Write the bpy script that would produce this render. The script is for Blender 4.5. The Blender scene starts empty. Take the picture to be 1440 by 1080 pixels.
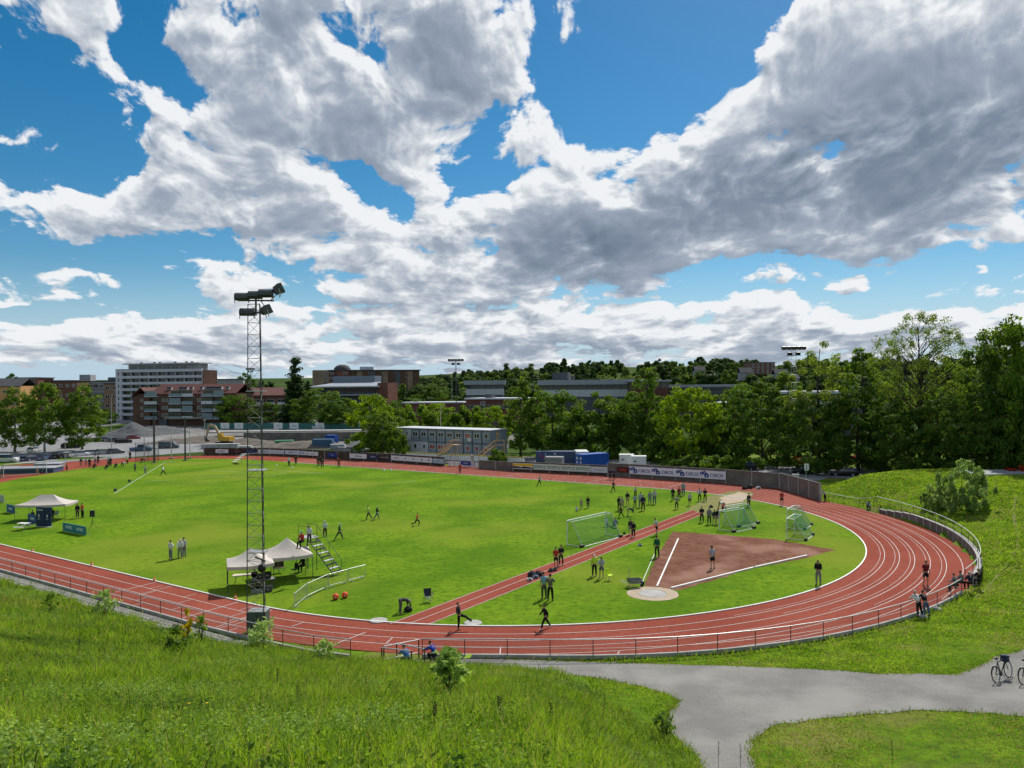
import bpy, bmesh, math, random
import numpy as np
from mathutils import Vector, Matrix
rnd = random.Random(7)
NR = np.random.RandomState(11)
sc = bpy.context.scene
C = sc.collection
PI = math.pi
# ---------------------------------------------------------------- camera: solved from the 400 m track's kerb (radius 36.5 m)
FPX, PITCH, ROLL, H = 1058.09, 0.003112, -0.010090, 15.936
cam_d = bpy.data.cameras.new('camera'); cam = bpy.data.objects.new('camera', cam_d); C.objects.link(cam)
cam_d.sensor_width = 36; cam_d.lens = FPX/1440*36; cam_d.clip_end = 6000; cam_d.clip_start = .1
_R, _U, _F = Vector((1, 0, 0)), Vector((0, -math.sin(PITCH), math.cos(PITCH))), Vector((0, math.cos(PITCH), math.sin(PITCH)))
_cx = math.cos(ROLL)*_R + math.sin(ROLL)*_U; _cy = -math.sin(ROLL)*_R + math.cos(ROLL)*_U
cam.matrix_world = Matrix(((_cx.x, _cy.x, -_F.x, 0), (_cx.y, _cy.y, -_F.y, 0), (_cx.z, _cy.z, -_F.z, H), (0, 0, 0, 1)))
sc.camera = cam
def ray(px, py):                       # direction of a photograph pixel (1440 x 1080)
    u, v = (px-720)/FPX, (540-py)/FPX
    return _cx*u + _cy*v + _F
def at(px, py, z=0.0):                 # point where that direction meets height z
    r = ray(px, py); t = (z-H)/r.z
    return Vector((r.x*t, r.y*t, z))
def far(px, py, d):                    # point at forward distance d
    r = ray(px, py); t = d/r.y
    return Vector((r.x*t, d, H+r.z*t))
# track frame: centre of the near bend, s along the straights (towards the bend), t across
TC = Vector((0.2074, 86.4536)); TH = -0.588315
TD = Vector((math.cos(TH), math.sin(TH))); TN = Vector((-TD.y, TD.x))
def W(s, t, z=0.0):
    p = TC + TD*s + TN*t
    return Vector((p.x, p.y, z))
def ST(x, y):
    q = Vector((x, y)) - TC
    return q.dot(TD), q.dot(TN)
# ---------------------------------------------------------------- materials
M = {}
def nodes_of(m):
    m.use_nodes = True
    return m.node_tree.nodes, m.node_tree.links
def mat(name, col, rough=.8, metal=0., var=.0, scale=3., spec=.3, bump=0., bscale=None, coords='Object', alpha=None, detail=4):
    """principled material; var mixes in a noise-driven tint so no surface is perfectly even"""
    m = bpy.data.materials.new(name); n, l = nodes_of(m)
    b = n['Principled BSDF']; b.inputs['Roughness'].default_value = rough; b.inputs['Metallic'].default_value = metal
    b.inputs['Specular IOR Level'].default_value = spec
    b.inputs['Base Color'].default_value = (*col, 1)
    if var or bump:
        tc = n.new('ShaderNodeTexCoord'); no = n.new('ShaderNodeTexNoise'); no.inputs['Scale'].default_value = scale
        no.inputs['Detail'].default_value = detail; no.inputs['Roughness'].default_value = .62
        l.new(tc.outputs[coords], no.inputs['Vector'])
    if var:
        cr = n.new('ShaderNodeValToRGB'); cr.color_ramp.elements[0].position = .3; cr.color_ramp.elements[1].position = .72
        cr.color_ramp.elements[0].color = (*[c*(1-var) for c in col], 1)
        cr.color_ramp.elements[1].color = (*[min(1, c*(1+var)) for c in col], 1)
        l.new(no.outputs['Fac'], cr.inputs['Fac']); l.new(cr.outputs['Color'], b.inputs['Base Color'])
    if bump:
        nb = no
        if bscale:
            nb = n.new('ShaderNodeTexNoise'); nb.inputs['Scale'].default_value = bscale; nb.inputs['Detail'].default_value = 3
            l.new(tc.outputs[coords], nb.inputs['Vector'])
        bp = n.new('ShaderNodeBump'); bp.inputs['Strength'].default_value = bump; bp.inputs['Distance'].default_value = .05
        l.new(nb.outputs['Fac'], bp.inputs['Height']); l.new(bp.outputs['Normal'], b.inputs['Normal'])
    if alpha is not None: b.inputs['Alpha'].default_value = alpha
    M[name] = m
    return m
def paint(col, rough=.7, spec=.3, metal=0):          # cached plain colours (clothes, boards, car paint)
    k = 'paint_%02x%02x%02x_%d%d' % tuple([int(min(1, c)*255) for c in col]+[int(rough*10), int(metal*10)])
    return M.get(k) or mat(k, col, rough, metal, var=.12, scale=6, spec=spec)
# ---------------------------------------------------------------- mesh collectors
class MB:
    """collects shapes, each with a material slot index, and links them as ONE mesh object"""
    def __init__(s): s.v = []; s.f = []; s.m = []; s.mats = []; s.sm = []
    def slot(s, m):
        if m not in s.mats: s.mats.append(m)
        return s.mats.index(m)
    def add(s, vs, fs, m, smooth=False):
        o = len(s.v); k = s.slot(m)
        s.v += [tuple(v) for v in vs]
        for f in fs: s.f.append([i+o for i in f]); s.m.append(k); s.sm.append(smooth)
        return s
    def box(s, c, size, m, rz=0., rx=0., ry=0., taper=1.):
        hx, hy, hz = size[0]/2, size[1]/2, size[2]/2
        R = Matrix.Rotation(rz, 3, 'Z') @ Matrix.Rotation(ry, 3, 'Y') @ Matrix.Rotation(rx, 3, 'X')
        vs = []
        for dz in (-1, 1):
            k = taper if dz > 0 else 1
            for dx, dy in ((-1, -1), (1, -1), (1, 1), (-1, 1)): vs.append(Vector(c)+R @ Vector((dx*hx*k, dy*hy*k, dz*hz)))
        return s.add(vs, [(0, 3, 2, 1), (4, 5, 6, 7), (0, 1, 5, 4), (1, 2, 6, 5), (2, 3, 7, 6), (3, 0, 4, 7)], m)
    def bar(s, a, b, r, m, n=6, r2=None, cap=True, smooth=True):
        a, b = Vector(a), Vector(b); d = b-a
        if d.length < 1e-6: return s
        q = d.to_track_quat('Z', 'Y'); r2 = r if r2 is None else r2
        vs = [a + q @ Vector((r*math.cos(2*PI*i/n), r*math.sin(2*PI*i/n), 0)) for i in range(n)]
        vs += [b + q @ Vector((r2*math.cos(2*PI*i/n), r2*math.sin(2*PI*i/n), 0)) for i in range(n)]
        fs = [(i, (i+1) % n, n+(i+1) % n, n+i) for i in range(n)]
        s.add(vs, fs, m, smooth)
        if cap: s.add(vs, [tuple(range(n-1, -1, -1)), tuple(range(n, 2*n))], m)
        return s
    def tube(s, pts, r, m, n=6):
        for i in range(len(pts)-1):
            s.bar(pts[i], pts[i+1], r if not isinstance(r, (list, tuple)) else r[i], m, n, None if not isinstance(r, (list, tuple)) else r[i+1])
        return s
    def lathe(s, prof, c, m, n=12, axis='Z', smooth=True):
        vs = []; fs = []; c = Vector(c)
        for (r, z) in prof:
            for i in range(n):
                a = 2*PI*i/n; p = Vector((r*math.cos(a), r*math.sin(a), z))
                if axis == 'X': p = Vector((p.z, p.x, p.y))
                elif axis == 'Y': p = Vector((p.x, p.z, p.y))
                vs.append(c+p)
        for k in range(len(prof)-1):
            for i in range(n): fs.append((k*n+i, k*n+(i+1) % n, (k+1)*n+(i+1) % n, (k+1)*n+i))
        s.add(vs, fs, m, smooth)
        s.add([vs[i] for i in range(n)], [tuple(range(n-1, -1, -1))], m)
        s.add([vs[-n+i] for i in range(n)], [tuple(range(n))], m)
        return s
    def ball(s, c, r, m, n=10, sz=(1, 1, 1)):
        k = max(4, n//2+1)
        return s.lathe_scaled([(math.sin(PI*i/k), -math.cos(PI*i/k)) for i in range(0, k+1)], c, r, sz, m, n)
    def lathe_scaled(s, prof, c, r, sz, m, n):
        vs = []; fs = []
        for (rr, z) in prof:
            for i in range(n):
                a = 2*PI*i/n; vs.append(Vector(c)+Vector((rr*math.cos(a)*r*sz[0], rr*math.sin(a)*r*sz[1], z*r*sz[2])))
        for k in range(len(prof)-1):
            for i in range(n): fs.append((k*n+i, k*n+(i+1) % n, (k+1)*n+(i+1) % n, (k+1)*n+i))
        return s.add(vs, fs, m, True)
    def prism(s, poly, y0, y1, m, frame=None):
        """2-D outline (x,z) extruded from y0 to y1; frame maps Vector -> Vector"""
        fr = frame or (lambda v: v); n = len(poly)
        vs = [fr(Vector((x, y0, z))) for x, z in poly]+[fr(Vector((x, y1, z))) for x, z in poly]
        fs = [tuple(range(n)), tuple(range(2*n-1, n-1, -1))]+[(i, n+i, n+(i+1) % n, (i+1) % n) for i in range(n)]
        return s.add(vs, fs, m)
    def build(s, name, parent=None, loc=None, rz=0.):
        me = bpy.data.meshes.new(name); me.from_pydata(s.v, [], s.f); me.update()
        for m in s.mats: me.materials.append(m)
        me.polygons.foreach_set('material_index', s.m); me.polygons.foreach_set('use_smooth', s.sm)
        o = bpy.data.objects.new(name, me); C.objects.link(o)
        if parent: o.parent = parent
        if loc is not None: o.location = loc
        if rz: o.rotation_euler.z = rz
        return o
def npmesh(name, V, F, mats, midx=None, parent=None, smooth=False):
    """numpy vertices (n,3), faces (m,k) -> object"""
    me = bpy.data.meshes.new(name); V = np.asarray(V, np.float32); F = np.asarray(F, np.int32); k = F.shape[1]
    me.vertices.add(len(V)); me.vertices.foreach_set('co', V.ravel())
    me.loops.add(F.size); me.loops.foreach_set('vertex_index', F.ravel())
    me.polygons.add(len(F)); me.polygons.foreach_set('loop_start', np.arange(0, F.size, k, dtype=np.int32))
    for m in (mats if isinstance(mats, (list, tuple)) else [mats]): me.materials.append(m)
    if midx is not None: me.polygons.foreach_set('material_index', np.asarray(midx, np.int32))
    me.polygons.foreach_set('use_smooth', np.full(len(F), smooth, bool))
    me.update(calc_edges=True)
    o = bpy.data.objects.new(name, me); C.objects.link(o)
    if parent: o.parent = parent
    return o
def tag(o, label, cat, group=None, kind=None):
    o['label'] = label; o['category'] = cat
    if group: o['group'] = group
    if kind: o['kind'] = kind
    return o
def thing(name, label, cat, loc=(0, 0, 0), rz=0., group=None):
    o = bpy.data.objects.new(name, None); o.empty_display_size = .3; C.objects.link(o); o.location = loc; o.rotation_euler.z = rz
    return tag(o, label, cat, group)
def struct(o, label=None, cat=None, kind='structure'):
    o['kind'] = kind
    if label: o['label'] = label; o['category'] = cat
    return o
def copy_tree(o, parent=None):
    c = o.copy(); C.objects.link(c)
    if parent: c.parent = parent
    for ch in list(o.children): copy_tree(ch, c)
    return c
KIT = bpy.data.collections.new('kit')                # holds prototypes while building; removed at the end
def drop_tree(o):
    for ch in list(o.children): drop_tree(ch)
    bpy.data.objects.remove(o)
# ---------------------------------------------------------------- sky: Nishita + clouds laid out by azimuth and elevation
SUN_AZ, SUN_EL = math.radians(26), math.radians(47)          # ahead and to the right, high: people's shadows fall towards the camera
w = bpy.data.worlds.new('World'); sc.world = w; w.use_nodes = True
wn, wl = w.node_tree.nodes, w.node_tree.links
bg = wn['Background']
def math_n(op, a, b=None, c=None, nt=None, clamp=False):
    nt = nt or w.node_tree
    n = nt.nodes.new('ShaderNodeMath'); n.operation = op; n.use_clamp = clamp
    for i, x in enumerate((a, b, c)):
        if x is None: continue
        if isinstance(x, (int, float)): n.inputs[i].default_value = x
        else: nt.links.new(x, n.inputs[i])
    return n.outputs[0]
def maprange(x, a, b, lo, hi, smooth=True, nt=None):
    nt = nt or w.node_tree
    n = nt.nodes.new('ShaderNodeMapRange'); n.interpolation_type = 'SMOOTHSTEP' if smooth else 'LINEAR'
    for i, v in ((1, a), (2, b), (3, lo), (4, hi)): n.inputs[i].default_value = v
    nt.links.new(x, n.inputs[0]); return n.outputs[0]
def mixc(fac, a, b, nt=None):
    nt = nt or w.node_tree
    n = nt.nodes.new('ShaderNodeMix'); n.data_type = 'RGBA'
    for i, x in ((0, fac), (6, a), (7, b)):
        if isinstance(x, (int, float)): n.inputs[i].default_value = x
        elif isinstance(x, tuple): n.inputs[i].default_value = x
        else: nt.links.new(x, n.inputs[i])
    return n.outputs[2]
def azel(px, py):
    r = ray(px, py).normalized()
    return math.atan2(r.x, r.y), math.asin(r.z)
# cloud masses and blue gaps: (px, py, rx, ry, tilt degrees, weight)
CLOUDS = [(430,60,300,120,5,.75),(650,70,160,120,60,.75),(330,165,250,65,-8,.7),(520,190,260,75,5,.7),(250,265,240,65,-5,.65),(570,250,190,60,20,.5),(420,330,250,50,-8,.55),
 (70,18,120,55,-15,.7),(10,285,95,55,0,.75),(120,310,120,30,0,.4),(760,195,90,60,40,.65),(700,340,230,80,-5,.7),(830,330,130,75,0,.7),(640,415,330,45,-2,.6),(900,300,120,40,0,.5),
 (1290,150,340,170,8,1.15),(1300,255,300,60,4,.6),(1000,205,230,90,22,1.1),(1130,110,150,110,45,1.0),(870,225,90,40,10,.7),(1400,60,150,110,0,.7),(1130,300,400,44,5,.65),(1380,300,190,36,8,.6),(1000,350,260,28,6,.55),
 (1268,338,62,26,0,.85),(1168,392,50,22,0,.8),(1090,400,90,14,0,.5),(1330,386,150,17,-4,.7),(1412,343,46,12,-8,.8),(1180,445,380,38,-3,.75),(900,470,400,30,0,.6),(1400,470,200,45,0,.6),
 (90,388,140,14,0,.6),(50,414,90,10,0,.6),(300,442,200,22,-2,.6),(120,470,260,26,0,.6),(400,480,420,28,0,.6),(720,490,900,24,0,.6),(180,350,120,14,0,.3),(560,440,160,18,0,.4),(860,435,60,9,0,.6),(40,360,60,10,0,.5)]
GAPS = [(60,170,150,110,20,.9),(160,215,90,60,0,.5),(185,30,36,75,-20,.7),(955,95,230,105,-28,1.1),(850,150,120,60,-20,.7),(1050,30,120,90,0,.6),(290,112,110,30,-22,1.1),(655,215,85,34,-25,1.3),(470,243,130,24,-22,1.1),(535,283,75,40,-35,1.3),(665,175,60,24,-40,.9),
 (310,335,70,12,10,.4),(130,362,240,24,4,.6),(60,400,200,12,0,.6),(150,432,260,20,4,.75),(250,395,130,20,10,.45),(1330,362,260,36,-3,.9),(1130,417,330,22,-4,.7),(960,390,180,26,6,.45),(800,425,260,13,0,.35),(700,165,50,36,0,.9),(420,460,160,9,0,.4),(870,255,70,30,-40,.6),(790,160,50,30,-30,.4)]
SHADE = [(430,50,300,75,5,.5),(600,110,150,80,30,.28),(560,165,240,30,15,.3),(270,200,190,34,8,.22),(260,275,190,30,0,.22),(760,350,140,50,5,.6),(860,350,110,45,0,.5),(1310,235,400,75,3,.85),(1060,245,260,48,10,.6),(1330,150,220,80,10,.3),(1180,170,150,60,25,.25),(960,330,150,20,5,.35),(1268,348,50,10,0,.3),(1168,400,36,9,0,.35),(700,440,120,14,0,.25),(300,475,400,12,0,.22),(1000,482,500,12,0,.22),(1200,455,200,14,0,.2),(420,310,200,26,0,.18)]
def vmath(op, a, b=None, nt=None, c=None):
    nt = nt or w.node_tree
    n = nt.nodes.new('ShaderNodeVectorMath'); n.operation = op
    for i, x in enumerate((a, b, c)):
        if x is None: continue
        if isinstance(x, tuple): n.inputs[i].default_value = x
        else: nt.links.new(x, n.inputs[i])
    return n.outputs['Value' if op in ('LENGTH', 'DOT_PRODUCT', 'DISTANCE') else 'Vector']
# the layout is a smooth 2-D field over (azimuth, elevation); it is stored as a few products of 1-D colour ramps (its leading singular vectors)
AZ0, AZ1, EL0, EL1 = -.72, .72, -.02, .56
AZS = np.linspace(AZ0, AZ1, 257); ELS = np.linspace(EL0, EL1, 257)
def field(blobs):
    A, E = np.meshgrid(AZS, ELS); L = np.zeros_like(A)
    for (px, py, rx, ry, tilt, wt) in blobs:
        a, e = azel(px, py); k = math.cos(a); c, s_ = math.cos(math.radians(tilt)), math.sin(math.radians(tilt))
        x, y = A-a, E-e
        u = (x*c+y*s_)/(rx/FPX*k*k); v = (-x*s_+y*c)/(ry/FPX*k)
        t = np.clip((1.45-np.hypot(u, v))/1.2, 0, 1); L += wt*t*t*(3-2*t)
    return L
def stops(vals, xs, n=32):
    """n stop positions placed where the curves bend most"""
    d2 = np.abs(np.gradient(np.gradient(vals, axis=0), axis=0)).sum(1)**.5+.15*np.abs(vals).max()**.5*.1+1e-3
    cdf = np.concatenate([[0], np.cumsum(d2)]); cdf = cdf[:-1]/cdf[-2]
    idx = np.unique(np.round(np.interp(np.linspace(0, 1, n), cdf, np.arange(len(xs)))).astype(int)); idx[0] = 0; idx[-1] = len(xs)-1
    return idx
def separable(L, rank, nt):
    U, S, Vt = np.linalg.svd(L, full_matrices=False)
    fe = U[:, :rank]*np.sqrt(S[:rank]); fa = Vt[:rank].T*np.sqrt(S[:rank])
    def ramp3(vals, fac):
        lo, hi = vals.min(), vals.max(); idx = stops(vals, np.arange(257))
        r = nt.nodes.new('ShaderNodeValToRGB'); el_ = r.color_ramp.elements
        for j, i in enumerate(idx):
            e = el_[j] if j < 2 else el_.new(i/256)
            e.position = i/256
        for j, i in enumerate(idx):
            q = (vals[i]-lo)/(hi-lo); el_[j].color = (*[float(x) for x in q], 1)
        nt.links.new(fac, r.inputs[0])
        return vmath('MULTIPLY_ADD', r.outputs[0], (float(hi-lo),)*3, nt, (float(lo),)*3)
    def build(az_, el_):
        ua = maprange(az_, AZ0, AZ1, 0, 1, False, nt); ue = maprange(el_, EL0, EL1, 0, 1, False, nt); acc = None
        for k in range(0, rank, 3):
            dp = vmath('DOT_PRODUCT', ramp3(fa[:, k:k+3], ua), ramp3(fe[:, k:k+3], ue), nt)
            acc = dp if acc is None else math_n('ADD', acc, dp, None, nt)
        return acc
    return build
def noise(vec, scale, detail, rough, nt, lac=2.0):
    n = nt.nodes.new('ShaderNodeTexNoise'); n.noise_dimensions = '2D'
    n.inputs['Scale'].default_value = scale; n.inputs['Detail'].default_value = detail; n.inputs['Roughness'].default_value = rough; n.inputs['Lacunarity'].default_value = lac
    nt.links.new(vec, n.inputs['Vector']); return n
LAY = np.clip(field(CLOUDS+[b_[:5]+(-b_[5]*1.25,) for b_ in GAPS]), -1.15, 1.7)
SHD = field(SHADE)
def density_group(name, detail, puffs):
    g = bpy.data.node_groups.new(name, 'ShaderNodeTree')
    g.interface.new_socket('Vector', in_out='INPUT', socket_type='NodeSocketVector')
    g.interface.new_socket('Density', in_out='OUTPUT', socket_type='NodeSocketFloat')
    gi, go = g.nodes.new('NodeGroupInput'), g.nodes.new('NodeGroupOutput'); v0 = gi.outputs[0]
    sx = g.nodes.new('ShaderNodeSeparateXYZ'); g.links.new(v0, sx.inputs[0])
    hh = math_n('ADD', math_n('MAXIMUM', sx.outputs[1], 0., None, g), .085, None, g)     # a flat cloud deck: far clouds look small and flat
    cb = g.nodes.new('ShaderNodeCombineXYZ')
    g.links.new(math_n('DIVIDE', sx.outputs[0], math_n('POWER', hh, .22, None, g), None, g), cb.inputs[0])
    g.links.new(math_n('MULTIPLY', math_n('LOGARITHM', hh, 2.718, None, g), .66, None, g), cb.inputs[1])
    wp = noise(cb.outputs[0], 4.5, 3, .5, g)
    off = vmath('SUBTRACT', wp.outputs['Color'], (.5, .5, .5), g)
    vb = vmath('ADD', v0, vmath('MULTIPLY', off, (.11, .075, 0), g), g)
    sb = g.nodes.new('ShaderNodeSeparateXYZ'); g.links.new(vb, sb.inputs[0])
    layout = separable(LAY, 15, g)(sb.outputs[0], sb.outputs[1])
    pw = vmath('ADD', cb.outputs[0], vmath('MULTIPLY', off, (.10, .10, 0), g), g)
    f1 = noise(pw, 7.0, detail, .57, g)
    d = math_n('ADD', math_n('MULTIPLY', layout, .50, None, g), math_n('MULTIPLY', math_n('SUBTRACT', f1.outputs['Fac'], .5, None, g), 2.7, None, g), None, g)
    if puffs:
        vo = g.nodes.new('ShaderNodeTexVoronoi'); vo.voronoi_dimensions = '2D'; vo.feature = 'F1'; vo.inputs['Scale'].default_value = 21; vo.inputs['Detail'].default_value = puffs
        vo.inputs['Roughness'].default_value = .6; vo.normalize = True
        g.links.new(pw, vo.inputs['Vector'])
        d = math_n('ADD', d, math_n('MULTIPLY', math_n('SUBTRACT', .36, vo.outputs['Distance'], None, g), 1.0, None, g), None, g)
    g.links.new(d, go.inputs[0]); return g
G_FINE, G_MID, G_LOW = density_group('cloud_density', 9, 4), density_group('cloud_density_mid', 6, 2), density_group('cloud_density_low', 3, 0)
tc = wn.new('ShaderNodeTexCoord'); sp = wn.new('ShaderNodeSeparateXYZ'); wl.new(tc.outputs['Generated'], sp.inputs[0])
az = math_n('ARCTAN2', sp.outputs[0], sp.outputs[1]); el = math_n('ARCSINE', math_n('MAXIMUM', sp.outputs[2], -.02))
ae = wn.new('ShaderNodeCombineXYZ'); wl.new(az, ae.inputs[0]); wl.new(el, ae.inputs[1])
def density(vec, grp):
    n = wn.new('ShaderNodeGroup'); n.node_tree = grp; wl.new(vec, n.inputs[0]); return n.outputs[0]
D0 = density(ae.outputs[0], G_FINE)
D1 = density(vmath('ADD', ae.outputs[0], (.006, .014, 0)), G_MID)             # steps towards the sun: how much cloud the light has come through
D2 = density(vmath('ADD', ae.outputs[0], (.022, .045, 0)), G_LOW)
cover = maprange(D0, .0, .25, 0, 1)
p0 = maprange(D0, .1, 1.0, 0, 1, False); p1 = maprange(D1, .05, .9, 0, 1, False); p2 = maprange(D2, .0, .9, 0, 1, False)
shade = separable(SHD, 9, w.node_tree)(az, el)
grey = math_n('ADD', math_n('MULTIPLY', p0, .05), math_n('ADD', math_n('MULTIPLY', p1, .17), math_n('MULTIPLY', p2, .15)))
grey = math_n('ADD', grey, math_n('MULTIPLY', shade, math_n('ADD', .16, math_n('MULTIPLY', p1, .52))))
grey = math_n('MAXIMUM', math_n('ADD', grey, math_n('MULTIPLY', math_n('SUBTRACT', D1, D0), .46)), 0.)
grey = math_n('DIVIDE', math_n('MULTIPLY', grey, 1.75), math_n('ADD', grey, 1.1), None, None, True)
sky = wn.new('ShaderNodeTexSky'); sky.sky_type = 'NISHITA'; sky.sun_disc = False
sky.sun_elevation = SUN_EL; sky.sun_rotation = SUN_AZ; sky.altitude = 200; sky.air_density = 1.0; sky.dust_density = .25; sky.ozone_density = 3.0
hs = wn.new('ShaderNodeHueSaturation'); hs.inputs['Hue'].default_value = .49; hs.inputs['Saturation'].default_value = 1.42; hs.inputs['Value'].default_value = .84; wl.new(sky.outputs[0], hs.inputs['Color'])
air = mixc(maprange(el, .0, .16, .9, 0.), hs.outputs[0], (4.6, 6.3, 7.9, 1))             # pale air low over the horizon
CB = 1/.1                                                     # cloud radiance is written for a background strength of 0.1
ramp = wn.new('ShaderNodeValToRGB'); wl.new(grey, ramp.inputs[0])
for i, (p, c) in enumerate([(0, (.87, .89, .915)), (.2, (.66, .70, .75)), (.5, (.36, .42, .51)), (.8, (.225, .28, .365)), (1, (.155, .20, .28))]):
    e = ramp.color_ramp.elements[i] if i < 2 else ramp.color_ramp.elements.new(p)
    e.position = p; e.color = (*c, 1)
cs = wn.new('ShaderNodeVectorMath'); cs.operation = 'SCALE'; cs.inputs['Scale'].default_value = CB; wl.new(ramp.outputs[0], cs.inputs[0])
wl.new(mixc(cover, air, cs.outputs[0]), bg.inputs['Color'])
bg.inputs['Strength'].default_value = .1
w.cycles.sampling_method = 'MANUAL'; w.cycles.sample_map_resolution = 512
sl = bpy.data.lights.new('sun', 'SUN'); sl.energy = 5.0; sl.angle = math.radians(.53); sl.color = (1, .955, .88)
so = bpy.data.objects.new('sun', sl); C.objects.link(so)
sd = Vector((math.sin(SUN_AZ)*math.cos(SUN_EL), math.cos(SUN_AZ)*math.cos(SUN_EL), math.sin(SUN_EL)))
so.rotation_euler = (-sd).to_track_quat('-Z', 'Y').to_euler()
sc.view_settings.view_transform = 'Standard'; sc.view_settings.look = 'None'; sc.view_settings.gamma = 1; sc.view_settings.exposure = 0
sc.cycles.max_bounces = 6; sc.cycles.diffuse_bounces = 2; sc.cycles.glossy_bounces = 2; sc.cycles.transmission_bounces = 3; sc.cycles.transparent_max_bounces = 12
# ---------------------------------------------------------------- terrain
def sstep(a, b, x):
    t = np.clip((np.asarray(x, float)-a)/(b-a), 0, 1); return t*t*(3-2*t)
FEN_PHI = np.radians([-95, -75, -60, -44, -30, -19, 0, 25, 50, 56, 62, 68, 90])       # distance of the fence from the bend's centre
FEN_R = np.array([41.6, 41.7, 42.0, 43.2, 43.9, 44.3, 45.1, 45.1, 44.7, 44.5, 47.5, 49.0, 48.5])
def fence_r(phi): return np.interp(phi, FEN_PHI, FEN_R)
def outside(x, y):
    """metres outside the track fence (negative inside) and the bearing round the bend"""
    qx, qy = np.asarray(x, float)-TC.x, np.asarray(y, float)-TC.y
    s = qx*TD.x+qy*TD.y; t = qx*TN.x+qy*TN.y
    phi = np.arctan2(t, s); r = np.hypot(s, t)
    rb = r-fence_r(np.clip(phi, FEN_PHI[0], FEN_PHI[-1]))
    rs = np.where(t < 0, -t-41.6, t-48.5)
    sl = np.hypot(np.minimum(s+84.4, 0), t)-48.5
    rho = np.where(s >= 0, rb, np.where(s > -84.4, rs, sl))
    return rho, np.where(s >= 0, phi, np.where(t < 0, -PI*.55, PI*.55)), s, t
def fbm2(x, y, sc_, seed=0):
    x = np.asarray(x, float)/sc_; y = np.asarray(y, float)/sc_; v = 0
    for k, (a, b, c) in enumerate([(1, .3, 0), (-.4, 1.1, 2), (.8, -.9, 4), (1.7, 1.3, 1), (-1.9, 1.2, 3), (2.9, -2.1, 5)]):
        v = v+np.sin(a*x+b*y+c+seed*1.7+.7*np.sin(b*x-a*y+k+seed))*(.5 if k > 2 else 1)*(.6 if k > 4 else 1)
    return v/4.5
def terr(x, y):
    x = np.asarray(x, float); y = np.asarray(y, float)
    rho, phi, s, t = outside(x, y); deg = np.degrees(phi); o = np.maximum(rho, 0)
    # the hillside the photographer stands on
    hill = 13.7*np.power(np.maximum(o-1.6, 0)/39.6, 1.10)
    hill = np.minimum(hill, 15.2+.02*o)
    hill = hill+np.where(o > 2, fbm2(x, y, 3.1)*.22*sstep(2, 9, o), 0)
    flat = .02+.115*np.maximum(o-1, 0)
    flat = np.minimum(flat, 2.6)
    wl_ = 1-sstep(-56.5, -50, deg)
    low = wl_*hill+(1-wl_)*flat
    # grassy bank outside the far right of the bend, held by a low wall
    wallh = 1.0*sstep(-8, 12, deg)*(1-sstep(40, 47, deg))
    bank = np.where(o > .35, wallh, 0)*sstep(.3, .5, o)+.10*np.maximum(o-.5, 0)*sstep(0, 30, deg)+.115*np.maximum(o-1, 0)*(1-sstep(0, 30, deg))
    bank = bank+2.0*sstep(1.5, 11, o)*sstep(18, 42, deg)+.35*fbm2(x, y, 6, 2)*sstep(2, 8, o)*sstep(10, 30, deg)
    bank = np.minimum(bank, 3.3+.3*fbm2(x, y, 9, 2))
    bank = bank*(1-sstep(60, 70, deg)*1.0)+.25*sstep(60, 70, deg)*np.minimum(o, 1)
    bank = bank*(1-sstep(24, 34, o))+.5*sstep(24, 34, o)
    wb = sstep(-14, 4, deg)
    near = (1-wb)*low+wb*bank
    # beyond the back fence: flat ground, then the town, then wooded hills
    back = .15*sstep(0, 3, o)+2.2*sstep(230, 380, y)+22*sstep(380, 900, y)*sstep(-.22, .12, x/np.maximum(y, 60))+6*sstep(420, 900, y)+40*sstep(900, 2400, y)
    wfar = np.maximum(sstep(68, 74, deg), sstep(108, 116, y))
    z = (1-wfar)*near+wfar*back
    behind = sstep(-4, -30, y)
    z = z*(1-behind)+behind*15.5
    return np.where(rho < 0, 0, z)
def tz(x, y): return float(terr(x, y))
def ground(px, py, zguess=0.):                           # where a pixel's line of sight meets the terrain
    r = ray(px, py); lo = None
    for d in np.concatenate([np.arange(6, 120, .25), np.arange(120, 900, 2)]):
        k = d/r.y; x, z = r.x*k, H+r.z*k
        if z < float(terr(x, d)): return Vector((x, d, float(terr(x, d))))
    return at(px, py)
def axis(segs):
    out = []
    for a, b, st in segs: out += list(np.arange(a, b, st))
    return np.array(out+[segs[-1][1]], float)
gx = axis([(-3000, -600, 200), (-600, -200, 25), (-200, -75, 5), (-75, 90, 1.), (90, 300, 5), (300, 700, 20), (700, 3000, 150)])
gy = axis([(-300, -10, 20), (-10, 140, 1.), (140, 400, 5), (400, 1000, 20), (1000, 4200, 160)])
def grid_mesh(name, X, Y, zf, m):
    xx, yy = np.meshgrid(X, Y); zz = zf(xx, yy); nx, ny = len(X), len(Y)
    V = np.stack([xx.ravel(), yy.ravel(), zz.ravel()], 1)
    i = (np.arange(ny-1)[:, None]*nx+np.arange(nx-1)[None]).ravel()
    return npmesh(name, V, np.stack([i, i+1, i+1+nx, i+nx], 1), m, smooth=True)
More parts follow.
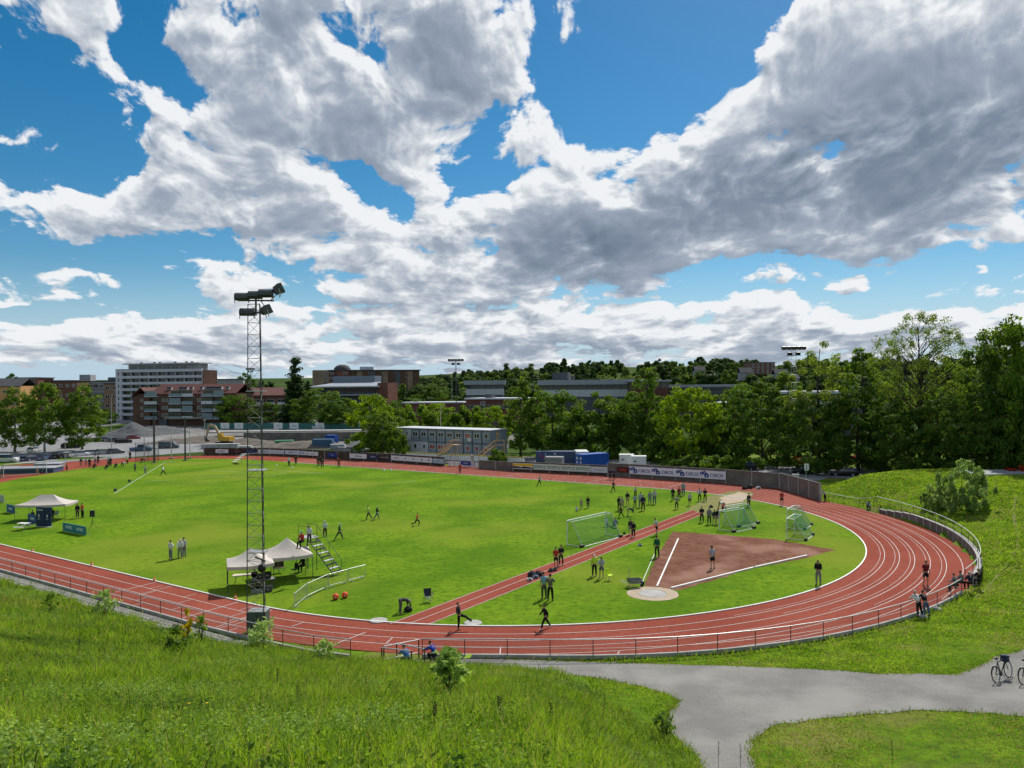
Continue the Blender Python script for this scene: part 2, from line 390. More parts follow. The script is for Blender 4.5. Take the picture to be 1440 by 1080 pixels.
# --- ground materials
def tricol(name, c1, c2, c3, s1, s2, rough=.95, bump=.0, bs=40., c4=None, s4=.03, dry=.0):
    """three greens (or earths) mixed by two noises over world position"""
    m = bpy.data.materials.new(name); n, l = nodes_of(m); b = n['Principled BSDF']; nt = m.node_tree
    b.inputs['Roughness'].default_value = rough; b.inputs['Specular IOR Level'].default_value = .02
    tcn = n.new('ShaderNodeNewGeometry')
    def nz(s_, d=5, r=.6):
        q = n.new('ShaderNodeTexNoise'); q.inputs['Scale'].default_value = s_; q.inputs['Detail'].default_value = d; q.inputs['Roughness'].default_value = r
        l.new(tcn.outputs['Position'], q.inputs['Vector']); return q.outputs['Fac']
    col = mixc(maprange(nz(s1), .36, .64, 0, 1, True, nt), (*c1, 1), (*c2, 1), nt)
    col = mixc(maprange(nz(s2, 6, .7), .42, .70, 0, 1, True, nt), col, (*c3, 1), nt)
    if c4: col = mixc(maprange(nz(s4, 3, .5), .48, .66, 0, dry, True, nt), col, (*c4, 1), nt)
    l.new(col, b.inputs['Base Color'])
    if bump:
        bp = n.new('ShaderNodeBump'); bp.inputs['Strength'].default_value = bump; bp.inputs['Distance'].default_value = .08
        l.new(nz(bs, 4, .7), bp.inputs['Height']); l.new(bp.outputs['Normal'], b.inputs['Normal'])
    M[name] = m; return m
tricol('bank_grass', (.075, .16, .010), (.14, .235, .014), (.055, .095, .014), .5, 2.2, bump=.9, bs=9, c4=(.20, .175, .06), s4=.22, dry=.75)
tricol('lawn', (.085, .175, .008), (.150, .250, .012), (.055, .125, .008), .12, 1.7, bump=1., bs=4.5, c4=(.185, .235, .024), s4=.045, dry=.75)
tricol('track_red', (.235, .058, .037), (.275, .072, .048), (.19, .050, .036), .12, 2.5, rough=.92, bump=.15, bs=60, c4=(.30, .085, .058), s4=.07, dry=.5)
tricol('landing_earth', (.175, .078, .050), (.215, .105, .07), (.11, .048, .032), .5, 1.6, bump=1., bs=5, c4=(.33, .19, .14), s4=.2, dry=.6)
tricol('asphalt', (.205, .20, .185), (.265, .26, .24), (.15, .145, .135), .45, 14, rough=.92, bump=.5, bs=30, c4=(.29, .28, .26), s4=.22, dry=.8)
tricol('gravel', (.26, .25, .23), (.34, .33, .30), (.2, .19, .17), 1.2, 9, bump=.8, bs=20)
tricol('lot_asphalt', (.22, .22, .225), (.27, .27, .27), (.18, .18, .185), .06, .6, rough=.9)
tricol('site_gravel', (.19, .185, .18), (.26, .25, .235), (.12, .115, .11), .05, .35, bump=.8, bs=3)
tricol('worn_grass', (.20, .19, .075), (.15, .19, .04), (.26, .22, .13), .5, 2.5, bump=.5, bs=12)
tricol('sand', (.42, .34, .25), (.48, .40, .31), (.36, .28, .2), .8, 4, bump=.6, bs=8)
mat('line_white', (.54, .51, .48), .8, var=.12, scale=.7, coords='Object')
mat('kerb_white', (.78, .77, .74), .6, var=.08, scale=1.)
mat('concrete', (.36, .35, .33), .9, var=.22, scale=.8, bump=.3, bscale=6)
mat('concrete_dark', (.15, .135, .12), .92, var=.35, scale=.45, bump=.4, bscale=3, detail=8)
mat('steel', (.42, .42, .41), .45, .7, var=.12, scale=2)
mat('galv', (.55, .56, .56), .4, .6, var=.12, scale=3)
mat('dark_steel', (.075, .078, .08), .5, .5, var=.2, scale=2)
tricol('far_ground', (.035, .065, .014), (.06, .10, .02), (.03, .05, .014), .01, .08)
gr_ = struct(grid_mesh('ground', gx, gy, lambda x, y: np.where(outside(x, y)[0] < 0, -.06, terr(x, y)), M['bank_grass'])); gr_.data.materials.append(M['far_ground'])
for p_ in gr_.data.polygons:
    if p_.center.y > 175: p_.material_index = 1
def sheet(name, poly, m, z=None, lift=0., cell=2.0, drape=False, kind='structure'):
    """a flat or draped sheet from a 2-D outline"""
    bm = bmesh.new(); vs = [bm.verts.new((p[0], p[1], 0)) for p in poly]
    es = [bm.edges.new((vs[i], vs[(i+1) % len(vs)])) for i in range(len(vs))]
    bmesh.ops.triangle_fill(bm, use_beauty=True, use_dissolve=False, edges=es)
    if drape:
        xs = [p[0] for p in poly]; ys = [p[1] for p in poly]
        for ax, lo, hi in ((0, min(xs), max(xs)), (1, min(ys), max(ys))):
            k = math.floor(lo/cell)*cell+cell
            while k < hi:
                co = (k, 0, 0) if ax == 0 else (0, k, 0); no = (1, 0, 0) if ax == 0 else (0, 1, 0)
                bmesh.ops.bisect_plane(bm, geom=bm.verts[:]+bm.edges[:]+bm.faces[:], plane_co=co, plane_no=no); k += cell
    for v in bm.verts: v.co.z = (float(terr(v.co.x, v.co.y))+lift) if drape else z
    bmesh.ops.recalc_face_normals(bm, faces=bm.faces[:])
    for f in bm.faces:
        if f.normal.z < 0: f.normal_flip()
    me = bpy.data.meshes.new(name); bm.to_mesh(me); bm.free(); me.materials.append(m)
    o = bpy.data.objects.new(name, me); C.objects.link(o); o['kind'] = kind
    return o
def ribbon(mb, pts, wdt, z, m):
    """flat line of given width along 2-D points"""
    n = len(pts); L = []; R_ = []
    for i, p in enumerate(pts):
        a = Vector(pts[max(i-1, 0)][:2]); b = Vector(pts[min(i+1, n-1)][:2]); d = (b-a).normalized(); q = Vector((-d.y, d.x))*wdt/2; c = Vector(p[:2])
        L.append((*(c+q), z)); R_.append((*(c-q), z))
    mb.add(L+R_, [(i, n+i, n+i+1, i+1) for i in range(n-1)], m)
def stad(off, s0=-84.4, near=-36.5, farr=36.5, rr=36.5, n=72):
    """outline of the infield pushed out by off: near straight -> bend -> far straight, as track coordinates"""
    pts = [(s0+i*(-s0)/16, near-off) for i in range(16)]
    pts += [((rr+off)*math.cos(a), (rr+off)*math.sin(a)) for a in np.linspace(-PI/2, PI/2, n)]
    pts += [(-(i+1)*(-s0)/16, farr+off) for i in range(16)]
    return pts
def wxy(p): return W(p[0], p[1]).xy
fen = [(s_, -41.6) for s_ in np.linspace(-84, -4, 20)]+[(fence_r(a)*math.cos(a), fence_r(a)*math.sin(a)) for a in np.linspace(-PI/2, PI/2, 80)]+[(s_, 48.5) for s_ in np.linspace(-4, -84, 12)]+[(-84.4+48*math.cos(a), 48*math.sin(a)) for a in np.linspace(PI/2, PI*1.45, 24)]
sheet('running_track', [wxy(p) for p in fen], M['track_red'], 0.)
lawn = [(s_, -36.5) for s_ in np.linspace(-84, -4, 10)]+[(36.5*math.cos(a), 36.5*math.sin(a)) for a in np.linspace(-PI/2, PI/2, 90)]+[(-30, 36.5), (-60, 36.5), (-98, 36.5), (-112, 31), (-115.2, 19), (-110, 4.6), (-104, -7), (-99.5, -12.5), (-94, -24), (-90, -33)]
sheet('sports_field', [wxy(p) for p in lawn], M['lawn'], .012)
def pxy(*pp): return [at(*p).xy for p in pp]
def jitter(poly, amp, step, seed=1):
    out = []; rr = random.Random(seed)
    for i, p in enumerate(poly):
        a, b = Vector(p), Vector(poly[(i+1) % len(poly)]); k = max(1, int((b-a).length/step))
        for j in range(k): out.append(a.lerp(b, j/k)+Vector((rr.uniform(-amp, amp), rr.uniform(-amp, amp))))
    return out
sheet('landing_sector', jitter(pxy((946,748),(984,750),(1086,758),(1174,773.6),(1130,786),(1060,799),(955,830.5),(905,824.5),(926,780)), .14, .7), M['landing_earth'], .02)
sheet('jump_runway', pxy((545,878),(973,717.5),(989,723),(600,880)), M['track_red'], .022)
sheet('worn_turf', jitter(pxy((965,717),(1000,697),(1035,690),(1060,693),(1052,708),(1020,716),(989,726),(975,722)), .35, .8), M['worn_grass'], .018)
sheet('sand_pit', jitter(pxy((1012,700),(1040,692),(1058,696),(1042,706),(1020,709)), .15, .8), M['sand'], .026)
pad = at(918, 835).xy
sheet('circle_surround', jitter([pad+Vector((1.95*math.cos(a), 1.95*math.sin(a))) for a in np.linspace(0, 2*PI, 30)[:-1]], .05, .5), M['sand'], .026)
lm = MB()
def lane(off):
    pts = [W(*p).xy for p in stad(off)]
    run = []
    for p in pts:
        if outside(p.x, p.y)[0] < -.45: run.append(p)
        else:
            if len(run) > 1: ribbon(lm, run, .052 if off else .05, .012, M['line_white'])
            run = []
    if len(run) > 1: ribbon(lm, run, .052, .012, M['line_white'])
for k in range(1, 9): lane(.3+1.22*k)
for k in (1, 2, 3, 4, 5): 
    pts = [W((36.8+1.22*k-.36)*math.cos(a), (36.8+1.22*k-.36)*math.sin(a)).xy for a in np.linspace(math.radians(-38+5*k), math.radians(62-6*k), 40)]
    ribbon(lm, pts, .03, .0125, M['line_white'])
def cross(p, q, wd=.06, z=.0165): ribbon(lm, [p, q], wd, z, M['line_white'])
def line_px(a, b, wd=.06, z=.0165): cross(at(*a).xy, at(*b).xy, wd, z)
# start, finish and take-over marks on the near straight, the bend and the far straight
for s_ in (-.6, 3.2, 12.5): cross(W(s_, -36.6).xy, W(s_, -41.2).xy, .07)
for s_ in (1.2, 2.2): 
    for k in range(4): cross(W(s_+k*.8, -36.8-1.22*k).xy, W(s_+k*.8, -37.9-1.22*k).xy, .05)
line_px((162,833),(219,819),.07); line_px((195,836),(243,824),.05)
for k in range(7): cross(W(-10+k*1.15, -37.0-(k % 4)*1.2).xy, W(-10+k*1.15, -38.1-(k % 4)*1.2).xy, .05)
line_px((543,905),(552,897)); line_px((703,921),(704,910)); line_px((866,924),(871,916)); line_px((410,881),(428,875)); line_px((552,680),(585,676),.08)
for s_, a, b in ((-27.5, 37, 47), (-10.5, 37, 47.5), (3, 38.5, 47.8), (-58, 37, 47), (-80, 37, 47)): cross(W(s_, a).xy, W(s_, b).xy, .08)
for s_ in range(-22, 0, 4):
    for k in (1, 3, 5): cross(W(s_+k*.4, 37+1.22*k).xy, W(s_+k*.4, 37.9+1.22*k).xy, .06)
line_px((161,694),(232,650),.10); line_px((232,650),(247,649),.25)
for a, b in (((300,662),(344,664)), ((330,668),(352,667)), ((385,661),(425,664)), ((425,664),(455,665.5)), ((205,677),(240,675)), ((275,672),(322,669.5)), ((375,669),(405,665))): line_px(a, b, .09)
line_px((573,878.5),(983,720),.05,.03); line_px((549,877.5),(973,717.8),.05,.03); line_px((600,879.3),(988.5,723.2),.05,.03)
lines = lm.build('track_markings'); struct(lines)
rb = MB(); cA = pad
for k in range(28):
    a = 2*PI*k/28; b = 2*PI*(k+1)/28; rb.bar((cA.x+1.07*math.cos(a), cA.y+1.07*math.sin(a), .04), (cA.x+1.07*math.cos(b), cA.y+1.07*math.sin(b), .04), .012, M['steel'], 5)
rb.add([(cA.x+1.05*math.cos(2*PI*k/28), cA.y+1.05*math.sin(2*PI*k/28), .034) for k in range(28)], [tuple(range(28))], M['concrete'])
thr = rb.build('throwing_circle')
tag(thr, 'concrete shot put circle with metal ring at the corner of the red earth sector', 'throwing circle')
# sector lines: white boards lying on the earth
for lab, a, b in (('long white board marking the sector edge on the side of the goals', (493,0,0), None),): pass
def board_strip(a, b, wd, hgt, label, seg=2.4):
    A, B = at(*a), at(*b); d = (B-A); L = d.length; u = d.normalized(); n_ = max(1, int(L/seg)); mb = MB()
    for k in range(n_):
        p0 = A+u*(L*k/n_); p1 = A+u*(L*(k+1)/n_-.03); c = (p0+p1)/2
        mb.box((c.x, c.y, .025+hgt/2), ((p1-p0).length, wd, hgt), M['kerb_white'], math.atan2(u.y, u.x))
    o = mb.build('sector_board'); tag(o, label, 'sector board', 'white boards marking the throwing sector'); return o
board_strip((924,825), (954,758), .12, .06, 'short white board running from the throwing circle up across the red earth')
board_strip((944,828), (1060,799), .15, .10, 'white board along the near edge of the red earth sector, from the circle outwards')
board_strip((1062,798.5), (1135,782), .15, .10, 'white board along the outer end of the near edge of the red earth sector')
board_strip((901,825), (920,780), .045, .03, 'thin pale board beside the wheelbarrow at the left edge of the red earth')
# kerb along the inside of lane one
kb = MB(); kp = [W(*p) for p in stad(-.02, n=96)]
for i in range(len(kp)-1):
    a, b = kp[i], kp[i+1]; c = (a+b)/2; d = b-a
    if (W(36.5, 0)-c).length < 0: continue
    kb.box((c.x, c.y, .045), (d.length+.01, .11, .06), M['kerb_white'], math.atan2(d.y, d.x))
struct(kb.build('kerb'))
# path, gravel strip, car parks, building site
path_px = [(600,931),(660,927.5),(760,929),(900,935),(1000,937),(1100,941),(1180,945),(1240,950.5),(1300,948),(1345,951),(1383,936),(1400,925),(1440,914),(1500,905),(1560,960),(1500,1012),(1440,1010),(1370,1003),(1290,1001),(1200,1008),(1140,1015),(1090,1022),(1062,1038),(1052,1056),(1062,1085),(1075,1110),(1000,1110),(985,1080),(975,1060),(948,1040),(940,1015),(945,1000),(955,987),(940,977),(900,966),(860,957),(760,946),(660,939),(600,938)]
sheet('path', jitter([ground(*p).xy for p in path_px], .13, .5), M['asphalt'], lift=.02, cell=1., drape=True)
gs = [wxy((s_, -41.9)) for s_ in np.linspace(-60, 8, 24)]+[wxy((s_, -43.6)) for s_ in np.linspace(8, -60, 24)]
sheet('gravel_strip', jitter(gs, .12, .8), M['gravel'], lift=.015, cell=1., drape=True)
sheet('car_park', pxy((-60,652),(60,652),(160,645),(290,636),(300,622),(140,612),(-60,608)), M['lot_asphalt'], lift=.03, cell=12, drape=True)
sheet('upper_car_park', pxy((-60,606),(120,606),(220,597),(260,589),(150,588),(-60,590)), M['lot_asphalt'], lift=.03, cell=12, drape=True)
sheet('building_site', pxy((150,618),(300,630),(420,632),(560,634),(700,641),(740,612),(500,598),(270,594),(200,601)), M['site_gravel'], lift=.022, cell=8, drape=True)
sheet('yard', [W(s_, t_).xy for s_, t_ in ((-75, 50.2), (20.5, 50.4), (22, 62), (36, 60), (33, 82), (-5, 74), (-75, 66))], M['lot_asphalt'], lift=.035, cell=6, drape=True)
# trodden trail on the right-hand bank
tr = [ground(*p).xy for p in ((1428,700),(1424,722),(1430,745),(1432,770),(1421,790),(1402,812),(1385,830),(1372,842))]
tl = [p+Vector((-.15, 0)) for p in tr]+[p+Vector((.15, 0)) for p in reversed(tr)]
sheet('trail', jitter(tl, .06, .6), M['worn_grass'], lift=.03, cell=1.5, drape=True)
# ---------------------------------------------------------------- leaves and bark
def leafmat(name, c1, c2, trans=.38, rough=.6, scale=.35):
    m = bpy.data.materials.new(name); n, l = nodes_of(m); nt = m.node_tree; b = n['Principled BSDF']; out = n['Material Output']
    b.inputs['Roughness'].default_value = rough; b.inputs['Specular IOR Level'].default_value = .08
    tcn = n.new('ShaderNodeTexCoord'); q = n.new('ShaderNodeTexNoise'); q.inputs['Scale'].default_value = scale; q.inputs['Detail'].default_value = 5; q.inputs['Roughness'].default_value = .7
    l.new(tcn.outputs['Object'], q.inputs['Vector'])
    oi = n.new('ShaderNodeObjectInfo')
    f = math_n('ADD', maprange(q.outputs['Fac'], .3, .7, -.1, .9, False, nt), math_n('MULTIPLY', math_n('SUBTRACT', oi.outputs['Random'], .5, None, nt), .55, None, nt), None, nt, True)
    col = mixc(f, (*c1, 1), (*c2, 1), nt)
    l.new(col, b.inputs['Base Color'])
    t = n.new('ShaderNodeBsdfTranslucent'); hs_ = n.new('ShaderNodeHueSaturation'); hs_.inputs['Hue'].default_value = .485; hs_.inputs['Saturation'].default_value = 1.1; hs_.inputs['Value'].default_value = 1.5
    l.new(col, hs_.inputs['Color']); l.new(hs_.outputs[0], t.inputs['Color'])
    mx = n.new('ShaderNodeMixShader'); mx.inputs[0].default_value = trans; l.new(b.outputs[0], mx.inputs[1]); l.new(t.outputs[0], mx.inputs[2]); l.new(mx.outputs[0], out.inputs['Surface'])
    M[name] = m; return m
leafmat('leaf_mid', (.068, .135, .018), (.145, .235, .032), .52)
leafmat('leaf_dark', (.055, .115, .018), (.12, .20, .032), .48)
leafmat('leaf_bright', (.12, .21, .018), (.20, .30, .03), .5)
leafmat('leaf_airy', (.10, .165, .025), (.19, .26, .045), .5)
leafmat('leaf_conifer', (.022, .050, .014), (.045, .085, .02), .2)
leafmat('leaf_silver', (.15, .25, .06), (.34, .45, .17), .48)
leafmat('leaf_yellow', (.30, .27, .015), (.40, .30, .02), .45)
leafmat('leaf_red', (.32, .035, .015), (.42, .06, .02), .3)
leafmat('grass_blade', (.060, .145, .012), (.265, .405, .055), .52, .7, .6)
leafmat('grass_dry', (.22, .23, .05), (.33, .29, .10), .45, .7, .7)
leafmat('weed_leaf', (.06, .14, .014), (.34, .47, .08), .5, .8, 4.)
leafmat('weed_pale', (.21, .33, .07), (.38, .50, .17), .45, .8, 2.)
mat('bark', (.075, .06, .045), .95, var=.35, scale=2.5, bump=.6, bscale=8)
mat('bark_pale', (.30, .28, .25), .9, var=.4, scale=2.)
mat('stem_dark', (.05, .035, .02), .95, var=.3, scale=8)
mat('stem_green', (.10, .16, .03), .8, var=.3, scale=8)
def leaf_cards(P, N, size, rng, aspect=1.6):
    """pointed leaf cards at P with rough normals N"""
    n = len(P); N = N+rng.normal(0, .55, (n, 3)); N /= np.linalg.norm(N, axis=1)[:, None]+1e-9
    a = np.cross(N, rng.normal(0, 1, (n, 3))); a /= np.linalg.norm(a, axis=1)[:, None]+1e-9
    b = np.cross(N, a); sz = size*rng.uniform(.6, 1.35, n)[:, None]
    L, Wd = a*sz*aspect*.5, b*sz*.5
    V = np.stack([P-L, P+Wd*.9-L*.1, P+L, P-Wd*.9-L*.1], 1).reshape(-1, 3)
    F = np.arange(4*n).reshape(n, 4)
    return V, F
def crown_points(h0, h1, prof, nclump, per, rc, rng, cx=None, hollow=.35):
    """clump centres scattered through an envelope; prof(u) is its radius at relative height u; returns leaf points and outward normals"""
    u = rng.uniform(0, 1, nclump*4); r = prof(u); keep = rng.uniform(0, r.max(), nclump*4) < r; u = u[keep][:nclump]; r = prof(u); k = len(u)
    a = rng.uniform(0, 2*PI, k); q = r*np.sqrt(rng.uniform(hollow**2, 1, k))
    Cc = np.stack([q*np.cos(a), q*np.sin(a), h0+u*(h1-h0)], 1)
    if cx is not None: Cc[:, 0] += np.interp(Cc[:, 2], cx[0], cx[1]); Cc[:, 1] += np.interp(Cc[:, 2], cx[0], cx[2])
    sc_ = rng.uniform(.6, 1.3, k)
    G = rng.normal(0, 1, (k, per, 3)); G /= np.linalg.norm(G, axis=2)[:, :, None]; G *= np.power(rng.uniform(.15, 1, (k, per, 1)), .5)
    off = G*np.array([1, 1, .72])*rc*sc_[:, None, None]
    P = (Cc[:, None]+off).reshape(-1, 3); axis_ = Cc*np.array([1, 1, 0]); N = (G*1.2+axis_[:, None]/(np.linalg.norm(axis_, axis=1)[:, None, None]+.3)*.5+np.array([0, 0, .5])).reshape(-1, 3)
    return P, N, Cc
def limbs(mb, h, r0, Cc, rng, m, nl=14, lean=(0, 0), top=.92):
    pts = [Vector((lean[0]*(k/7)**2+rng.normal(0, .006)*h*(k > 0), lean[1]*(k/7)**2+rng.normal(0, .006)*h*(k > 0), h*top*k/7)) for k in range(8)]
    mb.tube(pts, [r0*(1-.118*k)*(1.25 if k == 0 else 1) for k in range(8)], m, 7)
    idx = rng.choice(len(Cc), min(nl, len(Cc)), replace=False)
    for i in idx:
        c = Vector(Cc[i]); zb = max(h*.14, min(h*top*.95, c.z-(.55+.3*rng.uniform())*math.hypot(c.x, c.y)))
        kk = zb/(h*top)*7; k0 = min(6, int(kk)); b = pts[k0].lerp(pts[k0+1], kk-k0); md = b.lerp(c, .5)+Vector((rng.normal(0, .03), rng.normal(0, .03), .035))*h
        rr = r0*(1-.118*kk)*.5
        mb.tube([b, md, c], [rr, rr*.6, rr*.2], m, 5)
def ellip(p=1., q=1.):                  # envelope profiles by relative height
    return lambda u: np.power(np.clip(u, 0, 1), .5*p)*np.power(np.clip(1-u, 0, 1), .5*q)*2
TREES = {}
def tree_proto(key, name, h, rad, h0, prof, nclump, per, rc, leaf, lm_, bark, seed, r0=None, nl=16, hollow=.35):
    rng = np.random.RandomState(seed)
    P, N, Cc = crown_points(h*h0, h, lambda u: rad*prof(u), nclump, per, rc, rng, hollow=hollow)
    root = bpy.data.objects.new(name, None); C.objects.link(root)
    V, F = leaf_cards(P, N, leaf, rng)
    npmesh('crown', V, F, lm_, parent=root)
    tb = MB(); limbs(tb, h, r0 or h*.016, Cc, rng, bark, nl); tb.build('trunk', root)
    TREES[key] = (root, h, rad)
L = M
tree_proto('broad', 'broadleaf_tree', 13, 5.6, .10, ellip(.7, .9), 120, 110, 1.15, .30, M['leaf_mid'], M['bark'], 1)
tree_proto('broad2', 'broadleaf_tree', 12, 5.0, .08, ellip(.6, 1.1), 105, 110, 1.05, .29, M['leaf_mid'], M['bark'], 2)
tree_proto('round', 'broadleaf_tree', 12, 5.2, .16, ellip(.8, .7), 150, 110, .95, .27, M['leaf_bright'], M['bark'], 3)
tree_proto('dark', 'broadleaf_tree', 14, 5.5, .06, ellip(.5, 1.), 120, 115, 1.2, .31, M['leaf_dark'], M['bark'], 4)
tree_proto('darktall', 'broadleaf_tree', 20, 5.8, .04, ellip(.4, 1.2), 115, 115, 1.25, .30, M['leaf_dark'], M['bark'], 5)
tree_proto('open', 'broadleaf_tree', 24, 7.4, .34, ellip(.8, .8), 170, 75, 1.05, .20, M['leaf_airy'], M['bark'], 6, r0=.40, nl=110, hollow=.25)
tree_proto('airy', 'broadleaf_tree', 21, 5.2, .12, ellip(.6, 1.1), 86, 90, 1.0, .27, M['leaf_airy'], M['bark'], 7, nl=34)
tree_proto('birch', 'birch_tree', 15, 4.2, .10, ellip(.7, 1.2), 130, 70, 1.05, .30, M['leaf_mid'], M['bark_pale'], 8)
tree_proto('birch2', 'birch_tree', 14, 3.9, .12, ellip(.6, 1.1), 120, 70, 1.0, .30, M['leaf_mid'], M['bark_pale'], 9)
tree_proto('slim', 'broadleaf_tree', 17, 2.9, .12, ellip(.6, 1.2), 80, 65, .95, .32, M['leaf_mid'], M['bark'], 10, nl=20)
tree_proto('spruce', 'spruce_tree', 22, 4.4, .03, lambda u: (1-u)*(.82+.18*np.cos(u*55))+.03, 190, 60, .95, .36, M['leaf_conifer'], M['bark'], 12, nl=8, hollow=.2)
tree_proto('bright', 'broadleaf_tree', 12, 4.6, .08, ellip(.6, .9), 105, 80, 1.05, .32, M['leaf_bright'], M['bark'], 13)
tree_proto('shrub', 'shrub', 3.6, 3.0, .0, ellip(.35, .8), 95, 85, .55, .20, M['leaf_silver'], M['bark'], 14, r0=.07, nl=20)
tree_proto('bush', 'shrub', 3.0, 2.4, .0, ellip(.3, .8), 70, 80, .6, .24, M['leaf_mid'], M['bark'], 15, r0=.06, nl=10)
tree_proto('redbush', 'shrub', 2.2, 1.8, .0, ellip(.3, .8), 40, 70, .5, .2, M['leaf_red'], M['bark'], 16, r0=.05, nl=8)
def plant_tree(key, px, top, d, wpx, label, group=None, z=None, cat='tree', name=None):
    """a tree whose crown top is seen at (px, top) from d metres off, wpx photograph pixels wide"""
    root, h, rad = TREES[key]; p = far(px, top, d); zb = tz(p.x, p.y) if z is None else z
    o = copy_tree(root); o.location = (p.x, p.y, zb-.05); hz = (p.z-zb)/h; hw = wpx/2*d/FPX/(rad*1.08)
    o.scale = (hw, hw, hz); o.rotation_euler.z = rnd.uniform(0, 6.28)
    if name: o.name = name
    tag(o, label, cat, group); return o
# ---------------------------------------------------------------- trees, one by one
GB = 'big trees behind the back fence'
for a in [
 ('airy',1150,476,136,92,'tall airy tree with thin yellowish crown beside the right floodlight mast'),
 ('slim',1212,486,140,64,'narrow pale green tree standing between the airy tree and the tall bare-limbed tree'),
 ('open',1291,441,128,122,'tallest tree, with dark open branches and sparse pale leaves against the sky'),
 ('birch',1246,520,150,70,'small pale crown just left of the tall bare-limbed tree'),
 ('darktall',1398,452,118,118,'large dense green tree near the right edge of the photo, behind the pale shrub'),
 ('broad',1446,447,112,110,'large green tree cut off by the right edge of the photo'),
 ('birch2',1340,512,135,74,'mid-green tree filling the gap right of the tall bare-limbed tree'),
 ('dark',1070,538,142,92,'bushy green tree behind the dark car at the end of the banner fence'),
 ('dark',1142,556,132,84,'dark leafy tree behind the small white sign and the pale cabinet'),
 ('darktall',1205,540,134,100,'dark dense tree left of the parked black car in the shade'),
 ('dark',1262,566,126,92,'dark low tree under the tall bare-limbed tree'),
 ('darktall',1318,552,122,96,'very dark tree in deep shade behind the grassy bank'),
 ('dark',1372,556,116,96,'dark shaded tree directly behind the pale flowering shrub'),
 ('dark',1430,540,112,90,'dark shaded tree behind the flat grey slab at the right'),
 ('broad',1046,540,160,70,'leafy tree half hidden behind the bushy tree at the end of the fence'),
 ('slim',1108,520,158,56,'slender light tree left of the right floodlight mast'),
 ('round',971,546,148,84,'round bright yellow-green tree standing right of the white trailers'),
 ('broad',776,550,166,88,'broad dark green tree behind the graffiti container'),
 ('broad2',842,552,168,86,'green tree behind the blue container'),
 ('broad2',888,552,166,76,'green tree behind the white trailers'),
 ('slim',908,516,170,46,'tall thin pale tree rising above the long grey roof'),
 ('slim',731,528,166,42,'tall slim dark tree right of the container offices'),
 ('airy',755,556,180,60,'thin tree between the container offices and the graffiti container'),
 ('birch',934,560,158,52,'brownish green tree tucked left of the round bright tree'),
 ('bush',1008,585,150,58,'low tree right of the round bright tree'),
 ('bush',822,600,162,70,'low bushy growth close behind the blue container'),
 ('bush',930,606,156,70,'low bushy growth behind the white trailers'),
 ('bright',520,556,178,66,'bright yellow-green tree in the sun left of the container offices'),
 ('broad2',551,566,182,54,'greener tree leaning on the bright tree left of the container offices'),
 ('birch2',538,580,172,50,'lower tree close to the left end wall of the container offices'),
 ('bush',585,572,205,56,'low sunny tree behind the left half of the container offices'),
 ('bright',618,568,212,52,'sunny light green tree behind the middle of the container offices'),
 ('bush',655,574,205,56,'low green tree behind the right half of the container offices'),
 ('bright',692,572,200,50,'light green low tree behind the right end of the container offices'),
 ('spruce',415,497,300,58,'very tall dark tree standing right of the near floodlight mast'),
 ('dark',450,546,290,76,'dark rounded tree right of the very tall dark tree'),
 ('dark',482,560,280,60,'low dark tree just left of the bright yellow-green tree'),
 ('broad',332,556,300,54,'green tree in front of the brick flats beside the near mast'),
 ('dark',380,566,305,56,'dark low tree between the near mast and the very tall dark tree'),
 ('birch',20,546,196,62,'leftmost of the three birches by the car park, cut by the photo edge'),
 ('birch2',62,539,192,52,'middle of the three birches by the car park'),
 ('birch',115,541,198,60,'rightmost of the three birches by the car park, with the fullest crown'),
 ('dark',145,575,320,34,'small dark tree in front of the white tower block'),
 ('spruce',640,530,330,46,'dark spruce group crown left of the distant grey roof'),
 ('dark',612,540,320,60,'dark tree in front of the distant grey-roofed school'),
 ('dark',575,560,300,66,'dark low tree below the distant grey school building'),
 ('dark',345,525,520,30,'small dark round tree on the skyline left of the near mast'),
 ('dark',14,526,420,30,'dark round tree on the skyline above the orange-fronted house'),
]: plant_tree(*a[:5], a[5], GB if a[4] > 1e9 else None)
# low growth along the fence line and by the parked cars
for px, top, d, wpx, lab in [(985,640,135,50,'low green shrub row behind the white banner, near its right end'),(955,642,137,46,'low green shrub behind the white banner, right of the white trailers'),
   (1020,640,133,46,'low green shrub behind the right end of the white banner'),(1165,640,140,30,'small shrub between the two shaded parked cars'),(560,612,168,26,'small shrub at the foot of the wooden stair by the grey containers'),
   (700,632,152,22,'small shrub beside the concrete post in the back fence')]:
    plant_tree('bush', px, top, d, wpx, lab, cat='shrub')
plant_tree('shrub', 1352, 652, 84, 64, 'big pale green shrub in blossom on the grassy bank above the wall', cat='shrub')
plant_tree('shrub', 1311, 688, 86, 26, 'small pale shrub at the lower left foot of the big blossoming shrub', cat='shrub')
plant_tree('redbush', 1432, 656, 104, 30, 'orange-red leafed bush at the right edge beside the grey slab', cat='shrub')
for px, lab in ((1122, 'orange-red bush in the shade behind the small white sign'), (1200, 'orange-red bush in the shade behind the parked black car')):
    plant_tree('redbush', px, 640, 150, 36, lab, cat='shrub')
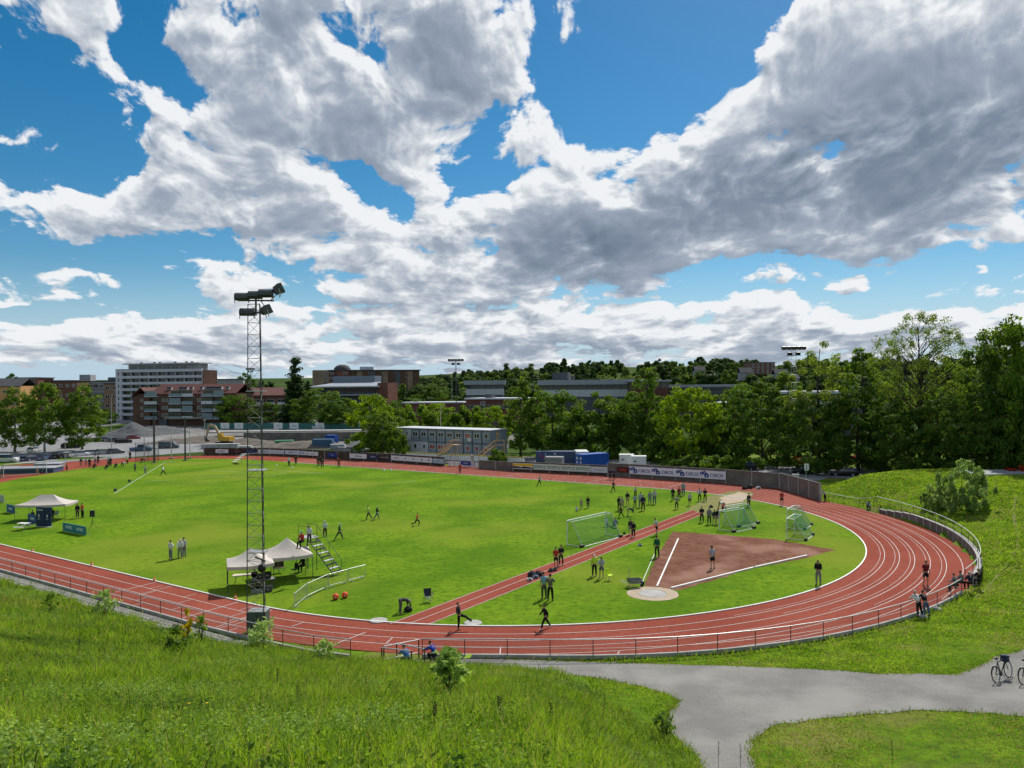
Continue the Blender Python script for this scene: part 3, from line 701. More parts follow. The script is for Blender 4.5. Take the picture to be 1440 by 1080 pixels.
# wooded hillside behind the town: reads as one mass
def woodland(name, specs, leaf, lm_, seed, per=120):
    rng = np.random.RandomState(seed); PV = []; FV = []; o = 0; tb = MB()
    for (x, y, h, r) in specs:
        zb = tz(x, y); k = max(5, int(9*r/3)); kind = rng.uniform()
        prof = (lambda u: r*ellip(.5, .9)(u)) if kind > .22 else (lambda u: r*.75*(1-u)+.2)
        P, N, Cc = crown_points(h*.08, h*(1.25 if kind < .22 else 1), prof, k*2, per//2, r*.36, rng)
        P = P+np.array([x, y, zb]); V, F = leaf_cards(P, N, leaf, rng); PV.append(V); FV.append(F+o); o += len(V)
        tb.bar((x, y, zb-.3), (x, y, zb+h*.6), .22, M['bark'], 5)
    ob = npmesh(name, np.concatenate(PV), np.concatenate(FV), lm_); struct(ob, kind='stuff')
    t_ = tb.build('trunks', ob); return ob
wr = random.Random(5); sp1, sp2, sp3 = [], [], []
for i in range(230):
    px = wr.uniform(560, 1500); d = wr.uniform(430, 760); p = far(px, 540, d); x = p.x
    (sp1 if wr.random() < .5 else sp2).append((x, d, wr.uniform(10, 17), wr.uniform(4, 7.5)))
for i in range(150):
    px = wr.uniform(-40, 720) if i < 50 else wr.uniform(560, 1500); d = wr.uniform(760, 1000); p = far(px, 540, d)
    sp3.append((p.x, d, wr.uniform(10, 17), wr.uniform(5, 8)))
leafmat('leaf_far', (.040, .075, .022), (.085, .135, .035), .4, scale=.05)
leafmat('leaf_far_bright', (.085, .145, .028), (.135, .20, .04), .45, scale=.05)
woodland('wooded_hillside', sp1, 1.3, M['leaf_far'], 21)
woodland('light_green_woodland', sp2, 1.3, M['leaf_far_bright'], 22)
woodland('skyline_woodland', sp3, 1.8, M['leaf_far'], 23, 80)
# ---------------------------------------------------------------- railings, walls and banners
mat('wood_dark', (.085, .06, .045), .9, var=.4, scale=.8, detail=8)
mat('wood_grey', (.16, .135, .12), .95, var=.35, scale=.9, detail=8)
mat('wood_new', (.50, .33, .17), .8, var=.2, scale=2)
mat('black', (.015, .015, .016), .6)
mat('glass', (.03, .035, .04), .12, 0, spec=.6)
mat('net_green', (.02, .22, .11), .9, alpha=.25)
mat('net_dark', (.05, .055, .05), .9, alpha=.28)
mat('mesh_grey', (.25, .25, .25), .6, .3, alpha=.12)
def railing(name, pts, label, group=None, post_step=2.5, h=1.08, kerb=True, top_r=.032, mesh=False, cat='railing', base=None):
    """pts: ground points; top rail, posts (each its own part) and a concrete kerb below"""
    P = [Vector(p) for p in pts]; root = thing(name, label, cat, P[0], 0, group); o = P[0]
    dl = [0.]
    for i in range(len(P)-1): dl.append(dl[-1]+(P[i+1]-P[i]).length)
    def on(s_):
        for i in range(len(P)-1):
            if s_ <= dl[i+1]+1e-6: return P[i].lerp(P[i+1], (s_-dl[i])/max(1e-6, dl[i+1]-dl[i]))
        return P[-1]
    n = max(1, round(dl[-1]/post_step)); Q = [on(dl[-1]*k/n)-o for k in range(n+1)]
    m = MB(); m.tube([q+Vector((0, 0, h)) for q in Q], top_r, M['galv'], 7); m.build('top_rail', root)
    m = MB(); m.tube([q+Vector((0, 0, h*.52)) for q in Q], .012, M['steel'], 5); m.build('middle_wire', root)
    if kerb:
        m = MB()
        for a, b in zip(Q[:-1], Q[1:]):
            d = b-a; c = (a+b)/2; m.box((c.x, c.y, c.z+.07), (d.length-.02, .16, .22), M['concrete'], math.atan2(d.y, d.x), 0, -math.asin(max(-.5, min(.5, d.z/d.length))))
        m.build('kerb_stone', root)
    for q in Q:
        m = MB(); m.bar((0, 0, -.05), (0, 0, h), .026, M['dark_steel'], 6); m.build('post', root, q)
    if mesh:
        m = MB()
        for a, b in zip(Q[:-1], Q[1:]): m.add([a+Vector((0, 0, .15)), b+Vector((0, 0, .15)), b+Vector((0, 0, h-.04)), a+Vector((0, 0, h-.04))], [(0, 1, 2, 3)], M['mesh_grey'])
        m.build('wire_mesh', root)
    return root
def arc(a0, a1, n, off=0., z=0.):
    return [W((fence_r(a)+off)*math.cos(a), (fence_r(a)+off)*math.sin(a), z) for a in np.radians(np.linspace(a0, a1, n))]
railing('trackside_railing', [W(s_, -41.75, .03) for s_ in np.linspace(-70, 3.5, 14)]+[Vector((*at(430, 918).xy, .03)), Vector((*at(493, 925.5).xy, .03))], 'long steel railing on a low kerb along the near straight, below the tall grass', 'steel railings round the track', mesh=True)
railing('trackside_railing', [Vector((*at(594, 925).xy, .05))]+arc(-57, -8, 22, .05, .05), 'curved steel railing on a low kerb between the near bend and the path', 'steel railings round the track', mesh=True)
# the gate bay where the two railings overlap
def short_rail(a, b, label, h=1.1):
    A, B = at(*a), at(*b); r = thing('gate_barrier', label, 'barrier', A, 0, 'short barriers at the track entrance'); d = B-A
    m = MB(); m.bar((0, 0, h), d+Vector((0, 0, h)), .035, M['galv'], 7); m.build('top_rail', r)
    m = MB(); m.bar((0, 0, .35), d+Vector((0, 0, .35)), .03, M['galv'], 7); m.build('lower_rail', r)
    for q in (Vector((0, 0, 0)), d):
        m = MB(); m.bar((0, 0, -.1), (0, 0, h+.02), .04, M['dark_steel'], 7); m.build('post', r, q)
short_rail((537,938), (579,943), 'short steel barrier nearest the tall grass, in front of the crouching person in blue')
short_rail((558,931), (597,940), 'short steel barrier behind the crouching person in blue at the track entrance')
short_rail((540,936), (589,926), 'diagonal barrier rail crossing behind the track entrance bay')
# right: railing on the low retaining wall
def wall_run(name, a0, a1, h, off, label, cat='wall', thick=.25, m=None, rib=0., group=None, n=24):
    A = arc(a0, a1, n, off); r = MB(); m = m or M['concrete_dark']; h1_ = h
    for i_, (p, q) in enumerate(zip(A[:-1], A[1:])):
        h = h1_*(min(1, .35+(n-1-i_)*.14)); d = q-p; c = (p+q)/2; r.box((c.x, c.y, h/2-.15), (d.length+.03, thick, h+.3), m, math.atan2(d.y, d.x))
        if rib: r.box((p.x, p.y, h/2-.1), (rib, thick+.08, h+.19), M['concrete'], math.atan2(d.y, d.x))
        r.box((c.x, c.y, h+.035), (d.length+.03, thick+.1, .07), M['concrete'], math.atan2(d.y, d.x))
    o = r.build(name); return tag(o, label, cat, group)
wall_run('retaining_wall', -4, 41, .88, .22, 'low dark concrete retaining wall curving along the right end of the track', rib=.16)
railing('wall_railing', arc(-8, 42, 22, .30, .93), 'steel railing standing on the low retaining wall at the right end of the bend', 'steel railings round the track', h=.95, kerb=False)
railing('bank_railing', [Vector((*p.xy, tz(p.x, p.y))) for p in arc(43, 57, 8, .5)], 'steel railing at the foot of the grassy bank beyond the retaining wall', 'steel railings round the track', h=1.05, kerb=False)
# back fence of dark boards
BF = [at(*p) for p in ((287,640),(380,640.5),(440,643.5),(493,647),(551,650),(625.5,655.5),(722,662.5),(855,669),(1021,680),(1097,687))]
def board_wall(name, a, b, h, m, label, post=4.0, group=None, thick=.12):
    d = b-a; L_ = d.length; u = d.normalized(); ang = math.atan2(u.y, u.x); r = thing(name, label, 'wall', a, ang, group)
    w_ = MB(); w_.box((L_/2, 0, h/2), (L_, thick, h), m); w_.box((L_/2, 0, h+.04), (L_, thick+.12, .08), M['concrete_dark']); w_.build('boards', r)
    n_ = max(1, round(L_/post))
    for k in range(n_+1):
        p = MB(); p.box((0, -.03, h/2), (.16, thick+.16, h+.02), M['concrete']); p.build('post', r, Vector((L_*k/n_, 0, 0)))
    return r
wl_h = 1.75
names = ['dark wall left of the near floodlight mast, carrying the small white sign', 'dark wall behind the near mast, carrying the long pale banner', 'dark wall stretch behind the group standing on the far track', 'dark wall left of the container offices, with a white banner',
 'dark wall in front of the container offices, carrying a long white banner', 'low dark wall with a gap in front of the wooden stairs', 'dark wall in front of the graffiti container, carrying the yellow and green signs', 'dark wall below the white trailers, with the red sign', 'bare dark concrete wall right of the white banner']
for i in range(len(BF)-1):
    if i == 5: continue
    board_wall('board_wall', BF[i], BF[i+1], wl_h if i < 7 else 2.2, M['wood_dark'] if i < 7 else M['concrete_dark'], names[i], group='dark walls along the far straight')
e0, e1 = BF[5], BF[6]
board_wall('board_wall', e0.lerp(e1, .52), e1, 1.6, M['wood_grey'], 'grey weathered board wall left of the yellow and green signs', group='dark walls along the far straight')
wend = at(1154, 704)
board_wall('board_wall', BF[9], wend, 2.3, M['wood_grey'], 'weathered grey wall angling in towards the bend at the end of the back fence', 3.2, group='dark walls along the far straight')
# post-and-wire fence section behind a low white rail, with the blue sign
op = thing('wire_fence', 'open wire fence with a white backing in the gap of the dark wall', 'fence', e0)
dd = (e1-e0)*.52
mb = MB(); mb.bar((0, 0, 1.4), dd+Vector((0, 0, 1.4)), .03, M['galv']); mb.build('top_rail', op)
mb = MB(); mb.box(dd/2+Vector((.3, .5, .55)), (dd.length*.9, .06, .9), M['kerb_white'], math.atan2(dd.y, dd.x)); mb.build('white_panel', op)
for k in range(8): mb = MB(); mb.bar((0, 0, 0), (0, 0, 1.45), .03, M['dark_steel']); mb.build('post', op, dd*k/7)
cp = at(664, 655); mb = MB(); mb.box((0, 0, 1.), (.55, .5, 2.1), M['concrete'], TH); mb.box((0, 0, 2.1), (.7, .65, .14), M['concrete'], TH); o = mb.build('concrete_pillar', None, cp); tag(o, 'grey concrete pillar at the gap in the back fence', 'pillar')
FONTC = {}
def text_mesh(txt, size, m, name='lettering', parent=None, loc=(0, 0, 0), rot=(PI/2, 0, 0), ext=.004, sx=1., bold=0.):
    cu = bpy.data.curves.new(name, 'FONT'); cu.body = txt; cu.size = size; cu.align_x = 'CENTER'; cu.align_y = 'CENTER'; cu.extrude = ext; cu.offset = bold
    t = bpy.data.objects.new(name, cu); C.objects.link(t)
    me = bpy.data.meshes.new_from_object(t.evaluated_get(bpy.context.evaluated_depsgraph_get())); bpy.data.objects.remove(t)
    me.materials.clear(); me.materials.append(m); o = bpy.data.objects.new(name, me); C.objects.link(o)
    if parent: o.parent = parent
    o.location = loc; o.rotation_euler = rot; o.scale = (sx, 1, 1)
    return o
def wallpos(px, z=0.):                                   # point on the back wall below pixel column px
    for i in range(len(BF)-1):
        a, b = BF[i], BF[i+1]; r = ray(px, 640); sl_ = r.x/r.y
        k = (sl_*a.y-a.x)/((b.x-a.x)-sl_*(b.y-a.y))
        if -.02 <= k <= 1.02: return Vector((*a.lerp(b, k).xy, z)), math.atan2((b-a).y, (b-a).x)
    return BF[-1].copy(), TH
def banner(px0, px1, z0, z1, col, label, txts=(), tcol=(.05, .06, .12), extra=None, group='banners on the back walls', name='banner', tz_=.62):
    a, g1 = wallpos(px0); b, g2 = wallpos(px1); d = b-a; ang = math.atan2(d.y, d.x); n_ = Vector((d.y, -d.x, 0)).normalized()
    off = .26 if abs(g1-g2) < .02 else .34
    r = thing(name, label, 'banner', (a+n_*off), ang, group); Lh = d.length
    m = MB(); m.box((Lh/2, 0, (z0+z1)/2), (Lh, .03, z1-z0), paint(col, .6)); m.build('sheet', r)
    for (fx, t, sz, c) in txts: text_mesh(t, sz*(z1-z0), paint(c or tcol), parent=r, loc=(Lh*fx, -.02, (z0+z1)/2), sx=1.05, bold=.008)
    if extra: extra(r, Lh, z0, z1)
    return r
WHT = (.74, .75, .76)
banner(304, 322, .55, 1.45, WHT, 'small white sign with a dark name on the dark wall left of the near mast', [(.5, 'SKANSKA', .36, (.02, .03, .10))])
banner(324, 345, .5, 1.4, (.06, .025, .03), 'dark maroon banner with faint lettering beside the small white sign', [(.5, 'Bankzon', .4, (.25, .2, .2))])
banner(346, 362, .5, 1.5, (.03, .04, .14), 'dark blue banner just left of the long pale banner behind the mast')
banner(364, 401, .5, 1.45, (.55, .62, .68), 'pale blue-grey banner behind the near floodlight mast', [(.3, 'Synsam', .5, (.1, .18, .35)), (.75, '+', .8, (.1, .2, .45))])
banner(402, 433, .5, 1.45, (.62, .69, .74), 'pale banner with blue words right of the near mast', [(.27, 'BARE', .6, (.05, .15, .4)), (.5, '+', .8, (.05, .15, .4)), (.75, 'GIL 590', .5, (.05, .15, .4))])
banner(434, 449, .5, 1.4, WHT, 'white banner with small grey writing left of the blue sign', [(.5, 'Grindaker', .34, (.2, .25, .3))])
banner(462, 475, .45, 1.35, (.02, .05, .28), 'blue sign on the dark wall behind the person in red', [(.5, 'Sponsor', .3, (.5, .55, .7))])
banner(493, 517, .5, 1.5, WHT, 'white banner with handwriting-style dark name left of the container offices', [(.5, 'Dr. Falkenberg', .34, (.08, .08, .1))])
banner(518, 533, .5, 1.45, (.035, .04, .10), 'dark navy banner next to the white handwriting banner', [(.5, 'NORDEA', .36, (.45, .48, .6))])
banner(533.6, 550, .5, 1.45, (.05, .04, .045), 'black banner with pale letters between the navy and the long white banner', [(.5, 'COOP  EXTRA', .32, (.5, .45, .42))])
banner(551.5, 609, .5, 1.5, WHT, 'long white banner with five dark sponsor marks below the container offices', [(.13, 'HYUNDAI', .3, (.06, .07, .12)), (.36, 'AXIT', .3, (.06, .07, .12)), (.56, 'GJØR', .3, (.06, .07, .12)), (.76, 'Æ', .6, (.03, .03, .04)), (.92, 'Æ', .6, (.03, .03, .04))])
banner(609.6, 625, .5, 1.45, (.40, .52, .58), 'pale teal banner at the right end of the long white banner', [(.5, 'Sameiet', .34, (.1, .25, .35))])
banner(649, 663, .55, 1.3, (.02, .03, .22), 'dark blue sign with white writing in front of the wooden stairs', [(.5, 'HOFFSTAD', .34, (.6, .62, .7))])
def diggers(r, L_, z0, z1):
    for k, c in ((.25, 0), (.75, 1)):
        m = MB(); x = L_*k; h = z1-z0
        m.add([(x-1.1, -.02, z0+h*.93), (x+.9, -.02, z0+h*.93), (x+1.2, -.02, z0+h*.55), (x-1.1, -.02, z0+h*.55)], [(0, 3, 2, 1)], paint((.75, .48, .02)))
        m.add([(x-1.1, -.022, z0+h*.5), (x-.2, -.022, z0+h*.42), (x+1.2, -.022, z0+h*.25), (x+1.1, -.022, z0+h*.12), (x-1.0, -.022, z0+h*.14)], [(0, 4, 3, 2, 1)], M['black']); m.build('emblem', r)
banner(723, 750, .5, 1.6, (.68, .67, .60), 'cream banner with two yellow and black digger emblems', extra=diggers)
GRN = (.02, .14, .05)
def kiwi(px0, px1, lab): return banner(px0, px1, .5, 1.6, (.60, .68, .60), lab, [(.36, 'KIWI', .72, GRN), (.82, 'mini\npris', .30, GRN)])
kiwi(750.4, 770, 'first green-lettered white banner, next to the yellow digger emblems'); kiwi(770.3, 790.5, 'second green-lettered white banner from the digger emblems')
kiwi(790.8, 811, 'third green-lettered white banner from the digger emblems'); kiwi(811.3, 831.5, 'last green-lettered white banner, next to the pale grey one')
banner(832, 854.5, .5, 1.55, (.60, .65, .67), 'pale grey banner with fine writing right of the green-lettered banners', [(.5, 'Grefsenhjemmet', .27, (.15, .3, .3))])
banner(868, 885, .8, 1.7, (.10, .02, .02), 'dark banner with red lettering behind two people, left of the long white banner', [(.5, 'coop', .62, (.75, .06, .03))])
def obos(r, L_, z0, z1):
    h = z1-z0; nv = paint((.02, .045, .20))
    for k in range(4):
        x = L_*(.047+.245*k+(.012 if k > 1 else 0)); m = MB(); zc = (z0+z1)/2
        for dx, dz, rr in ((-.48, .14, .20), (-.02, .24, .20), (.30, -.08, .27)):     # a cluster of house shapes
            s_ = h*rr; px_, pz_ = x+dx*h*.8, zc+dz*h
            m.add([(px_-s_, -.02, pz_-s_), (px_+s_, -.02, pz_-s_), (px_+s_*1.1, -.02, pz_+s_*.4), (px_, -.02, pz_+s_*1.05), (px_-s_*1.1, -.02, pz_+s_*.4)], [(0, 1, 2, 3, 4)], nv)
            m.add([(px_-s_*.32, -.024, pz_-s_*.6), (px_+s_*.32, -.024, pz_-s_*.6), (px_+s_*.32, -.024, pz_+.05), (px_-s_*.32, -.024, pz_+.05)], [(0, 1, 2, 3)], paint((.45, .55, .75)))
        m.build('emblem', r); text_mesh('OBOS', h*.56, nv, parent=r, loc=(x+L_*.118, -.02, zc-.06), sx=1.12, bold=.01)
banner(885.8, 1021, .62, 1.95, (.72, .74, .79), 'long white banner with four blue house emblems and blue letters on the back wall', extra=obos)
# yellow-black tape line and slab fence in front of the container offices
tp = MB(); A, B = Vector((*at(541,640,.8).xy, 0)), Vector((*at(738,649.5,.8).xy, 0)); d = (B-A)*1.0
TA, TB = A, B
ft = thing('hoarding', 'white slatted hoarding with a yellow and black top edge below the container offices', 'hoarding', A, math.atan2(d.y, d.x)); LL = d.length
m = MB(); m.box((LL/2, 0, .95), (LL, .06, 1.05), M['kerb_white'])
for k in range(int(LL/.55)): m.box((k*.55+.2, -.05, .93), (.09, .05, 1.0), paint((.45, .46, .45)))
m.build('panel', ft)
m = MB()
for k in range(int(LL/.62)): m.box((k*.62+.31, 0, 1.62), (.42, .1, .26), paint((.72, .60, .10)) if True else None); m.box((k*.62+.58, 0, 1.62), (.13, .09, .24), M['black'])
m.build('striped_edge', ft)
# ---------------------------------------------------------------- floodlight masts
def lattice(mb, h, w0, w1, m, mz, n=3, step=1.0, r0=.045, rz=.018, seed=0):
    a0 = math.radians(75)
    def leg(k, z): wv = w0+(w1-w0)*z/h; rr = wv/math.sqrt(3); return Vector((rr*math.cos(a0+2*PI*k/n), rr*math.sin(a0+2*PI*k/n), z))
    for k in range(n): mb.bar(leg(k, 0), leg(k, h), r0, m, 6, r0*.8)
    z = 0; i = 0
    while z < h-step*.5:
        z1 = min(h, z+step)
        for k in range(n):
            k2 = (k+1) % n
            mb.bar(leg(k if i % 2 else k2, z), leg(k2 if i % 2 else k, z1), rz, mz, 4)
            mb.bar(leg(k, z1), leg(k2, z1), rz*.9, mz, 4)
        z = z1; i += 1
mast_p = at(364, 888); mast = thing('floodlight_mast', 'tall triangular steel lattice floodlight mast standing at the near edge of the track', 'floodlight mast', mast_p)
MH = 21.5
m = MB(); lattice(m, MH, 1.28, .86, M['dark_steel'], mat('lattice_grey', (.20, .20, .195), .6, .4, var=.2, scale=2), step=.78, r0=.038, rz=.014); m.build('lattice', mast)
for zz in (5.25, 10.6, 15.8): m = MB(); m.box((0, 0, zz), (1.1, .95, .06), M['steel']); m.build('platform', mast)
m = MB(); m.box((0, 0, MH+.25), (2.3, .09, .10), M['dark_steel'], .12); m.box((0, 0, MH-.55), (1.9, .09, .10), M['dark_steel'], .12); m.box((0, 0, MH-.1), (.1, .1, 1.2), M['dark_steel']); m.build('crossbar', mast)
def lamp(mb, c, sx_, sz_, rz, tilt):
    """deep box luminaire: body, cooling hood, glass front, bracket"""
    R = Matrix.Translation(Vector(c)) @ Matrix.Rotation(rz, 4, 'Z') @ Matrix.Rotation(tilt, 4, 'X')
    f = lambda v: R @ v
    hx, hz = sx_/2, sz_/2
    prof = [(-.30, -hz), (.22, -hz*.8), (.34, -hz*.1), (.24, hz*.75), (-.05, hz), (-.30, hz*.9)]
    vs = [f(Vector((-hx, y, z))) for y, z in prof]+[f(Vector((hx, y, z))) for y, z in prof]; n_ = len(prof)
    mb.add(vs, [tuple(range(n_)), tuple(range(2*n_-1, n_-1, -1))]+[(i, n_+i, n_+(i+1) % n_, (i+1) % n_) for i in range(n_)], M['dark_steel'])
    gs_ = [f(Vector((x, y, z))) for x, y, z in ((-hx*.9, -.305, -hz*.85), (hx*.9, -.305, -hz*.85), (hx*.9, -.305, hz*.8), (-hx*.9, -.305, hz*.8))]; mb.add(gs_, [(0, 1, 2, 3)], M['glass'])
    mb.bar(f(Vector((-hx*1.05, 0, 0))), f(Vector((-hx*1.05, .1, -hz*1.5))), .03, M['steel'], 5); mb.bar(f(Vector((hx*1.05, 0, 0))), f(Vector((hx*1.05, .1, -hz*1.5))), .03, M['steel'], 5)
    for k in range(5): a = f(Vector((-hx*.8+hx*.4*k, .33, -hz*.5))); b = f(Vector((-hx*.8+hx*.4*k, .2, hz*.8))); mb.bar(a, b, .018, M['black'], 4)
for (x, z, sx_, sz_, rz, tl) in ((-.92, .50, .86, .54, PI+.1, -.2), (-.05, .60, .84, .56, PI+.12, -.2), (.66, .70, .9, .58, PI+.15, -.2), (1.48, .98, .62, .70, PI-1.15, -.45), (-.58, -.52, .9, .54, PI+.1, -.2), (.66, -.38, .64, .64, PI-1.0, -.45)):
    m = MB(); lamp(m, (x, 0, MH+z), sx_, sz_, rz, tl); m.build('floodlight', mast)
m = MB(); m.bar((1.0, 0, MH+.3), (1.7, 0, MH+.9), .03, M['dark_steel']); m.bar((.3, 0, MH+.25), (.7, .1, MH-.3), .03, M['dark_steel']); m.build('bracket', mast)
m = MB(); m.box((.02, -.05, .65), (1.16, .9, 1.5), mat('cabinet_green', (.065, .095, .085), .6, var=.15, scale=2)); m.box((.02, -.05, 1.42), (1.2, .94, .05), M['steel']); m.box((.02, -.515, .65), (.02, .02, 1.3), M['dark_steel']); m.box((.2, -.52, .75), (.05, .03, .16), M['steel']); m.build('cabinet', mast)
m = MB(); m.bar((-.05, -.5, 5.0), (.66, -.5, 4.72), .045, M['black']); m.ball((.42, -.55, 4.28), .27, M['black'], 14); m.bar((.42, -.55, 4.5), (.42, -.5, 4.82), .03, M['black']); m.build('loudspeaker', mast)
def far_mast(px, top, d, h_extra, label, kind='pole', nl=5):
    p = far(px, top, d); zb = tz(p.x, p.y); h = p.z-zb; r = thing('floodlight_mast', label, 'floodlight mast', (p.x, p.y, zb), 0, 'floodlight masts beyond the track')
    m = MB(); 
    if kind == 'pole': m.bar((0, 0, 0), (0, 0, h), .16, M['dark_steel'], 8, .1)
    else: lattice(m, h, 1.1, .9, M['steel'], M['steel'], step=1.6, r0=.035, rz=.016)
    m.build('pole', r)
    m = MB(); m.box((0, 0, h), (nl*.95, .1, .12), M['dark_steel']); m.box((0, 0, h-1.1), (nl*.6, .1, .1), M['dark_steel']); m.build('crossbar', r)
    for k in range(nl):
        m = MB(); lamp(m, ((k-(nl-1)/2)*.98, -.1, h+.45), .85, .6, 0, .3); m.build('floodlight', r)
    for k in range(2):
        m = MB(); lamp(m, ((k-.5)*1.6, -.1, h-.75), .85, .6, 0, .3); m.build('floodlight', r)
far_mast(1116, 492, 150, 0, 'grey floodlight mast with rows of lamps rising behind the airy tree at the right', 'lattice')
far_mast(641, 508, 230, 0, 'distant floodlight mast with a row of lamps above the school roofs', 'pole')
far_mast(352, 520, 330, 0, 'distant lamp mast seen through the near lattice mast', 'pole', 4)
# ---------------------------------------------------------------- things on the grass
mat('canvas', (.52, .47, .42), .85, var=.08, scale=2)
mat('plastic_white', (.7, .7, .68), .5)
def gazebo(c, lx, ly, rz, h0, h1, label, ridge=0.):
    r = thing('gazebo', label, 'tent', c, rz, 'pale pop-up gazebos on the field')
    n = 8; mb = MB(); top = [Vector((-ridge/2, 0, h1)), Vector((ridge/2, 0, h1))]
    cor = [Vector((-lx/2, -ly/2, h0)), Vector((lx/2, -ly/2, h0)), Vector((lx/2, ly/2, h0)), Vector((-lx/2, ly/2, h0))]
    apex = [top[0], top[1], top[1], top[0]]
    for k in range(4):
        a, b = cor[k], cor[(k+1) % 4]; pa, pb = apex[k], apex[(k+1) % 4]
        vs = []
        for i in range(n+1):
            for j in range(n+1):
                u, v = i/n, j/n; lo = a.lerp(b, v); hi = pa.lerp(pb, v); p = lo.lerp(hi, u)
                p.z -= .22*math.sin(PI*u)*(1-.25*math.sin(PI*v))+.10*math.sin(PI*v)*(1-u)**2-.0; vs.append(p)
        mb.add(vs, [(i*(n+1)+j, i*(n+1)+j+1, (i+1)*(n+1)+j+1, (i+1)*(n+1)+j) for i in range(n) for j in range(n)], M['canvas'], True)
        vl = []
        for j in range(n+1):
            p = a.lerp(b, j/n); p.z -= .10*math.sin(PI*j/n); vl += [p, p-Vector((0, 0, .26))]
        mb.add(vl, [(2*j, 2*j+1, 2*j+3, 2*j+2) for j in range(n)], M['canvas'])
    mb.build('canopy', r)
    for q in cor:
        m = MB(); m.bar((q.x*.98, q.y*.98, 0), (q.x*.98, q.y*.98, h0), .028, M['dark_steel']); m.box((q.x*.98, q.y*.98, .01), (.14, .14, .02), M['steel']); m.build('leg', r)
    return r
t1c = at(66, 730); gazebo(t1c, 6.0, 3.2, .08, 2.05, 3.05, 'large pale gazebo at the left of the field behind the dark blue display', 1.6)
t2c = at(352, 825.0); gazebo(t2c, 3.5, 3.3, .38, 2.1, 3.15, 'pale gazebo behind the near floodlight mast')
t3c = at(404, 811.5); gazebo(t3c, 3.9, 3.3, .38, 2.1, 3.35, 'pale gazebo beside the scaffold stair')
# scaffold stair tower with photographer on top
st0 = at(452, 806); st = thing('stair_platform', 'mobile scaffold stair with black treads and a small platform beside the pale gazebo', 'stairs', st0, -.50)
for sy in (-.55, .55):
    m = MB(); m.bar((-1.1, sy, 3.0), (1.9, sy, .15), .045, M['dark_steel']); m.build('stringer', st)
    m = MB()
    m.tube([(-2.1, sy, 4.0), (-1.0, sy, 4.0), (1.75, sy, 1.25), (1.75, sy, .2)], .024, M['dark_steel']); m.bar((-1.0, sy, 3.0), (-1.0, sy, 4.0), .022, M['dark_steel']); m.bar((-2.1, sy, 3.0), (-2.1, sy, 4.0), .022, M['dark_steel']); m.bar((.4, sy, 1.6), (.4, sy, 2.6), .02, M['dark_steel']); m.build('handrail', st)
for k in range(10):
    m = MB(); m.box((-1.0+.30*k, 0, 2.95-.29*k), (.30, 1.1, .05), M['black'] if k % 2 else paint((.55, .55, .54))); m.build('tread', st)
m = MB(); m.box((-1.6, 0, 3.0), (1.1, 1.2, .07), paint((.40, .40, .39))); m.build('platform', st)
for x, y in ((-2.05, -.55), (-2.05, .55), (-1.05, -.55), (-1.05, .55)):
    m = MB(); m.bar((x*1.12, y*1.25, 0), (x, y, 3.0), .03, M['dark_steel']); m.build('leg', st)
m = MB(); m.bar((-2.2, -.6, .4), (-1.1, .6, 2.6), .02, M['steel']); m.bar((-2.2, .6, .4), (-1.1, -.6, 2.6), .02, M['steel']); m.bar((-1.1, -.6, .5), (.5, -.55, 1.3), .02, M['steel']); m.build('brace', st)
# crowd barriers
def crowd_barrier(a, b, label):
    A, B = at(*a), at(*b); d = B-A; L_ = d.length; r = thing('crowd_barrier', label, 'barrier', A, math.atan2(d.y, d.x), 'steel crowd barriers by the scaffold stair')
    m = MB(); m.tube([(0, 0, .18), (0, 0, 1.08), (.02, 0, 1.1), (L_-.02, 0, 1.1), (L_, 0, 1.08), (L_, 0, .18), (0, 0, .18)], .024, M['galv'], 6); m.build('frame', r)
    m = MB()
    for k in range(1, int(L_/.13)): m.bar((k*.13, 0, .18), (k*.13, 0, 1.1), .008, M['galv'], 4)
    m.build('bars', r)
    for x in (.35, L_-.35):
        m = MB(); m.bar((x, -.32, .02), (x, .32, .02), .022, M['galv']); m.bar((x, 0, .02), (x, 0, .2), .02, M['galv']); m.build('foot', r)
crowd_barrier((414,856), (431,841.5), 'steel crowd barrier nearest the track, set at an angle to the other two')
crowd_barrier((432,841), (461,827), 'steel crowd barrier in the middle of the row of three')
crowd_barrier((462,827), (489,819.5), 'steel crowd barrier in the row of three below the scaffold stair foot'); crowd_barrier((490,819), (514,812.5), 'steel crowd barrier at the far end of the row, nearest mid-field')
# tables, chairs
def table(px, py, rz, label, sx_=1.5, top=(.62, .55, .42)):
    r = thing('folding_table', label, 'table', at(px, py), rz)
    m = MB(); m.box((0, 0, .73), (sx_, .75, .04), paint(top)); m.build('tabletop', r)
    for s_ in (-1, 1):
        m = MB(); m.bar((s_*sx_*.42, -.3, 0), (s_*sx_*.3, .3, .71), .018, M['dark_steel']); m.bar((s_*sx_*.42, .3, 0), (s_*sx_*.3, -.3, .71), .018, M['dark_steel']); m.build('leg', r)
    return r
table(341, 821, .1, 'small wooden-topped folding table under the gazebo behind the near mast')
tb_ = table(370, 827, .35, 'folding table loaded with dark equipment behind the near mast', 1.8, (.25, .25, .26))
def crate(px, py, z, sz, col, label, cat='box', rz=.3, name='equipment_box'):
    p = at(px, py); m = MB(); m.box((0, 0, sz[2]/2), sz, paint(col)); m.box((0, 0, sz[2]*.96), (sz[0]*1.04, sz[1]*1.04, sz[2]*.08), paint([c*.6 for c in col])); m.box((0, -sz[1]/2-.01, sz[2]*.55), (sz[0]*.3, .02, sz[2]*.14), M['steel'])
    o = m.build(name, None, (p.x, p.y, z), rz); return tag(o, label, cat)
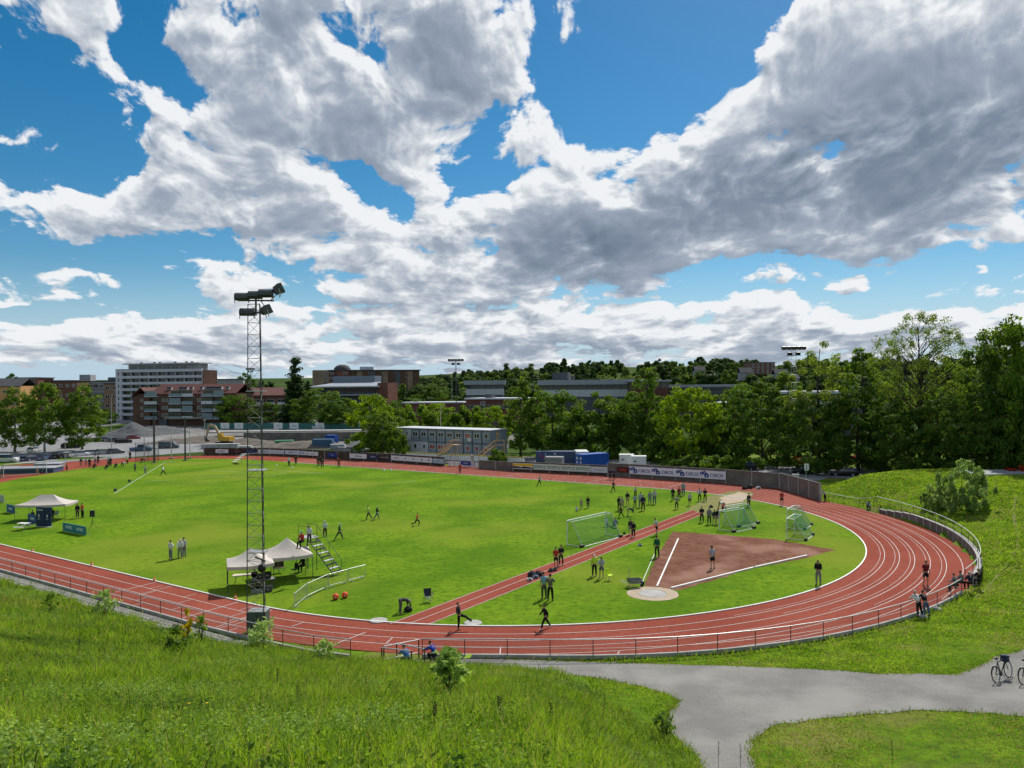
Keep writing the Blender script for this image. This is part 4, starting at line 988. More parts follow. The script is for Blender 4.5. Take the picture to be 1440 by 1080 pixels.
crate(366, 827, .75, (.5, .4, .4), (.05, .05, .055), 'black equipment case on the folding table behind the mast'); crate(376, 826.5, .75, (.55, .4, .5), (.03, .03, .035), 'taller black equipment case on the folding table behind the mast')
crate(362, 833, 0, (.9, .5, .35), (.22, .22, .24), 'grey box on the grass under the equipment table'); crate(377, 832, 0, (.6, .45, .45), (.06, .06, .07), 'dark box on the grass beside the grey box')
def chair(px, py, rz, col, label, z=0):
    r = thing('chair', label, 'chair', (*at(px, py).xy, z), rz, 'chairs on the field'); c = paint(col)
    m = MB(); m.box((0, 0, .45), (.46, .44, .04), c); m.build('seat', r); m = MB(); m.box((0, .22, .72), (.46, .04, .46), c, rx=-.12); m.build('backrest', r)
    for sx_ in (-.2, .2):
        for sy in (-.19, .19): m = MB(); m.bar((sx_*1.15, sy*1.2, 0), (sx_, sy, .44), .014, M['steel'], 5); m.build('leg', r)
chair(388, 806.5, .5, (.10, .07, .06), 'dark brown chair under the gazebos, left of its twin'); chair(396, 805.5, .5, (.10, .07, .06), 'dark brown chair under the gazebos, right of its twin'); chair(414, 808, -.6, (.02, .02, .02), 'black chair standing at the back of the scaffold tower')
chair(857, 816.5, .6, (.55, .75, .03), 'bright lime-yellow chair beside the person in a yellow vest')
chair(79, 729, .2, (.75, .75, .72), 'white plastic chair under the left gazebo')
def camp_chair(px, py, rz, label):
    r = thing('camping_chair', label, 'chair', at(px, py), rz); c = paint((.025, .03, .05))
    m = MB(); m.add([(-.28, -.22, .42), (.28, -.22, .42), (.24, .22, .38), (-.24, .22, .38)], [(0, 1, 2, 3)], paint((.10, .12, .18))); m.build('seat', r)
    m = MB(); m.add([(-.26, .22, .40), (.26, .22, .40), (.30, .38, .95), (-.30, .38, .95)], [(0, 1, 2, 3)], c); m.build('backrest', r)
    for sx_ in (-1, 1): m = MB(); m.box((sx_*.33, 0, .62), (.07, .5, .03), c); m.build('armrest', r)
    m = MB()
    for a, b in (((-.3, -.25, 0), (.3, -.22, .42)), ((.3, -.25, 0), (-.3, -.22, .42)), ((-.3, .3, 0), (.3, .22, .4)), ((.3, .3, 0), (-.3, .22, .4)), ((-.32, .3, 0), (-.32, -.2, .62)), ((.32, .3, 0), (.32, -.2, .62))): m.bar(a, b, .013, M['steel'], 5)
    m.build('frame', r)
camp_chair(603, 847, .4, 'dark folding camping chair by the runway, near the bending person')
def bag(px, py, col, label, sc_=1., cat='bag', z=0., rz=0.):
    m = MB(); p = at(px, py); c = paint(col)
    m.lathe_scaled([(.0, -1), (.75, -.92), (1, -.45), (.95, .2), (.6, .75), (.25, .95), (0, 1)], (0, 0, .2*sc_), .26*sc_, (1.35, .8, .85), c, 12)
    m.tube([(-.2*sc_, 0, .34*sc_), (-.08*sc_, 0, .47*sc_), (.1*sc_, 0, .47*sc_), (.22*sc_, 0, .34*sc_)], .018, M['black'], 5); m.box((.05*sc_, -.21*sc_, .2*sc_), (.26*sc_, .05, .18*sc_), M['black'])
    o = m.build('sports_bag', None, (p.x, p.y, z), rz); return tag(o, label, cat)
bag(574, 860, (.02, .02, .025), 'black sports bag at the feet of the person bending over', .9)
bag(748, 811, (.02, .022, .03), 'black bag on the runway edge, leftmost of the pile', 1.1); bag(757, 810.5, (.025, .03, .04), 'black bag on the runway edge, rightmost of the pile', 1.1); bag(753, 813.5, (.25, .3, .4), 'grey-blue bag in the middle of the pile on the runway edge', .8); bag(745, 817, (.7, .7, .68), 'small white bag in front of the black bags', .7)
bag(775, 804, (.05, .06, .1), 'dark bag on the runway at the feet of the two standing people', .7); bag(780, 803, (.03, .03, .03), 'small black bag beside the dark bag on the runway', .6)
bag(900, 768, (.35, .42, .6), 'small pale blue bag lying on the grass left of the person in green', .6); bag(878, 751, (.03, .03, .03), 'black object lying on the runway edge right of the big goal', .5)
bag(1000, 714, (.03, .03, .03), 'black bag behind the people at the runway end', .8)
for px, py, c, lab, s_ in ((1047, 688, (.03, .03, .035), 'black bag by the back wall, left end of the heap', 1.2), (1054, 687, (.03, .03, .03), 'black bag by the back wall, tallest of the heap', 1.5), (1066, 688, (.7, .7, .7), 'white bag by the back wall, right of the heap', 1.1), (838, 667.5, (.75, .75, .72), 'small white box on the far track near the grey banner', .6)): bag(px, py, c, lab, s_)
for i, (px, py) in enumerate(((472, 843.5), (485, 841))):
    m = MB(); p = at(px, py); m.ball((0, 0, .24), .24, paint((.75, .09, .03)), 16); m.bar((0, 0, 0), (0, 0, .05), .16, M['black'], 12); m.box((.05, -.22, .25), (.12, .06, .14), paint((.5, .3, .2)))
    tag(m.build('marker_ball', None, p), ['orange-red ball marker on the grass, nearer the crowd barriers', 'orange-red ball marker on the grass, nearer the bending person'][i], 'marker', 'orange-red markers on the grass')
def cone(px, py, label, h=.42):
    m = MB(); p = at(px, py); m.box((0, 0, .012), (.3, .3, .025), paint((.7, .10, .03))); m.lathe([(.13, .025), (.02, h)], (0, 0, 0), paint((.78, .12, .03)), 12); m.lathe([(.085, h*.45), (.06, h*.65)], (0, 0, .002), M['kerb_white'], 12)
    tag(m.build('traffic_cone', None, p), label, 'cone', 'orange cones along the kerb')
for px, py, lab in ((45.5, 776, 'orange cone on the near kerb, farthest left'), (129, 796, 'orange cone on the near kerb, second from the left edge'), (217, 817.5, 'orange cone on the near kerb at the white cross line'), (331, 843, 'orange cone on the near kerb in the gazebo shadow'), (1311, 728, 'small orange cone on the outer lanes of the bend')): cone(px, py, lab)
# displays at the left
def board(a, b, h, col, label, txts=(), lean=.0, name='advertising_board', z0=.05):
    A, B = at(*a), at(*b); d = B-A; L_ = d.length; r = thing(name, label, 'sign', A, math.atan2(d.y, d.x), 'advertising boards on the field')
    m = MB(); m.box((L_/2, 0, h/2+z0), (L_, .05, h), paint(col, .5)); m.build('panel', r)
    for x in (.25, L_-.25): m = MB(); m.bar((x, -.03, 0), (x, .6, 0.02), .02, M['steel']); m.bar((x, .5, .02), (x, .03, h*.8), .018, M['steel']); m.build('stay', r)
    for fx, t, sz, zc, c in txts: text_mesh(t, sz, paint(c), parent=r, loc=(L_*fx, -.03, h*zc+z0), sx=.9, bold=.01)
    return r
WB = (.72, .80, .84)
board((88.5, 747), (121, 753.5), .95, (.03, .20, .27), 'teal blue board with two white names left of the loudspeaker on a tripod', [(.27, 'AUTRO', .46, .55, WB), (.74, 'AUTRO', .46, .52, WB)])
board((39.5, 735), (52, 737.5), 1.05, (.03, .075, .26), 'blue board with white lettering left of the tall dark blue display', [(.5, 'SUMO', .44, .5, WB)])
board((9.5, 720.5), (20.5, 723), 1.05, (.03, .10, .30), 'blue board with white lettering standing alone near the left photo edge', [(.5, 'SUMO', .44, .5, WB)])
board((-6, 705), (5.5, 707.5), 1.05, (.45, .48, .48), 'pale grey board cut off by the left edge of the photo')
dp = at(61, 741); ds = thing('display_stand', 'tall dark navy display wall in front of the left gazebo', 'display', dp, -.28, 'advertising boards on the field')
m = MB(); m.box((-.45, 0, 1.15), (1.15, .08, 2.3), paint((.012, .025, .085), .5)); m.box((.45, .22, 1.12), (.75, .08, 2.3), paint((.015, .03, .09), .5), .55); m.build('panel', ds)
text_mesh('STANDARD', .17, paint(WB), parent=ds, loc=(-.45, -.05, 1.98), bold=.004)
for x, y, z in ((-.62, -.05, 1.3), (.45, .10, 1.25)):
    m = MB(); m.lathe_scaled([(0, -1), (.7, -.6), (.55, .2), (.8, .6), (0, 1)], (x, y, z), .2, (.5, .1, 1.1), paint(WB), 10); m.box((x, y, z-.38), (.3, .02, .04), paint(WB)); m.build('emblem', ds)
m = MB(); m.box((-.1, .15, .03), (2.0, .7, .06), paint((.45, .45, .43))); m.build('base', ds)
spk = at(130, 743.5); r = thing('loudspeaker_stand', 'black loudspeaker on a tripod right of the teal board', 'loudspeaker', spk)
m = MB(); m.box((0, 0, 1.75), (.46, .4, .7), M['black'], .2, taper=.92); m.lathe([(.16, 0), (.15, .02)], (0, -.21, 1.65), M['dark_steel'], 12, 'Y'); m.build('speaker_box', r)
m = MB(); m.bar((0, 0, .35), (0, 0, 1.45), .022, M['dark_steel']); m.build('pole', r)
for k in range(3): m = MB(); a = 2*PI*k/3+.3; m.bar((0, 0, .95), (.5*math.cos(a), .5*math.sin(a), 0), .016, M['dark_steel']); m.build('leg', r)
bp_ = at(33.5, 745); r = thing('bench_set', 'weathered white table with attached benches left of the navy display', 'picnic table', bp_, -.2)
m = MB(); m.box((0, 0, .76), (1.3, .7, .05), M['plastic_white']); m.build('tabletop', r)
for s_ in (-1, 1): m = MB(); m.box((0, s_*.72, .44), (1.3, .28, .045), M['plastic_white']); m.build('seat', r)
m = MB()
for x in (-.45, .45): m.bar((x, -.75, .42), (x, .75, .42), .03, M['steel']); m.bar((x, -.6, 0), (x, .25, .74), .03, M['steel']); m.bar((x, .6, 0), (x, -.25, .74), .03, M['steel'])
m.build('frame', r)
table(66, 731, .1, 'long table under the left gazebo', 2.2, (.12, .12, .13)); crate(62, 731, .75, (.5, .35, .4), (.03, .03, .03), 'black machine on the table under the left gazebo'); crate(71, 730.6, .75, (.5, .35, .32), (.04, .04, .04), 'dark box on the right end of the table under the left gazebo')
# goals
def goal(origin, rz, wd, hgt, dpt, label, top_d=.9, flat=False, group='football goals', loops=False):
    r = thing('football_goal', label, 'goal', origin, rz, group); m = MB(); wm = M['kerb_white']
    rr = .05
    m.tube([(0, 0, 0), (0, 0, hgt), (wd, 0, hgt), (wd, 0, 0)], rr, wm, 8); m.build('goal_frame', r)
    for x in (0, wd):
        m = MB(); m.tube([(x, 0, hgt), (x, top_d, hgt-.03), (x, dpt, .05), (x, 0, .05)], .032, M['galv'], 6); m.build('side_frame', r)
    m = MB(); m.bar((0, dpt, .05), (wd, dpt, .05), .04, M['galv'] if not loops else wm, 6); m.bar((0, top_d, hgt-.03), (wd, top_d, hgt-.03), .015, M['galv'], 5); m.build('back_bar', r)
    m = MB()
    m.add([(0, 0, hgt), (wd, 0, hgt), (wd, top_d, hgt-.03), (0, top_d, hgt-.03), (wd, dpt, .06), (0, dpt, .06), (0, 0, .06), (wd, 0, .06)], [(0, 1, 2, 3), (3, 2, 4, 5), (0, 3, 5, 6), (1, 7, 4, 2)], M['net_green'])
    m.build('net', r)
    for x in (0, wd): m = MB(); m.bar((x-.25, dpt+.03, .16), (x+.25, dpt+.03, .16), .14, M['black'], 9); m.build('wheel', r)
    return r
gA, gB = at(798, 766), at(868, 748); d = gB-gA
goal(at(797.5, 766.5), math.atan2(d.y, d.x)+.0, 6.6, 2.44, -1.9, 'large white football goal with green net standing beside the runway', -.7)
def goal_px(a, ang, wd, h, dpt, label, td): return goal(at(*a), ang, wd, h, dpt, label, td, loops=True)
goal_px((1011.5, 745), .62, 3.4, 2.1, -2.0, 'small white goal with green net at the runway end, nearer the red earth', -.7)
goal_px((1019, 738), .62, 3.4, 2.1, -2.0, 'small white goal with green net at the runway end, farther back', -.7)
goal_px((1106.5, 758), .98, 3.2, 2.1, -1.9, 'small white goal with green net at the right of the infield, nearer the camera', -.7)
goal_px((1107, 743), .98, 3.2, 2.1, -1.9, 'small white goal with green net at the right of the infield, farther back', -.7)
goal(at(5, 672), .95, 0.01+7.3, 2.44, 2.0, 'white goal frame on the red surface at the far left of the track', .8)
# wheelbarrow with rakes
wb = thing('wheelbarrow', 'grey wheelbarrow at the corner of the red earth beside the circle', 'wheelbarrow', at(893, 825.5), .3)
m = MB(); m.add([(-.45, -.28, .35), (.35, -.25, .35), (.35, .25, .35), (-.45, .28, .35), (-.62, -.36, .68), (.55, -.34, .62), (.55, .34, .62), (-.62, .36, .68)], [(0, 1, 2, 3), (0, 4, 5, 1), (1, 5, 6, 2), (2, 6, 7, 3), (3, 7, 4, 0)], paint((.16, .18, .17))); m.build('tray', wb)
m = MB(); m.lathe([(.19, -.05), (.21, 0), (.19, .05)], (.62, 0, .21), M['black'], 14, 'X' if False else 'Y'); m.build('wheel', wb)
for s_ in (-1, 1): m = MB(); m.tube([(.62, s_*.07, .21), (-.3, s_*.24, .36), (-1.2, s_*.3, .55)], .022, M['steel']); m.bar((-.35, s_*.25, .36), (-.45, s_*.28, 0), .02, M['steel']); m.build('handle', wb)
for i, (px, py, dx, lab) in enumerate(((883, 824, .25, 'pale wooden rake leaning beside the wheelbarrow, leftmost'), (887, 824.5, -.1, 'pale wooden rake leaning beside the wheelbarrow, crossing the other'))):
    p = at(px, py); m = MB(); m.bar((0, 0, 0), (dx, .5, 1.35), .018, M['wood_new'], 5); m.box((0, 0, .03), (.55, .05, .05), M['wood_new'], .4)
    for k in range(7): m.bar((-.22+.07*k, -.09+.03*k, .03), (-.22+.07*k, -.12+.03*k, -.02), .006, M['wood_new'], 4)
    tag(m.build('rake', None, p), lab, 'rake', 'rakes by the wheelbarrow')
for px, py, lab in ((532, 873, 'pale round manhole lid on the grass left of the runway'), (665, 876.5, 'pale round manhole lid on the grass behind the high-kicking person')):
    p = at(px, py); m = MB(); m.lathe([(.62, 0), (.62, .04), (.5, .05), (.1, .05)], (0, 0, .012), M['concrete'], 24); tag(m.build('manhole_lid', None, p), lab, 'manhole lid', 'manhole lids')
# thin rope fence hoops along the far edge of the lawn
for i, px in enumerate((486, 501, 520, 575, 600, 630, 668, 710, 760, 795, 845, 897)):
    s_ = W(0, 0); r0_ = ray(px, 660); sl_ = r0_.x/r0_.y; 
    # meets the line t = 35.4
    A_ = W(-90, 35.2); d_ = W(10, 35.2)-A_; k = (sl_*A_.y-A_.x)/(d_.x-sl_*d_.y); p = A_+d_*k
    m = MB(); m.tube([(0, 0, 0), (0, 0, .85), (2.0, 0, .85), (2.0, 0, 0)], .016, paint((.10, .18, .10)), 5); m.bar((0, 0, .05), (2, 0, .05), .012, paint((.10, .18, .10)), 4)
    o = m.build('hurdle_frame', None, p, TH); tag(o, 'low dark frame standing in the row along the far edge of the lawn', 'frame', 'low dark frames along the far edge of the lawn')
# pole vault mats, steps and cage at the far left
def mat_block(a, sx_, sy_, h, rz, col, label):
    p = at(*a); m = MB(); c = paint(col); m.box((0, 0, h*.42), (sx_, sy_, h*.84), c); m.box((0, 0, h*.92), (sx_*1.02, sy_*1.02, h*.15), paint((.32, .34, .38))); m.box((0, -sy_/2-.012, h*.42), (sx_*.9, .02, h*.1), paint([k*.6 for k in col])); tag(m.build('landing_mat', None, p, rz), label, 'landing mat', 'landing mats on the red surface')
mat_block((40, 664), 11, 4.5, 1.0, .15, (.05, .08, .16), 'long dark blue landing mat on the red surface at the left')
mat_block((70, 656.5), 5, 3, .8, .15, (.22, .23, .24), 'grey landing mat behind the long dark blue one'); mat_block((4, 663), 5, 3, .9, .15, (.30, .31, .33), 'grey landing mat at the left edge of the photo')
r = thing('umpire_steps', 'small white stepped stand on the far lawn edge seen left of the near mast', 'steps', at(331, 651), -.6)
for k in range(5): m = MB(); m.box((k*.75, 0, .35+.42*k), (.8, 1.3, .06), M['plastic_white']); m.build('step', r)
for x, z in ((0, .3), (3.0, 2.0), (1.5, 1.1)):
    m = MB(); m.bar((x, -.6, 0), (x, -.6, z), .03, M['steel']); m.bar((x, .6, 0), (x, .6, z), .03, M['steel']); m.build('leg', r)
def cage_post(px, py, top, label, col='dark_steel', rad=.14, foot=True):
    p = at(px, py); h = (py-top)*p.y/FPX; m = MB(); m.bar((0, 0, 0), (0, 0, h), rad, M[col], 8, rad*.8); m.box((0, 0, .1), (.9, .9, .2), M['concrete_dark']); m.box((0, 0, h-.1), (.5, .2, .2), M[col])
    tag(m.build('cage_post', None, p), label, 'post', 'tall posts of the discus cage')
for a in ((217, 651, 587, 'thick dark post of the discus cage at the end of the white sector line', 'dark_steel', .24), (260.5, 648, 588, 'dark post of the discus cage right of the white base line', 'dark_steel', .2), (203, 646, 605, 'pale thin post left of the discus cage', 'galv', .12), (241, 645, 600, 'pale thin post between the two dark cage posts', 'galv', .1), (267, 645, 601, 'pale thin post right of the dark cage post', 'galv', .1), (288, 640, 590, 'thin pale pole beside the left end of the dark wall', 'galv', .08)): cage_post(*a)
p = at(208, 649); m = MB(); V_ = [(-2.5, 0, 0), (0, 1.6, 0), (2.2, 0, 0)]
for (a, b) in zip(V_[:-1], V_[1:]): m.add([a, b, (b[0], b[1], 4.2), (a[0], a[1], 4.2)], [(0, 1, 2, 3)], M['net_dark'])
for v in V_: m.bar(v, (v[0], v[1], 4.3), .05, M['dark_steel'])
tag(m.build('throwing_cage', None, p, .4), 'dark netted throwing cage beside the thick dark post', 'cage')
# rocks at the right where people sit
def rock(px, py, s_, label, seed):
    p = at(px, py); rr = random.Random(seed); bm = bmesh.new(); bmesh.ops.create_icosphere(bm, subdivisions=2, radius=s_)
    for v in bm.verts: v.co *= rr.uniform(.8, 1.15); v.co.z = max(-.3*s_, v.co.z*.6)
    me = bpy.data.meshes.new('rock'); bm.to_mesh(me); bm.free(); me.materials.append(M['concrete']); o = bpy.data.objects.new('rock', me); C.objects.link(o); o.location = (p.x, p.y, tz(p.x, p.y)+.12*s_); tag(o, label, 'rock', 'rocks by the railing')
rock(1296, 868, .35, 'small pale rock in the verge behind the two people leaning on the railing', 1); rock(1318, 858, .3, 'small pale rock in the verge right of the two leaning people', 2)
# small things in the verge behind the bend
p = at(1119, 678, .3); m = MB(); m.box((0, 0, .6), (.95, .6, 1.2), paint((.42, .46, .42))); m.box((0, 0, 1.22), (1.05, .7, .08), paint((.35, .38, .35))); m.box((0, -.31, .6), (.02, .02, 1.0), M['dark_steel']); tag(m.build('utility_cabinet', None, p, -.4), 'pale green utility cabinet behind the end of the wall', 'cabinet')
p = at(1133.5, 680, .2); r = thing('notice_sign', 'white sign with a dark figure on a pole behind the wall end', 'sign', p); m = MB(); m.bar((0, 0, 0), (0, 0, 3.1), .035, M['galv']); m.build('pole', r)
m = MB(); m.box((.1, -.05, 2.6), (.72, .03, 1.05), paint((.75, .75, .72))); m.build('panel', r); m = MB(); m.ball((.12, -.075, 2.85), .09, M['black'], 8, (1, .15, 1)); m.bar((.12, -.075, 2.75), (.05, -.075, 2.45), .05, M['black'], 6); m.bar((.05, -.075, 2.45), (.2, -.075, 2.25), .035, M['black'], 5); m.bar((.05, -.075, 2.45), (-.02, -.075, 2.2), .035, M['black'], 5); m.build('pictogram', r)
p = far(1400, 666, 103); m = MB(); m.box((0, 0, 0), (8.5, 5, .5), paint((.20, .21, .22))); m.box((0, 0, -.8), (7.8, 4.4, 1.4), M['concrete_dark']); m.box((0, -2.52, 0), (8.4, .04, .3), M['concrete']); tag(m.build('flat_roofed_shed', None, p, .1), 'flat grey roof slab on the bank at the right, beside the red bush', 'shed')
# bench on the far lawn, bits and pieces
for px, py, lab in ((162, 691, 'small dark box at the near end of the white sector line'), (182, 678, 'tiny dark marker post midway along the white sector line')):
    crate(px, py, 0, (.4, .3, .45), (.08, .1, .09), lab)
for px, py, lab in ((389, 655, 'small white ball on the far lawn right of the near mast'), (411, 658, 'white marker disc on the far lawn near two walkers'), (550, 661.5, 'white marker on the far lawn below the long white banner'), (540, 662, 'second white marker on the far lawn below the long white banner')):
    p = at(px, py); m = MB(); m.ball((0, 0, .16), .17, M['plastic_white'], 10); m.lathe([(.2, 0), (.14, .05)], (0, 0, .012), M['plastic_white'], 10); tag(m.build('marker', None, p), lab, 'marker', 'white markers on the lawn')
# ---------------------------------------------------------------- people: a skinned body per pose, clothes as children
mat('skin', (.42, .25, .17), .6, var=.08, scale=8); mat('skin_dark', (.16, .085, .05), .6)
mat('eye', (.02, .015, .012), .3)
def skin_mesh(name, verts, edges, radii, mats, root=0, sub=1):
    me = bpy.data.meshes.new(name); me.from_pydata([tuple(v) for v in verts], edges, []); me.update()
    o = bpy.data.objects.new(name, me); C.objects.link(o)
    md = o.modifiers.new('skin', 'SKIN'); md.use_smooth_shade = True
    for i, r in enumerate(radii):
        sv = me.skin_vertices[0].data[i]; sv.radius = r if isinstance(r, tuple) else (r, r); sv.use_root = (i == root)
    s = o.modifiers.new('sub', 'SUBSURF'); s.levels = sub; s.render_levels = sub
    dg = bpy.context.evaluated_depsgraph_get(); dg.update()
    nm = bpy.data.meshes.new_from_object(o.evaluated_get(dg)); nm.name = name
    bpy.data.objects.remove(o); bpy.data.meshes.remove(me)
    nm.materials.clear()
    for m in mats: nm.materials.append(m)
    nm.polygons.foreach_set('material_index', [0]*len(nm.polygons)); nm.polygons.foreach_set('use_smooth', [True]*len(nm.polygons))
    return nm
D_ = Vector((0, 0, -1))
def dirv(p, y=0., out=0.):                # p: swing forward (deg from straight down), out: sideways
    a, b = math.radians(p), math.radians(out)
    return Vector((math.sin(b), math.sin(a)*math.cos(b), -math.cos(a)*math.cos(b)))
# pose: pelvis height, torso lean, head pitch, arms ((upper swing, out),(lower swing, out)) L,R, legs likewise
POSES = {
 'stand':   (.95, 2, 8, [((4, 8), (14, 3)), ((2, 8), (10, 3))], [((2, 4), (-1, 1)), ((-2, 5), (-3, 2))]),
 'relaxed': (.94, 4, 15, [((-6, 14), (35, -20)), ((4, 10), (18, 2))], [((10, 3), (-6, 1)), ((-4, 7), (-5, 3))]),
 'crossed': (.95, 0, 5, [((14, 12), (84, -45)), ((14, 12), (80, -45))], [((2, 6), (0, 3)), ((0, 6), (-3, 3))]),
 'hips':    (.95, 0, 5, [((-12, 38), (18, -40)), ((-12, 38), (18, -40))], [((3, 8), (0, 4)), ((-3, 8), (-3, 4))]),
 'camera':  (.95, 0, 0, [((30, 22), (140, -22)), ((30, 22), (140, -22))], [((3, 6), (0, 3)), ((-2, 6), (-4, 3))]),
 'phone':   (.95, 6, 30, [((12, 6), (85, -25)), ((14, 6), (88, -22))], [((2, 4), (0, 2)), ((-2, 5), (-4, 2))]),
 'walk':    (.93, 5, 5, [((-24, 8), (0, 3)), ((24, 8), (42, 3))], [((26, 2), (10, 1)), ((-20, 3), (-38, 1))]),
 'stride':  (.90, 6, 0, [((-30, 10), (5, 3)), ((26, 10), (40, 3))], [((34, 3), (14, 1)), ((-28, 3), (-34, 1))]),
 'run':     (.93, 12, -6, [((-46, 10), (30, 3)), ((40, 10), (115, -8)),], [((52, 2), (-18, 1)), ((-22, 3), (-78, 1))]),
 'kick':    (.93, -10, 5, [((-35, 25), (0, 10)), ((10, 40), (60, 20))], [((78, 4), (52, 2)), ((0, 3), (-4, 1))]),
 'bend':    (.92, 96, 20, [((26, 8), (14, 4)), ((34, 8), (18, 4))], [((10, 14), (-6, 6)), ((-4, 14), (-10, 6))]),
 'sit':     (.47, 8, 10, [((24, 10), (78, -15)), ((24, 10), (74, -15))], [((82, 8), (-4, 2)), ((80, 8), (-2, 2))]),
 'ground':  (.13, -12, 8, [((-22, 18), (-8, 6)), ((30, 12), (60, -10))], [((82, 10), (74, 2)), ((122, 10), (30, 0))]),
 'crouch':  (.36, 30, 12, [((58, 8), (72, -18)), ((60, 8), (74, -18))], [((98, 12), (-36, -4)), ((92, 14), (-40, -4))]),
 'lean':    (.92, 36, -26, [((34, 10), (72, -16)), ((32, 10), (70, -16))], [((-2, 5), (-10, 2)), ((-8, 6), (-16, 2))]),
 'wave':    (.95, 0, -8, [((150, 14), (165, -10)), ((2, 9), (12, 3))], [((2, 6), (0, 3)), ((-2, 6), (-3, 3))]),
}
def joints(pose):
    ph, lean, hp, arms, legs = POSES[pose]; J = {}
    R = Matrix.Rotation(-math.radians(lean), 3, 'X'); pv = Vector((0, 0, ph))
    up = R @ Vector((0, 0, 1)); fw = R @ Vector((0, 1, 0))
    J['pelvis'] = pv; J['waist'] = pv+up*.17; J['chest'] = pv+up*.37; J['neck'] = pv+up*.535
    Rh = Matrix.Rotation(-math.radians(lean*.55+hp), 3, 'X') if pose not in ('bend',) else Matrix.Rotation(-math.radians(120), 3, 'X')
    hu = Rh @ Vector((0, 0, 1)); hf = Rh @ Vector((0, 1, 0)); J['hu'], J['hf'] = hu, hf
    J['jaw'] = J['neck']+hu*.09+hf*.025; J['skull'] = J['neck']+hu*.175+hf*.02; J['crown'] = J['neck']+hu*.235+hf*.01
    for i, sd_ in enumerate((-1, 1)):
        sh = pv+up*.485+Vector((sd_*.175, 0, 0)); (a, o_), (b, q) = arms[i]
        mul = Vector((sd_, 1, 1)); el_ = sh+dirv(a, 0, o_)*mul*.29; wr_ = el_+dirv(b, 0, q)*mul*.25
        J['sh%d' % i], J['el%d' % i], J['wr%d' % i], J['hd%d' % i] = sh, el_, wr_, wr_+(wr_-el_).normalized()*.085
        hp_ = pv+Vector((sd_*.09, 0, -.03)); (a, o_), (b, q) = legs[i]
        kn = hp_+dirv(a, 0, o_)*mul*.43; an = kn+dirv(b, 0, q)*mul*.42
        foot = Vector((0, .15, -.055)) if b > -25 else Vector((0, .10, -.11))
        if b > 45: foot = Vector((0, .04, .12))
        J['hip%d' % i], J['kn%d' % i], J['an%d' % i], J['toe%d' % i] = hp_, kn, an, an+foot
    lowest = min(min(J['toe%d' % i].z, J['an%d' % i].z-.07) for i in (0, 1))
    if pose in ('ground',): lowest = min(lowest, ph-.12)
    J['drop'] = lowest
    return J
PM = {}
